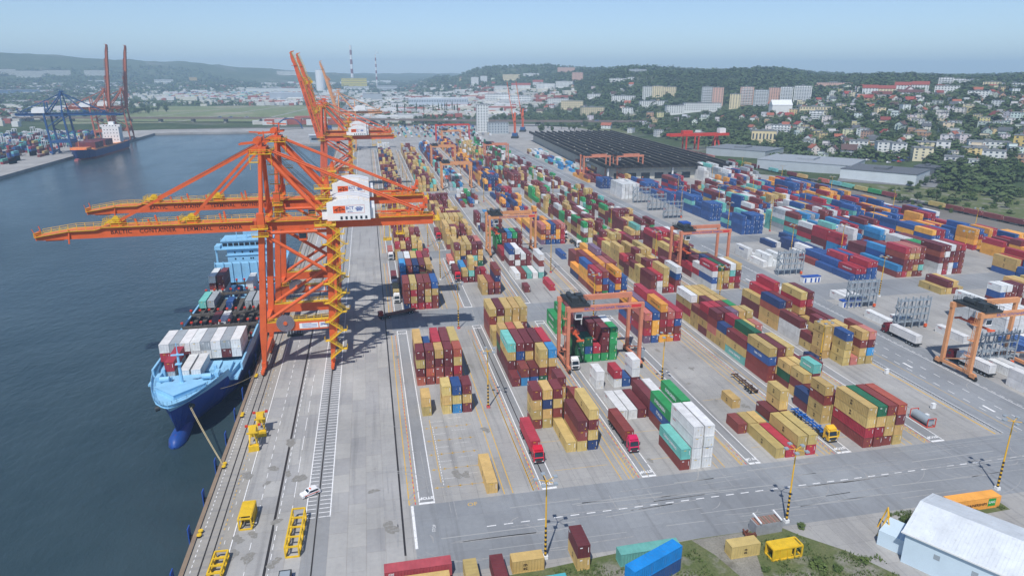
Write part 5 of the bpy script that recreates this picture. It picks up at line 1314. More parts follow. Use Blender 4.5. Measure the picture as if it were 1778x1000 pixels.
r = empty('scrap_pile', (70.0,103.0,0), 0, 'small heap of rusty steel scrap beside the rusty grey box', 'scrap')
for k in range(9): MB().beam((rnd.uniform(-1.5,1.5),rnd.uniform(-1,1),rnd.uniform(.1,.8)),(rnd.uniform(-1.5,1.5),rnd.uniform(-1,1),rnd.uniform(.2,1.2)),.3,.3).build('scrap_bar', RB, r)
# white warehouse bottom right
wa = empty('warehouse', (94.0,90.3,0), math.atan2(-.85,.52), 'white metal warehouse with pitched roof at the lower right corner', 'warehouse')
M['wallblue'] = paint('pale_blue_cladding', srgb(196,214,226), .5, var=.05); M['roofgrey'] = paint('pale_roof_sheet', srgb(206,212,218), .5, var=.16, scale=.3, dirt=srgb(150,146,138), dirt_amt=.45)
Lw, Wd, He, Hr = 42.0, 17.0, 6.6, 9.0
MB().prismx([(0,0),(Wd,0),(Wd,He),(Wd/2,Hr),(0,He)],0,Lw).build('wall', M['wallblue'], wa)
for s_ in (0,1):
    mb = MB(); y0, y1 = (-.5, Wd/2) if s_ == 0 else (Wd+.5, Wd/2); z0 = He-.12
    nrib = 70
    for k in range(nrib):
        x = -.6+(Lw+.6)*k/nrib; dx = (Lw+.6)/nrib; mb.quad((x,y0,z0+.06),(x+dx*.94,y0,z0+.06),(x+dx*.94,y1,Hr+.08),(x,y1,Hr+.08)); mb.quad((x+dx*.94,y0,z0+.12),(x+dx,y0,z0+.12),(x+dx,y1,Hr+.14),(x+dx*.94,y1,Hr+.14))
    mb.build('roof_slope', M['roofgrey'], wa)
MB().box(-.7,Lw,-.55,-.45,He-.25,He+.05).box(-.7,-.58,-.5,Wd+.5,He-.3,He-.1).build('fascia', M['white'], wa)
for x in (5,11,17): MB().box(x,x+1,-.04,-.005,3.6,4.6).build('vent_louvre', M['galv'], wa)
MB().box(-5.0,-.2,2,8,0,3.2).build('side_annex', M['wallblue'], wa)
r = empty('barrier_frame', at(1535,925)+(0,), R(50), 'yellow and white A-frame barrier beside the warehouse', 'barrier')
for a in (-1.6,1.6): MB().beam((a,-1.2,0),(a,0,5.0),.22).beam((a,1.2,0),(a,0,5.0),.22).build('leg', M['lampy'], r)
MB().beam((-1.6,0,5.0),(1.6,0,5.0),.22).build('top_bar', M['lampy'], r)
# ================================================================== LAND BEYOND THE PORT
PXC = [-900,-500,0,100,200,320,450,560,700,770,850,930,1000,1090,1150,1230,1340,1430,1520,1600,1778,2600]
DB = [0,650,900,1200,1500,1900,2400,3300,4200,5200,7000,12000]
def _rg(top):
    top *= .88
    return [0,0,0,0,1,4,6,14,top*.32,top,top*.97,top*.8]
PROF = [_rg(235),_rg(245),_rg(243),_rg(230),_rg(203),_rg(190),_rg(146),_rg(112),[0,0,0,0,1,4,6,12,20,45,98,96],[0,0,0,0,1,5,10,60,70,60,96,96],[0,0,0,0,1,8,28,117,110,90,95,95],[0,0,0,0,1,12,45,126,120,100,100,95],
        [0,0,0,0,4,30,76,112,110,100,100,95],[0,0,0,0,15,82,103,105,100,98,98,95],[0,0,0,5,24,84,97,98,98,95,95,95],[0,0,2,9,32,84,91,95,95,95,95,95],[0,0,4,16,40,86,94,95,95,95,95,95],[0,0,8,24,48,72,80,84,85,86,90,97],
        [0,0,14,40,62,73,76,78,80,82,90,97],[0,0,18,45,63,72,75,77,79,82,90,97],[0,0,18,45,63,72,75,77,79,82,90,97],[0,0,18,45,63,72,75,77,79,82,90,97]]
_azs = []
for px in PXC:
    x, y = polar(px, 1.0); _azs.append(math.atan2(x, y))
_PR = np.array(PROF, float)
def _hash(x, y): return math.sin(x*.0131+1.7)*math.sin(y*.0117+.6)+.5*math.sin(x*.031+y*.027)+.3*math.sin(x*.07-y*.06)
def hz(x, y):
    d = math.hypot(x, y); a = math.atan2(x, y)
    i = int(np.clip(np.searchsorted(_azs, a)-1, 0, len(_azs)-2)); t = min(1, max(0, (a-_azs[i])/(_azs[i+1]-_azs[i])))
    t = t*t*(3-2*t)
    z = float(np.interp(d, DB, _PR[i]))*(1-t) + float(np.interp(d, DB, _PR[i+1]))*t
    if z > 4: z += _hash(x, y)*min(6, z*.09)
    return z
def ground_at(px, py):
    """where the sight line through a picture point first meets the land"""
    d = _ray(px, py); n = math.hypot(d[0], d[1]); s = 250.0; prev = s
    while s < 12000:
        z = CAM_H + d[2]/n*s
        if z <= hz(d[0]/n*s, d[1]/n*s):
            lo, hi = prev, s
            for _ in range(18):
                m_ = (lo+hi)/2
                if CAM_H + d[2]/n*m_ <= hz(d[0]/n*m_, d[1]/n*m_): hi = m_
                else: lo = m_
            x, y = d[0]/n*hi, d[1]/n*hi
            return x, y, hz(x, y), hi
        prev = s; s *= 1.012
    return None
def inbasin(x, y): return (-372 < x < 10 and y < 1240)
mt = bpy.data.materials.new('land_cover'); nt, b = nodes(mt); p = wpos(nt)
c = mix(nt, ramp(nt, noise(nt, p, .012, 5, .6), .38, .62), (.050,.078,.036), (.085,.112,.055))
c = mix(nt, ramp(nt, noise(nt, p, .004, 4, .6), .56, .66), c, (.16,.165,.14))
c = mix(nt, ramp(nt, noise(nt, p, .11, 4, .6), .45, .7), c, mix(nt, 1.0, c, (.55,.6,.5), 'MULTIPLY'))
nt.links.new(c, b.inputs['Base Color']); b.inputs['Roughness'].default_value = .95; b.inputs['Specular IOR Level'].default_value = .05
M['land'] = mt
az0, az1, na = R(-78), R(80), 300; rad = [300.0]
while rad[-1] < 12000: rad.append(rad[-1]*1.028 + 4)
mb = MB(); vs = []; nr = len(rad)
for i in range(na+1):
    a = az0 + (az1-az0)*i/na
    for d in rad:
        x, y = d*math.sin(a), d*math.cos(a); z = hz(x, y) - (.35 if d < 2500 else 0)
        if inbasin(x, y) or (x < -300 and y < 350): z = -14
        vs.append((x, y, z))
mb.add(vs, [(i*nr+j, (i+1)*nr+j, (i+1)*nr+j+1, i*nr+j+1) for i in range(na) for j in range(nr-1)])
o = mb.build('land', M['land'], None, True); o['kind'] = 'structure'
def grass_mat(name, ca, cb, cc, s=.06):
    m = bpy.data.materials.new(name); nt, b = nodes(m); p = wpos(nt)
    c = mix(nt, ramp(nt, noise(nt, p, s, 6, .65), .35, .65), ca, cb); c = mix(nt, ramp(nt, noise(nt, p, s*.4, 5, .7), .52, .64), c, cc)
    c = mix(nt, ramp(nt, noise(nt, p, s*14, 4, .7), .4, .7), c, mix(nt, 1.0, c, (.62,.64,.6), 'MULTIPLY'))
    nt.links.new(c, b.inputs['Base Color']); b.inputs['Roughness'].default_value = .95; b.inputs['Specular IOR Level'].default_value = .05; return m
M['ballast_dark'] = grass_mat('rail_yard_ground', (.10,.105,.085), (.14,.14,.12), (.19,.18,.16), .05)
M['field'] = grass_mat('meadow', (.17,.21,.10), (.22,.25,.13), (.32,.3,.22), .012)
M['verge'] = grass_mat('verge_soil_and_grass', (.10,.135,.05), (.16,.17,.085), (.27,.255,.225), .16)
M['soil'] = grass_mat('bare_soil', (.24,.225,.2), (.3,.285,.25), (.16,.15,.12), .2)
def flat(name, pts, z, mat, kind='structure'):
    o = MB().add([(x, y, z) for x, y in pts], [tuple(range(len(pts)))]).build(name, mat); o['kind'] = kind; return o
def block_sheet(name, pts, z0, z, mat):
    o = MB().prism(pts, z0, z).build(name, mat); o['kind'] = 'structure'; return o
# opposite terminal, head of the basin, meadow
block_sheet('opposite_quay', [(-900,420),(-329,420),(-329,1188),(-900,1188)], -12, -.02, M['conc'])
block_sheet('basin_head_quay', [(-900,1188.2),(-182,1188.2),(-182,1205),(2.3,1205),(2.3,1335),(-900,1335)], -12, -.03, M['conc'])
block_sheet('quay_end_pier', [(-182,1187.8),(-92,958),(-38.4,948.2),(2.3,948.2),(2.3,1204.8),(-182,1204.8)], -12, -.04, M['conc'])
flat('rail_corridor', [(404,250),(520,250),(500,520),(460,900),(420,1180),(358,1180),(372,900),(388,560)], .02, M['verge'])
flat('near_verge', [(13,60),(93,60),(91.5,86),(86,95),(80,101),(77.5,104.25),(60,104.25),(44,103.6),(29,102.2),(13,101.2)], .012, M['verge'])
flat('bare_soil_patch', [(56,60),(64,86),(60.5,99),(58,104),(70.5,104.2),(69.5,101),(66.5,92),(66,60)], .016, M['soil'])
flat('warehouse_verge', [(100,98.6),(128.8,99.6),(128.8,104),(116,104.2),(104,102)], .012, M['verge'])
def drape(name, quad, mat, lift=.25, n=24, kind='structure'):
    """a ground sheet that follows the land between four corners"""
    (a0, a1, a2, a3) = quad; mb = MB(); vs = []
    for i in range(n+1):
        for j in range(n+1):
            u, v = i/n, j/n; x = (a0[0]*(1-u)+a1[0]*u)*(1-v)+(a3[0]*(1-u)+a2[0]*u)*v; y = (a0[1]*(1-u)+a1[1]*u)*(1-v)+(a3[1]*(1-u)+a2[1]*u)*v; vs.append((x, y, hz(x, y)+lift))
    mb.add(vs, [(i*(n+1)+j, (i+1)*(n+1)+j, (i+1)*(n+1)+j+1, i*(n+1)+j+1) for i in range(n) for j in range(n)])
    o = mb.build(name, mat); o['kind'] = kind; return o
drape('meadow', [(-560,1420),(-30,1420),(-90,2050),(-700,2100)], M['field'])
drape('industrial_ground', [polar(560,1400),polar(905,1400),polar(890,1900),polar(600,2200)], M['roadfar'])
drape('retail_car_park', [polar(1480,652),polar(1668,652),polar(1668,720),polar(1490,735)], M['roadfar'], .15)
for k_ in range(3): drape('meadow_path', [(-520+150*k_,1425),(-514+150*k_,1425),(-300+90*k_,2040),(-306+90*k_,2040)], M['conc'], .4)
fp = [ground_at(*q) for q in ((1470,325),(1790,345),(1790,290),(1500,262),(1400,262),(1330,268))]
# ---------------------------------------------------------------- trees
def leaf_mat(name, col, col2):
    m = bpy.data.materials.new(name); nt, b = nodes(m); oi = NN(nt, 'ShaderNodeObjectInfo'); p = wpos(nt)
    c = mix(nt, oi.outputs['Random'], col, col2)
    c = mix(nt, ramp(nt, noise(nt, p, .55, 4, .7), .35, .68), mix(nt, 1.0, c, (.6,.66,.6), 'MULTIPLY'), mix(nt, 1.0, c, (1.3,1.26,1.1), 'MULTIPLY'))
    nt.links.new(c, b.inputs['Base Color']); b.inputs['Roughness'].default_value = .7; b.inputs['Specular IOR Level'].default_value = .15
    return m
M['leaf'] = leaf_mat('broad_leaves', (.070,.112,.036), (.112,.155,.052)); M['leafd'] = leaf_mat('dark_leaves', (.046,.080,.032), (.075,.112,.042))
M['bark'] = paint('bark', srgb(84,72,60), .9)
def crown_mesh(n, seed, rx, rz_, leaf, mat, tall=False):
    rg = random.Random(seed); mb = MB(); lumps = []
    for k in range(9 if not tall else 7):
        a = rg.uniform(0, 6.28); rr = rg.uniform(.15,.62); zz = rg.uniform(-.6,.75)
        lumps.append((rx*rr*math.cos(a)*(.5 if tall else 1), rx*rr*math.sin(a)*(.5 if tall else 1), rz_*zz, rg.uniform(.34,.56)))
    for k in range(n):
        lx, ly, lz, lr = lumps[k % len(lumps)]
        u = Vector((rg.gauss(0,1), rg.gauss(0,1), rg.gauss(0,1))).normalized()*(rg.random()**.33)
        c = Vector((lx + u.x*lr*rx, ly + u.y*lr*rx, lz + u.z*lr*rz_*1.05))
        nrm = (u*.9 + Vector((rg.uniform(-.35,.35), rg.uniform(-.35,.35), rg.uniform(.25,.9)))).normalized()
        t = nrm.orthogonal().normalized(); q = nrm.cross(t); s = leaf*rg.uniform(.6,1.35); th = rg.uniform(0, 6.28)
        t, q = t*math.cos(th)+q*math.sin(th), q*math.cos(th)-t*math.sin(th)
        mb.add([tuple(c+t*s), tuple(c+q*s*.75+nrm*s*.2), tuple(c-t*s), tuple(c-q*s*.75+nrm*s*.15)], [(0,1,2,3)])
    return mb.mesh('crown', mat)
CR = [crown_mesh(620, k, 1.0, .92, .13, M['leaf'] if k % 2 else M['leafd']) for k in range(4)]
CP = [crown_mesh(420, 20+k, .42, 1.7, .12, M['leafd'], True) for k in range(2)]
BUSH = [crown_mesh(520, 40+k, 1.0, .62, .12, M['leaf']) for k in range(3)]
def trunk_mesh():
    mb = MB(); mb.tube((0,0,0),(0,0,.9),.075,6,.045)
    for k in range(4): a = k*1.6; mb.tube((0,0,.45+.1*k),(.4*math.cos(a),.4*math.sin(a),.95+.12*k),.035,5,.012)
    return mb.mesh('trunk', M['bark'])
TRK = trunk_mesh()
def tree(x, y, z, r_, h, kind, label, group, cat='tree'):
    o = empty('broadleaf_tree' if kind == 'b' else ('poplar_tree' if kind == 'p' else 'bush'), (x, y, z), 0, label, cat, group)
    if kind == 'b':
        t = link('trunk', TRK, o); t.scale = (h*.62, h*.62, h*.52); c = link('crown', rnd.choice(CR), o, (0,0,h*.6)); c.scale = (r_, r_*rnd.uniform(.85,1.15), h*.43)
    elif kind == 'p':
        t = link('trunk', TRK, o); t.scale = (h*.2, h*.2, h*.5); c = link('crown', rnd.choice(CP), o, (0,0,h*.52)); c.scale = (r_*1.5, r_*1.5, h*.29)
    else:
        t = link('stem', TRK, o); t.scale = (h*.4, h*.4, h*.5); c = link('crown', rnd.choice(BUSH), o, (0,0,h*.48)); c.scale = (r_, r_*rnd.uniform(.8,1.2), h*.85)
    c.rotation_euler = (0, 0, rnd.uniform(0, 6.28)); return o
# ---------------------------------------------------------------- buildings placed by survey
M['wallobj'] = paint('plaster_wall', None, .85, src='object', var=.08, scale=.15); M['roofobj'] = paint('roof_covering', None, .8, src='object', var=.15, scale=.5)
M['winfar'] = paint('far_window', srgb(70,84,98), .3, var=.2)
def wins(mb, w, d, z0, z1, nf, nb, ww=1.5, sides=True):
    fh = (z1-z0)/nf
    for f in range(nf):
        for k in range(nb):
            x = -w/2 + w*(k+.5)/nb; a, b_ = z0+fh*f+fh*.3, z0+fh*f+fh*.78
            mb.quad((x-ww/2,-d/2-.04,a),(x+ww/2,-d/2-.04,a),(x+ww/2,-d/2-.04,b_),(x-ww/2,-d/2-.04,b_))
        if sides:
            for s_ in (-1,1):
                for k in range(max(1,int(d/5))):
                    y = -d/2 + d*(k+.5)/max(1,int(d/5)); mb.quad((s_*(w/2+.04),y-ww/2,a),(s_*(w/2+.04),y+ww/2,a),(s_*(w/2+.04),y+ww/2,b_),(s_*(w/2+.04),y-ww/2,b_))
BIG = []
def building(pxl, pxr, pyt, pyb, depth, col, label, floors=5, roof='flat', rcol=srgb(120,124,128), turn=0.0, cat='building', name='apartment_block', win=True, group=None, balc=False, hfix=None):
    g_ = ground_at((pxl+pxr)/2, pyb)
    if g_ is None: return None
    x, y, z, d = g_; D = proj(x, y, z)[2]; w = (pxr-pxl)*D/FPX
    h = max(3.0, (pyb-pyt)*D/FPX/.985)
    if roof == 'gable': h *= .7
    if hfix: h = hfix
    az = math.atan2(x, y); rz = -az + R(turn)
    o = empty(name, (x, y, z-1.0), rz, label, cat, group); BIG.append((x, y, max(w, depth)/2))
    h += 1.0
    wl_ = MB().box(-w/2,w/2,-depth/2,depth/2,-3,h).build('wall', M['wallobj'], o); wl_.color = (*col, 1)
    if roof == 'flat':
        mb = MB(); mb.box(-w/2-.3,w/2+.3,-depth/2-.3,depth/2+.3,h+.004,h+.5); mb.box(-w*.12,w*.06,-depth*.2,depth*.2,h+.5,h+2.2); rf = mb.build('roof', M['roofobj'], o)
    else:
        rh = min(depth*.45, h*.55); mb = MB(); mb.prismx([(-depth/2-.5,h-.2),(depth/2+.5,h-.2),(0,h+rh)],-w/2-.4,w/2+.4); rf = mb.build('roof', M['roofobj'], o)
    rf.color = (*rcol, 1)
    if win:
        mb = MB(); wins(mb, w, depth, 1.5, h, floors, max(2, int(w/4.2)), 1.9); tag(mb.build('windows', M['winfar'], o), kind='stuff')
    if balc:
        mb = MB()
        for f in range(floors): mb.box(-w*.42,w*.42,-depth/2-1.2,-depth/2-.05,1.5+(h-1.5)/floors*f,1.5+(h-1.5)/floors*f+1.0)
        tag(mb.build('balcony_row', M['white'], o), kind='stuff')
    return o
CRM = srgb(214,200,164); WTB = srgb(214,216,214); GRB = srgb(170,178,182); PKB = srgb(206,168,152); OCH = srgb(200,168,104); RRF = srgb(140,70,62)
B = building
B(828,847,184,229,16,WTB,'white office tower by the far end of the yard',10,name='office_tower',group=None,turn=8)
B(847,882,214,232,14,GRB,'low office wing right of the white office tower',4,name='office_wing',turn=8)
B(1115,1132,152,175,16,srgb(196,200,196),'pale blue-grey tower slab left of the cream slab below the forest hill',11); B(1132,1150,151,173,16,CRM,'cream tower slab between two others below the forest hill',11); B(1150,1173,152,166,16,CRM,'cream slab partly behind the forest hill edge',6)
B(1217,1236,153,183,16,GRB,'grey balcony half of the lone tower block in front of the forest',11,balc=True); B(1236,1254,154,184,16,PKB,'pinkish half of the lone tower block in front of the forest',11)
B(1266,1284,165,189,15,CRM,'cream tower block, leftmost of the tower cluster',11); B(1284,1306,153,182,15,PKB,'pinkish tower block with balconies, second of the tower cluster',11,balc=True); B(1308,1332,158,184,15,GRB,'grey tower block, middle of the tower cluster',11,balc=True); B(1333,1352,154,180,15,PKB,'striped pink tower block, fourth of the cluster',11); B(1354,1374,153,179,15,WTB,'white tower block right of the church spire',11,balc=True); B(1378,1406,151,177,15,WTB,'white tower block, rightmost of the tower cluster',11,balc=True)
B(1337,1371,177,197,18,(.72,.73,.72),'white church with slanted roof below the tower cluster',2,'gable',(.7,.72,.72),20,'church','church',False)
B(842,884,164,178,13,WTB,'long white slab behind the mobile harbour cranes, left one',4); B(884,922,167,181,13,WTB,'long white slab behind the mobile harbour cranes, right one',4)
B(951,986,172,182,13,WTB,'white low slab left of the cream slab in the valley',4); B(974,1012,176,189,14,CRM,'cream and yellow slab in the valley',4); B(1008,1048,187,201,14,CRM,'cream ribbed slab before the trees behind the viaduct',5,turn=20); B(1020,1060,164,170,12,WTB,'thin white slab below the forest hill',3); B(1062,1103,167,175,12,WTB,'white slab with yellow end below the forest hill',4)
B(1110,1158,176,184,13,WTB,'white slab right of the valley below the tower slabs',4,turn=15); B(1155,1216,184,197,13,WTB,'long white slab with orange end before the lone tower',4,turn=18); B(1186,1250,180,193,13,WTB,'long white slab behind the one with the orange end',4,turn=15); B(1080,1098,188,200,12,WTB,'short white block between trees behind the viaduct',4)
B(968,998,118,126,14,PKB,'pale block on the crest of the left forest hill',8); B(993,1012,127,141,14,PKB,'pinkish tower at the edge of the left forest hill',9); B(873,903,130,139,13,CRM,'cream block high on the left hillside',6); B(908,936,128,134,13,WTB,'white slab high on the left hillside',4); B(818,831,135,148,13,WTB,'white square tower left of its twin on the far hillside',7); B(834,846,133,143,13,WTB,'white square tower right of its twin on the far hillside',6)
B(888,921,145,157,14,WTB,'white terrace with red roofs on the left hillside',4,'gable',RRF); B(925,943,140,150,14,WTB,'white block with red roofs, smaller, on the left hillside',4,'gable',RRF); B(931,965,146,157,13,WTB,'long white terrace below the forest, left half',5,turn=-18); B(965,996,142,151,13,WTB,'long white terrace below the forest, right half',5,turn=-18); B(858,882,150,160,13,WTB,'white block among houses on the left hillside',4)
B(1058,1088,137,143,12,WTB,'white villas row inside the forest hill, left',3); B(1090,1103,135,140,12,WTB,'white villa inside the forest hill, right',3); B(1090,1122,121,127,12,GRB,'pale blocks on the skyline above the forest',6); B(1064,1076,119,123,12,GRB,'small pale block on the skyline',4); B(1178,1192,123,128,12,GRB,'pale block on the skyline behind the forest ridge',4)
B(1498,1522,150,162,14,WTB,'white gabled terrace with dark red roof, leftmost of the hill terraces',3,'gable',RRF); B(1524,1552,151,163,14,CRM,'cream gabled terrace with red roof, second of the hill terraces',3,'gable',RRF); B(1554,1582,145,157,14,WTB,'white gabled terrace with red roof, third of the hill terraces',3,'gable',RRF); B(1584,1610,144,157,14,WTB,'white gabled terrace with red roof, rightmost of the hill terraces',3,'gable',RRF); B(1514,1545,161,172,13,WTB,'white terrace below the leftmost hill terraces',3,'gable',srgb(110,62,58)); B(1560,1600,158,168,13,WTB,'white terrace below the right hill terraces',3,'gable',srgb(96,64,64))
B(1630,1652,136,150,13,(.7,.7,.7),'white stepped apartments on the skyline, left half',5,balc=True); B(1652,1673,138,149,13,(.7,.7,.7),'white stepped apartments on the skyline, right half',5,balc=True); B(1674,1702,139,147,13,WTB,'pale apartments on the skyline right of the stepped ones',4); B(1412,1486,144,148,12,PKB,'long low pinkish terrace along the forest edge',2); B(1708,1734,143,153,13,CRM,'cream apartments near the right skyline',4); B(1742,1778,145,154,13,WTB,'white apartments at the right edge of the skyline',4); B(1625,1662,150,160,13,WTB,'white terrace below the stepped apartments',3); B(1681,1712,159,172,14,WTB,'white villa block with balconies on the right hillside',4)
B(1520,1545,247,268,15,WTB,'white four-storey block, left half, behind the retail park',4,turn=12); B(1545,1568,249,269,15,WTB,'white four-storey block, right half, behind the retail park',4,turn=12); B(1583,1613,257,277,15,srgb(216,206,176),'cream four-storey block with roadside billboard',4,turn=12); B(1590,1622,247,260,14,srgb(220,210,178),'cream block behind the billboard block',4,turn=12); B(1672,1706,257,272,14,srgb(222,200,140),'yellow-cream block in the right town',4,turn=14); B(1475,1504,245,259,13,WTB,'white blocky house row left of the four-storey block',3); B(1625,1646,246,266,13,(.7,.7,.7),'bright white block right of the billboard',3); B(1706,1740,262,280,13,WTB,'white block right of the yellow-cream one',3); B(1684,1746,246,258,13,WTB,'long white low block in the right town',2,turn=10); B(1758,1778,236,262,14,srgb(200,176,110),'ochre block cut by the right edge',4); B(1640,1668,272,286,14,srgb(196,198,200),'grey-white shop building right of the retail park',2)
B(1388,1440,186,197,16,CRM,'long low cream hall right of the church',2,turn=10); B(1405,1428,194,207,14,WTB,'white three-storey block with balconies below the church hall',4,balc=True)
B(1338,1370,218,233,14,WTB,'white flat-roofed villa block behind the retail park',4,balc=True); B(1305,1345,228,248,14,srgb(216,200,160),'low cream workshop by the rail gantry',1)
# retail sheds
B(1332,1482,262,290,60,srgb(176,184,190),'large grey retail shed with flat roof beside the tracks',1,rcol=srgb(150,156,162),turn=-14,name='retail_shed',cat='shed',win=False,hfix=7.0)
B(1476,1594,283,308,46,srgb(196,204,208),'second grey retail shed right of the large one',1,rcol=srgb(96,100,106),turn=-14,name='retail_shed',cat='shed',win=False,hfix=7.0)
B(1592,1628,286,299,22,srgb(92,98,104),'dark grey car wash right of the retail sheds',1,rcol=srgb(84,88,94),turn=-10,name='car_wash',cat='shed',win=False,hfix=5.0)
B(1240,1345,248,268,50,srgb(170,178,182),'grey low warehouse behind the black-roofed shed',1,rcol=srgb(120,126,132),turn=-24,name='low_warehouse',cat='shed',win=False,hfix=7.0)
# left and centre distance
FAR = srgb(204,204,196)
for i, (a, b_, c_, d_) in enumerate(((0,26,121,130),(33,76,124,134),(80,120,123,132),(150,188,123,131),(482,520,124,130))): B(a,b_,c_,d_,16,FAR,['pale slab block at the left edge below the ridge','long ribbed pale slab below the left ridge','pale slab block with gaps below the left ridge','pale slab block behind the raised brown booms','pale slab row far beyond the raised orange booms'][i],8)
B(0,64,157,166,40,srgb(96,128,160),'long blue-grey factory at the left edge',2,name='factory'); B(66,90,157,163,30,WTB,'white factory hall right of the blue-grey one',1,name='factory'); B(270,300,139,146,30,WTB,'white hall among trees left of centre',2); B(156,180,140,146,24,WTB,'low white hall behind the blue crane',1); B(330,342,135,143,16,OCH,'small yellow tower building left of centre',5)
B(430,522,154,160,50,WTB,'long white logistics hall beyond the meadow',1,name='logistics_hall',win=False); B(471,525,162,174,60,srgb(170,178,188),'grey logistics hall beyond the meadow',1,name='logistics_hall',win=False,rcol=srgb(190,196,202)); B(631,664,164,178,40,srgb(150,158,164),'grey windowless hall with yellow sign near the viaduct',1,name='industrial_hall',win=False); B(668,681,169,179,20,WTB,'white hall right of the grey windowless one',2); B(711,812,172,188,60,srgb(178,190,200),'long pale blue-grey factory behind the poplars',2,rcol=srgb(196,202,206),name='factory'); B(598,640,151,158,30,WTB,'white low hall before the power station',2); B(655,690,150,160,30,srgb(180,186,190),'grey-white plant building right of the power station',3); B(680,700,180,192,24,WTB,'white shed beside the viaduct',1)
# power station
pw = B(594,637,137,153,60,srgb(206,190,72),'yellow and blue power station hall under the tall chimney',4,name='power_station',rcol=srgb(90,120,150))
def chimney(px, pyb, pyt, label, r0, n):
    g_ = ground_at(px, pyb); x, y, z, d = g_; h = (pyb-pyt)*proj(x,y,z)[2]/FPX
    o = empty('chimney', (x, y, z-1), 0, label, 'chimney', 'power station chimneys')
    for k in range(n):
        za, zb = h*k/n, h*(k+1)/n; ra, rb = r0*(1-.35*k/n), r0*(1-.35*(k+1)/n)
        q = MB().tube((0,0,za),(0,0,zb),ra,14,rb).build('chimney_band', M['objpaint'], o); q.color = (*( (.76,.75,.74) if k % 2 == 0 and k > 1 else (srgb(120,34,44) if k > 1 else (.5,.49,.48)) ), 1)
chimney(613, 152, 83, 'tall red and white banded power station chimney', 8.0, 9); chimney(655, 155, 98, 'slimmer red and white banded chimney with white steam', 4.6, 11)
g_ = ground_at(558, 158); x, y, z, d = g_; D = proj(x,y,z)[2]; r = empty('silo', (x,y,z), 0, 'pale grey cylindrical silo behind the raised boom', 'silo'); MB().tube((0,0,0),(0,0,34*D/FPX),8*D/FPX,18).build('shell', M['white'], r); MB().tube((0,0,34*D/FPX),(0,0,36*D/FPX),8*D/FPX,18,2).build('cap', M['galv'], r)
g_ = ground_at(655, 155); vx, vy = g_[0], g_[1]; D = proj(*g_[:3])[2]
ms = bpy.data.materials.new('steam'); ms.use_nodes = True; nt = ms.node_tree; nt.nodes.remove(nt.nodes['Principled BSDF']); pv = NN(nt, 'ShaderNodeVolumePrincipled'); pv.inputs['Density'].default_value = .05; pv.inputs['Color'].default_value = (1,1,1,1); nt.links.new(pv.outputs[0], nt.nodes['Material Output'].inputs['Volume'])
me = bpy.data.meshes.new('steam'); bm = bmesh.new(); bmesh.ops.create_icosphere(bm, subdivisions=3, radius=1)
for v in bm.verts: v.co *= 1 + .25*math.sin(v.co.x*5+v.co.z*4) + .15*math.sin(v.co.y*7)
bm.to_mesh(me); bm.free(); me.materials.append(ms)
o = link('steam', me, None, (vx+8, vy, g_[2] + 60*D/FPX)); o.scale = (8, 7, 6); tag(o, 'small white puff of steam above the slim chimney', 'steam', None, 'stuff')
# ---------------------------------------------------------------- black-roofed shed
sh_ = empty('terminal_shed', (203,566,0), R(-3), 'long terminal shed with black sawtooth roof beside the yard', 'shed')
M['capgrey'] = paint('ridge_cap_grey', srgb(122,118,108), .8); M['blackroof'] = paint('black_roof_felt', srgb(46,46,48), .75, var=.25, scale=.08); M['shedwall'] = paint('shed_wall', srgb(190,188,176), .85)
SX, SY = 118.0, 372.0
MB().box(2,SX-2,2,SY-2,0,10.5).build('wall', M['shedwall'], sh_)
nt_ = 15
for k in range(nt_):
    x0, x1 = -3+(SX+6)*k/nt_, -3+(SX+6)*(k+1)/nt_
    rt_ = MB().prismy([(x0,10.52),(x1-.05,10.52),(x1-.05,11.0),(x0+1.0,13.6),(x0,13.2)],-3,SY+3).build('roof_tooth', M['blackroof'], sh_)
    MB().box(x0+.1,x0+.75,-2.9,SY+2.9,13.62,13.8).build('ridge_cap', M['capgrey'], rt_)
    mb = MB()
    for j in range(4): y = 40+j*84+(k*37 % 60); mb.box(x0+3.4,x0+4.6,y,y+1.6,11.5,13.0)
    tag(mb.build('roof_vent', M['shedwall'], rt_), kind='stuff')
for k in range(9): MB().box(6+12.5*k,14+12.5*k,1.9,1.97,.2,5.5).build('door', M['glass'], sh_)
mb = MB()
for k in range(24): x = 3+SX*k/24; mb.beam((x,-.6,8.2),(x+2.4,-.6,11),.25); mb.beam((x+2.4,-.6,11),(x+4.8,-.6,8.2),.25)
mb.beam((0,-.6,8.2),(SX,-.6,8.2),.3); tag(mb.build('lattice_truss', M['galv'], sh_), kind='stuff')
for x in (0, SX*.5, SX): MB().box(x-.6,x+.6,-1.0,.4,0,10.6).build('column', M['white'], sh_)
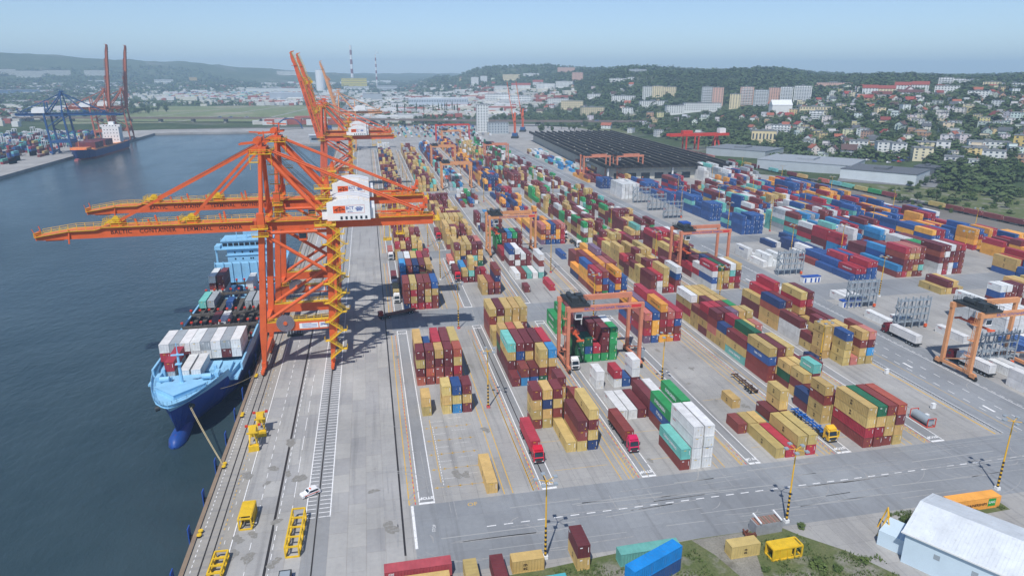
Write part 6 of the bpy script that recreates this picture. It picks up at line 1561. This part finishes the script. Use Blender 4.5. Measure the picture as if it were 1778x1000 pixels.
# ---------------------------------------------------------------- viaduct
flat('rail_yard', [(-620,1262),(430,1262),(430,1334),(-620,1334)], .02, M['ballast_dark'])
va = empty('viaduct', (0,0,0), 0, 'concrete road viaduct on wide piers across the head of the port', 'viaduct')
vp = [at(px, py, 9.0) for px, py in ((-260,203),(0,204),(250,205),(420,205),(560,206),(700,208),(830,209.5),(980,210.5),(1100,211),(1190,208),(1330,203),(1460,198))]
M['vconc'] = paint('viaduct_concrete', srgb(158,154,148), .85, var=.15); M['vside'] = paint('viaduct_parapet', srgb(116,104,98), .85, var=.15)
for (a, b_) in zip(vp[:-1], vp[1:]):
    a3, b3 = (a[0],a[1],8.4), (b_[0],b_[1],8.4); MB().beam(a3,b3,17,2.0).build('deck', M['vside'], va)
    v = Vector((b_[0]-a[0], b_[1]-a[1], 0)); L = v.length; v.normalize(); nrm = Vector((-v.y, v.x, 0))
    for s_ in (-1,1): p0 = Vector(a3)+nrm*8.2*s_+Vector((0,0,1.1)); p1 = Vector(b3)+nrm*8.2*s_+Vector((0,0,1.1)); MB().beam(p0,p1,.4,1.3).build('parapet', M['vside'], va)
    n = max(1, int(L/55))
    for k in range(n): c_ = Vector(a3)+v*L*(k+.5)/n; MB().beam((c_.x-nrm.x*5,c_.y-nrm.y*5,3.6),(c_.x+nrm.x*5,c_.y+nrm.y*5,3.6),5.0,8.3).build('pier', M['vconc'], va)
vcols = [(.7,.7,.7),(.5,.1,.1),(.1,.15,.3),(.3,.3,.32),(.75,.75,.72)]
for k in range(16):
    i = k % 10; t = rnd.random(); a, b_ = vp[i], vp[i+1]; x, y = a[0]+(b_[0]-a[0])*t, a[1]+(b_[1]-a[1])*t
    o = car((x, y + rnd.choice((-4,3)), 9.06), math.atan2(-(b_[0]-a[0]), b_[1]-a[1]), vcols[k % 5], 'x', 'vehicles on the viaduct'); o.scale = (1.4,1.8,1.7); o['label'] = 'tiny vehicle crossing the far viaduct, %s along it' % ORD[k]
# pylons of the basin head: small blue arch bridge
r = empty('arch_bridge', (-128,1225,0), R(15), 'small blue steel arch at the head of the basin', 'bridge')
for s_ in (-4,4):
    mb = MB(); pr = None
    for k in range(13): t = math.pi*k/12; p_ = (-20*math.cos(t), s_, 1+17*math.sin(t)); 
    pts = [(-20*math.cos(math.pi*k/12), s_, 1+17*math.sin(math.pi*k/12)) for k in range(13)]
    for a, b_ in zip(pts[:-1], pts[1:]): mb.beam(a, b_, 1.0)
    mb.build('arch', M['bluesteel'], r)
MB().box(-22,22,-4,4,.6,1.4).build('deck', M['vconc'], r)
r = empty('harbour_building', (-62,985,0), R(6), 'blue glazed harbour building at the end of the quay', 'building'); MB().box(-16,16,-6,6,0,9).build('wall', M['galv'], r); MB().box(-2,14,-6.5,-2,9,22).build('tower', M['bluesteel'], r); MB().box(-17,17,-7,7,9.01,9.8).build('roof', M['roofgrey'], r); MB().box(-14,14,-6.06,-6.02,3,6).build('window', M['glass'], r)
# ---------------------------------------------------------------- opposite terminal cargo, far container yard, freight train
mb = MB()
for k in range(620):
    x = rnd.uniform(-620,-345); y = rnd.uniform(640,1170)
    if -372 < x < -332: continue
    x = -345 - 13*int((-345-x)/13); x += rnd.choice((0,2.6,5.2,7.8)); y = 640 + 13*int((y-640)/13)
    for t in range(rnd.choice((1,2,2,3,4))): mb.col = tuple(q*rnd.uniform(.8,1.1) for q in CC[rnd.choice('mmrcbntvyrmbt')]); mb.box(x, x+2.44, y, y+12.1, t*2.6, t*2.6+2.57)
tag(mb.build('opposite_yard_containers', M['contv']), 'dark mixed containers in the yard of the opposite terminal', 'containers', None, 'stuff')
mb = MB()
for k in range(900):
    px = rnd.uniform(287,520); py = rnd.uniform(163,172) if px < 430 else rnd.uniform(163,170); g_ = ground_at(px, py)
    if not g_: continue
    for t in range(rnd.choice((1,2,3,4))): mb.col = tuple(q*rnd.uniform(.8,1.1) for q in CC[rnd.choice('wwwsoycbtmwws')]); mb.cbox((g_[0], g_[1], g_[2]+1.3+2.6*t), (12.0,2.44,2.57))
tag(mb.build('far_depot_containers', M['contv']), 'pale and mixed container stacks in the far depot beyond the meadow', 'containers', None, 'stuff')
# white stanchion field on the opposite terminal
mb = MB()
for k in range(90):
    x, y = rnd.uniform(-600,-372), rnd.uniform(930,1180); h = rnd.uniform(7,12)
    mb.col = (.62,.64,.66) if k % 3 else srgb(90,180,176)
    for dx in (0,4): 
        for dy in (0,6): mb.box(x+dx,x+dx+.5,y+dy,y+dy+.5,0,h)
    mb.box(x,x+4.5,y,y+.6,h,h+.8); mb.box(x,x+4.5,y+6,y+6.6,h,h+.8); mb.box(x+1,x+3,y+1,y+5,h-.5,h+1)
tag(mb.build('straddle_carriers', M['vpaint']), 'white and aqua straddle carriers crowding the far opposite terminal', 'carriers', None, 'stuff')
blk = rtg((-372,770,0), 'dark blue yard gantry crane on the opposite terminal', M['bluesteel'], text=False, rz=math.pi)
# freight train with containers by the fence
M['ballast'] = concrete('ballast', (.2,.185,.165), stain=.4, tracks=False)
flat('rail_track_bed', [(352,240),(402,240),(386,520),(372,820),(356,1120),(340,1120),(350,820),(362,520)], .03, M['ballast'])
tr_pts = lambda y: float(np.interp(y, (240,520,820,1120), (392,375,362,348)))
y = 262.0; k = 0
while y < 760:
    x = tr_pts(y); o = empty('flat_wagon', (x, y, 0), math.atan2(-(tr_pts(y+13)-x), 13), 'flat railway wagon, %s of the freight train along the fence' % ordn(k), 'wagon', 'wagons of the freight train')
    MB().box(-1.3,1.3,0,13.2,1.0,1.35).build('deck', M['dark'], o)
    for yy in (1.6, 11.4): MB().box(-1.1,1.1,yy-1.2,yy+1.2,.25,1.0).build('bogie', M['black'], o)
    if rnd.random() < .82:
        a = o.rotation_euler.z; cx = Vector((x,y,1.36)) + Matrix.Rotation(a,3,'Z') @ Vector((0,.4,0)); cc_ = rnd.choice('yymmryptmg'); q = link('shipping_container', WHOLE[2][0], None, cx, a, tuple(v*rnd.uniform(.85,1.1) for v in CC[cc_])); tag(q, '%s container on the %s wagon of the freight train' % (CN[cc_], ordn(k)), 'container', 'containers on the freight train')
    y += 14.2; k += 1
# ================================================================== HOUSES, TREES, WOODS
def far_enough(x, y, r_, lst): return all((x-a)**2+(y-b_)**2 > (r_+c_)**2 for a, b_, c_ in lst)
def gable_meshes(w, d, h, rh, seed):
    rg = random.Random(seed)
    a = MB().prismy([(-w/2,-3),(w/2,-3),(w/2,h),(0,h+rh*.94),(-w/2,h)], -d/2, d/2).mesh('wall', M['wallobj'])
    mb = MB(); t = .3; o_ = .6; sl = rh/(w/2)
    for s_ in (-1,1):
        e = (s_*(w/2+o_), h-sl*o_); mb.add([(e[0],-d/2-o_,e[1]),(0,-d/2-o_,h+rh),(0,d/2+o_,h+rh),(e[0],d/2+o_,e[1]),(e[0],-d/2-o_,e[1]+t),(0,-d/2-o_,h+rh+t),(0,d/2+o_,h+rh+t),(e[0],d/2+o_,e[1]+t)],[(0,1,2,3),(7,6,5,4),(0,4,5,1),(3,2,6,7),(0,3,7,4)])
    b_ = mb.mesh('roof', M['roofobj']); c_ = MB().box(w*.18,w*.18+.8,d*.1,d*.1+.8,h+rh*.4,h+rh+1.1).mesh('chimney', M['roofobj'])
    mb = MB(); wins(mb, w, d, .8, h, 2 if h > 4.5 else 1, 2 if w < 10 else 3, 1.3); e_ = mb.mesh('windows', M['winfar'])
    return a, b_, c_, e_
def flat_meshes(w, d, h, nf, seed):
    rg = random.Random(seed); mb = MB(); mb.box(-w/2,w/2,-d/2,d/2,-3,h); mb.box(-w/2,w*.1,-d*.1,d/2,h,h+2.6 if seed % 2 else h+.1); a = mb.mesh('wall', M['wallobj'])
    mb = MB(); mb.box(-w/2-.25,w/2+.25,-d/2-.25,d/2+.25,h+.004 if not seed % 2 else h-.1,h+.34 if not seed % 2 else h+.22)
    if seed % 2: mb.box(-w/2-.2,w*.1+.2,-d*.1-.2,d/2+.2,h+2.61,h+2.9)
    b_ = mb.mesh('roof', M['roofobj']); c_ = MB().box(w*.22,w*.22+.7,0,.7,h+.3,h+2.0).mesh('chimney', M['roofobj'])
    mb = MB(); wins(mb, w, d, .6, h, nf, 3, 1.6); e_ = mb.mesh('windows', M['winfar']); return a, b_, c_, e_
HM = [('gable', gable_meshes(*p, i)) for i, p in enumerate(((9,11,5.6,3.6),(10,13,5.2,4.2),(8.5,10,6.2,3.2),(11,12,4.6,4.6),(9.5,16,5.8,3.8)))] + [('flat', flat_meshes(*p, i)) for i, p in enumerate(((11,11,6.2,2),(12,10,6.6,2),(10,12,8.6,3),(14,11,6.0,2),(13,12,9.0,3)))]
WALLC = [((.68,.68,.66),'white'),((.62,.62,.6),'off-white'),(srgb(214,202,172),'cream'),(srgb(176,180,178),'grey'),(srgb(206,186,140),'pale yellow'),(srgb(190,150,122),'brick-coloured')]
ROOFC = [(srgb(146,66,58),'red'),(srgb(124,62,58),'dark red'),(srgb(156,92,72),'orange-red'),(srgb(92,72,70),'brown'),(srgb(84,88,94),'dark grey')]
houses = []; occ = list(BIG)
def try_house(px, py, mind=7.4):
    g_ = ground_at(px, py)
    if not g_: return
    x, y, z, d = g_
    if x < 400 and y < 1290 and x > -420: return
    if x < 520 and y < 620 and x > 0: return
    if any(abs(y - float(np.interp(x, [q[0] for q in vp], [q[1] for q in vp]))) < 25 for _ in (0,)): return
    if not far_enough(x, y, mind, occ): return
    occ.append((x, y, mind)); houses.append((px, py, x, y, z, d))
hr = random.Random(11)
zones = [(1400,1790,246,292,22),(1300,1790,205,250,78),(1300,1790,176,206,66),(1440,1790,154,177,44),(1010,1300,196,214,16),(830,1110,150,200,40),(700,900,136,158,16),(1040,1250,208,246,10)]
for (a, b_, c_, d_, n) in zones:
    k = 0; t = 0
    while k < n and t < n*8 and len(houses) < 296:
        t += 1; m0 = len(houses); try_house(hr.uniform(a, b_), hr.uniform(c_, d_)); k += len(houses)-m0
bands = [(0,760,'the lowest row'),(760,900,'the second row up'),(900,1040,'the third row up'),(1040,1200,'the fourth row up'),(1200,1450,'the fifth row up'),(1450,1900,'the sixth row up'),(1900,9e9,'the farthest rows')]
bidx = {}
for (px, py, x, y, z, d) in sorted(houses, key=lambda q: q[0]):
    bi = [i for i, q in enumerate(bands) if q[0] <= d < q[1]][0]; k = bidx.get(bi, 0); bidx[bi] = k+1
    kind, (a, b_, c_, e_) = HM[hr.choice((0,1,2,3,4,5,6,7,8,9,5,6,7,8,9))]; wc, wn = hr.choice(WALLC[:2]*4+WALLC); rc, rn = hr.choice(ROOFC if kind == 'gable' else [(srgb(124,128,132),'grey'),(srgb(150,152,152),'pale grey'),(srgb(100,98,98),'dark grey')])
    o = link('house', a, None, (x, y, z), -math.atan2(x, y)+hr.choice((0,math.pi/2))+hr.uniform(-.5,.5), tuple(q*hr.uniform(.9,1.08) for q in wc)); s_ = hr.uniform(.78,1.08); o.scale = (s_,s_,s_*hr.uniform(.9,1.1))
    tag(o, '%s house, %s %s roof, %s from left in %s' % (wn, rn, 'gabled' if kind == 'gable' else 'flat', ordn(k), bands[bi][2]), 'house', 'houses on the hillside')
    r_ = link('roof', b_, o, color=rc); link('chimney', c_, r_, color=srgb(150,110,96)); tag(link('windows', e_, o), kind='stuff')
print('houses', len(houses))
# ---- trees one can tell apart
trees = 0; tocc = []
def zone_trees(pts_fn, n, rr, hh, kind, txt, group, cat='tree', sp=.75, clear=True):
    lst = []; t = 0
    while len(lst) < n and t < n*12:
        t += 1; px, py = pts_fn(); g_ = ground_at(px, py)
        if not g_: continue
        x, y, z, d = g_; r_ = hr.uniform(*rr)
        if clear and not far_enough(x, y, r_*.6, occ): continue
        if not far_enough(x, y, r_*sp, tocc): continue
        tocc.append((x, y, r_*sp)); lst.append((px, x, y, z, r_))
    for k, (px, x, y, z, r_) in enumerate(sorted(lst)):
        tree(x, y, z-.3, r_, hr.uniform(*hh), kind, txt % ordn(k), group, cat)
U = hr.uniform
def line(x0, y0, x1, y1, j): 
    def f(): t = hr.random(); return x0+(x1-x0)*t, y0+(y1-y0)*t+U(-j, j)
    return f
zone_trees(lambda: (U(1560,1785), U(312,362)), 30, (2.6,4.8), (4,7.5), 'b', 'leafy tree in the thicket beside the tracks, %s from the left', 'thicket beside the tracks', clear=False)
zone_trees(line(1290,282,1600,356,5), 24, (1.5,3.2), (2.2,4.2), 'u', 'low green bush along the rail embankment, %s from the left', 'bushes on the rail embankment', 'bush', clear=False)
zone_trees(lambda: (U(1530,1785), U(318,372)), 40, (1.6,3.4), (2,3.8), 'u', 'pale green bush in the scrub beside the tracks, %s from the left', 'scrub beside the tracks', 'bush', clear=False)
zone_trees(lambda: (U(1655,1785), U(278,318)), 14, (4,7), (8,13), 'b', 'tall tree above the retail park road, %s from the left', 'trees right of the retail park')
zone_trees(lambda: (U(925,1110), U(214,232)), 26, (4,7), (8,13), 'b', 'tree between the viaduct and the black-roofed shed, %s from the left', 'trees behind the shed')
zone_trees(lambda: (U(1110,1330), U(200,240)), 40, (4,7), (8,13), 'b', 'tree among the gardens behind the rail gantry, %s from the left', 'garden trees behind the gantry')
zone_trees(lambda: (U(1300,1785), U(200,255)), 70, (3.5,6.5), (7,12), 'b', 'tree among the lower hillside houses, %s from the left', 'trees among the lower houses')
zone_trees(line(688,203,800,199,1.5), 15, (2.6,3.4), (20,28), 'p', 'tall dark poplar in the row behind the viaduct, %s from the left', 'poplars behind the viaduct', sp=.9)
zone_trees(lambda: (U(215,292), U(186,199)), 22, (6,9), (10,16), 'b', 'tree in the copse behind the opposite quay, %s from the left', 'copse behind the opposite quay')
zone_trees(lambda: (U(640,840), U(205,216)), 14, (3.5,6), (7,11), 'b', 'tree along the foot of the viaduct, %s from the left', 'trees at the viaduct foot')
zone_trees(lambda: (U(840,1110), U(196,212)), 26, (4,7), (9,14), 'b', 'tree in the valley before the slabs, %s from the left', 'valley trees')
# ---- woods and scattered far trees: masses
def crowns_mass(name, pts, q, label, cat, mat):
    rg = np.random.default_rng(5); n = len(pts); P = np.array(pts, float)
    c = P[:, None, :3].repeat(q, 1); r_ = P[:, 3][:, None, None]
    u = rg.normal(size=(n, q, 3)); u /= np.linalg.norm(u, axis=2, keepdims=True); u *= rg.random((n, q, 1))**.4
    u[..., 2] = np.abs(u[..., 2])*1.25
    c = c + u*r_*np.array([1, 1, 1.15])
    nrm = u*.9 + rg.uniform(-.35, .35, (n, q, 3)) + np.array([0, 0, .55]); nrm /= np.linalg.norm(nrm, axis=2, keepdims=True)
    t = np.cross(nrm, rg.normal(size=(n, q, 3))); t /= np.linalg.norm(t, axis=2, keepdims=True); w = np.cross(nrm, t)
    s = r_*rg.uniform(.32, .62, (n, q, 1))
    V4 = np.stack([c+t*s, c+w*s*.8, c-t*s, c-w*s*.8], 2).reshape(-1, 3)
    nq = n*q; me = bpy.data.meshes.new(name); me.vertices.add(nq*4); me.vertices.foreach_set('co', V4.astype(np.float32).ravel())
    me.loops.add(nq*4); me.loops.foreach_set('vertex_index', np.arange(nq*4, dtype=np.int32)); me.polygons.add(nq); me.polygons.foreach_set('loop_start', np.arange(0, nq*4, 4, dtype=np.int32))
    me.materials.append(mat); me.update(calc_edges=True); me.validate()
    tag(link(name, me), label, cat, None, 'stuff')
def wmat(name, a, b_):
    m = bpy.data.materials.new(name); nt, b = nodes(m); p = wpos(nt)
    c = mix(nt, ramp(nt, noise(nt, p, .05, 4, .7), .35, .65), a, b_); c = mix(nt, ramp(nt, noise(nt, p, .5, 3, .7), .4, .65), mix(nt, 1.0, c, (.65,.7,.65), 'MULTIPLY'), c)
    nt.links.new(c, b.inputs['Base Color']); b.inputs['Roughness'].default_value = .8; b.inputs['Specular IOR Level'].default_value = .1; return m
M['wood'] = wmat('wood_canopy', (.056,.096,.036), (.092,.13,.052)); M['townleaf'] = wmat('town_canopy', (.066,.108,.04), (.108,.145,.06))
woods, town, farw = [], [], []
WR = random.Random(21)
def free(x, y, r_): return all((x-a)**2+(y-b_)**2 > (c_*.75+r_*.5)**2 for a, b_, c_ in occ)
cell = {}
for a, b_, c_ in occ: cell.setdefault((int(a//60), int(b_//60)), []).append((a, b_, c_))
def free(x, y, r_):
    i, j = int(x//60), int(y//60)
    for di in (-1,0,1):
        for dj in (-1,0,1):
            for a, b_, c_ in cell.get((i+di, j+dj), ()):
                if (x-a)**2+(y-b_)**2 < (c_*.8+r_*.6)**2: return False
    return True
for k in range(15000):           # forest on the hills
    px = WR.uniform(770, 1800); d = WR.uniform(1350, 3700)*(1 if WR.random() < .6 else .75); x, y = polar(px, d)
    if px > 1440 and d < 1750 and WR.random() < .75: continue
    if px < 1000 and d < 2300: continue
    if 1000 <= px < 1440 and d < 1480: continue
    r_ = WR.uniform(5, 8.5)
    if free(x, y, r_): woods.append((x, y, hz(x, y)+2.5, r_))
for k in range(15000):            # trees scattered through the town
    px = WR.uniform(680, 1800); d = WR.uniform(430, 2300); x, y = polar(px, d)
    if (x < 465 and y < 1320 and not (x > 415 and y > 300)) : continue
    if (px < 900 and 1200 < d < 1700 and WR.random() < .5): continue
    if abs(y - float(np.interp(x, [q[0] for q in vp], [q[1] for q in vp]))) < 22: continue
    if 1330 < px < 1660 and 480 < d < 760: continue
    if d < 640 and WR.random() < .86: continue
    r_ = WR.uniform(2.6, 6.2)
    if free(x, y, r_): town.append((x, y, hz(x, y)+1.2, r_))
for k in range(9000):            # wooded plain on the left
    px = WR.uniform(-60, 780); d = WR.uniform(1450, 4800); x, y = polar(px, d)
    if -620 < x < -40 and 1400 < y < 2080 and px > 225: continue
    if math.sin(x*.004)+math.sin(y*.0035+1) < -.3: continue
    r_ = WR.uniform(4, 9)*(1 if d < 2500 else 1.5)
    if free(x, y, r_): farw.append((x, y, hz(x, y)+2, r_))
crowns_mass('forest', woods, 16, 'dense dark green forest covering the hills', 'forest', M['wood'])
crowns_mass('town_trees', town, 22, 'scattered garden trees and bushes through the town', 'trees', M['townleaf'])
crowns_mass('plain_woods', farw, 12, 'patchy woods on the plain beyond the basin', 'woods', M['wood'])
# far roofs too small to pick apart
mb = MB(); FR = random.Random(9)
for k in range(3600):
    px = FR.uniform(-40, 1000); d = (FR.uniform(1500, 5200) if px < 700 else FR.uniform(1700, 4200)) if k % 3 else FR.uniform(1330, 2600)
    if k % 3 == 0: px = FR.uniform(430, 900)
    if 715 < px < 905 and d < 1480: continue
    x, y = polar(px, d)
    if -620 < x < -40 and 1400 < y < 2080: continue
    if px > 780 and d > 2700 and FR.random() < .8: continue
    z = hz(x, y)
    if z > 45: continue
    big = FR.random() < .16; w, dd, h = (FR.uniform(25,70), FR.uniform(15,40), FR.uniform(6,12)) if big else (FR.uniform(8,18), FR.uniform(8,14), FR.uniform(5,10))
    mb.col = FR.choice([(.6,.6,.58),(.55,.54,.5),(.45,.46,.46),srgb(160,84,70),(.62,.6,.52),(.66,.66,.66)]); mb.cbox((x, y, z+h/2-1), (w, dd, h+2))
tag(mb.build('far_town', M['vpaint']), 'tiny pale buildings of the far town on the plain', 'town', None, 'stuff')
mb = MB()
for k in range(330):             # trailers, vans and boxes at the landward end of the terminal
    x, y = FR.uniform(-20,190), FR.uniform(1030,1275); x = 9*int(x/9)+FR.uniform(-1,1); y = 16*int(y/16)
    if 85 < x < 145 and y < 1000: continue
    if 165 < x < 240 and 1050 < y < 1130: continue
    mb.col = FR.choice([CC['b'],CC['w'],CC['w'],CC['m'],CC['l'],CC['y'],(.3,.31,.32),CC['r'],CC['t']]); L = FR.choice((5,12,12,12.5)); mb.box(x,x+2.5,y,y+L,.6,FR.choice((1.8,3.0,3.6,3.8))); mb.col = (.03,.03,.03); mb.box(x+.3,x+2.2,y+.3,y+L-.3,.02,.58)
tag(mb.build('parked_trailers', M['vpaint']), 'parked trailers, vans and boxes at the far landward end of the terminal', 'trailers', None, 'stuff')
# ---- parked cars by the retail sheds
for k in range(30):
    px, py = U(1490,1640), U(268,284); g_ = ground_at(px, py)
    if not free(g_[0], g_[1], 2): continue
    cl, cn_ = hr.choice([((.7,.7,.7),'white'),((.45,.05,.05),'red'),((.06,.1,.3),'blue'),((.05,.05,.055),'black'),((.3,.31,.32),'grey')])
    car((g_[0], g_[1], g_[2]+.05), hr.choice((.2,1.77)), cl, '%s car parked at the retail park, number %s in the lot' % (cn_, ordn(k)), 'cars at the retail park')
# ---- grass tufts and weeds on the near verge
gp = MB(); GR = random.Random(31)
def in_verge(x, y): return (29 < x < 57.5 and 90 < y < 101.5+.0*x) or (69 < x < 80 and 86 < y < 101) or (79 < x < 91 and 84 < y < 95) or (102 < x < 128 and 99.8 < y < 103.6)
for k in range(8000):
    x, y = (GR.uniform(29,92), GR.uniform(84,103)) if k % 6 else (GR.uniform(101,129), GR.uniform(99.8,103.8))
    if not in_verge(x, y) or math.sin(x*.9)+math.sin(y*1.3+x*.3) < -.2: continue
    h = GR.uniform(.2,.65)
    for j in range(4):
        a = GR.uniform(0,6.28); dx, dy = math.cos(a)*.14, math.sin(a)*.14; gp.add([(x-dy*.5,y+dx*.5,.01),(x+dy*.5,y-dx*.5,.01),(x+dx*2,y+dy*2,h)],[(0,1,2)])
gp.col = None
tag(gp.build('grass', M['leaf']), 'rough grass and weeds on the near verge', 'grass', None, 'stuff')
for k, (px, py, r_, h) in enumerate(((1420,985,1.8,1.6),(1455,990,1.4,1.2),(1500,975,1.2,1.1),(1600,905,1.5,1.3),(1570,905,1.2,1.2),(1390,915,1.3,1.2),(1330,990,1.0,.9))):
    x, y = at(px, py); tree(x, y, 0, r_, h, 'u', 'low weedy shrub on the near verge, %s from the nearest corner' % ORD[k], 'shrubs on the near verge', 'bush')
# ---------------------------------------------------------------- air
mh = bpy.data.materials.new('haze_air'); mh.use_nodes = True; nt = mh.node_tree; nt.nodes.remove(nt.nodes['Principled BSDF'])
pv = NN(nt, 'ShaderNodeVolumePrincipled'); pv.inputs['Color'].default_value = (.58,.79,1.0,1); pv.inputs['Density'].default_value = 1.75e-4; pv.inputs['Anisotropy'].default_value = .0
nt.links.new(pv.outputs[0], nt.nodes['Material Output'].inputs['Volume'])
hzb = MB().box(-12600,12600,-1500,12600,-15.5,330).build('haze', mh); tag(hzb, 'thin blue summer haze over the whole harbour', 'haze', None, 'stuff')
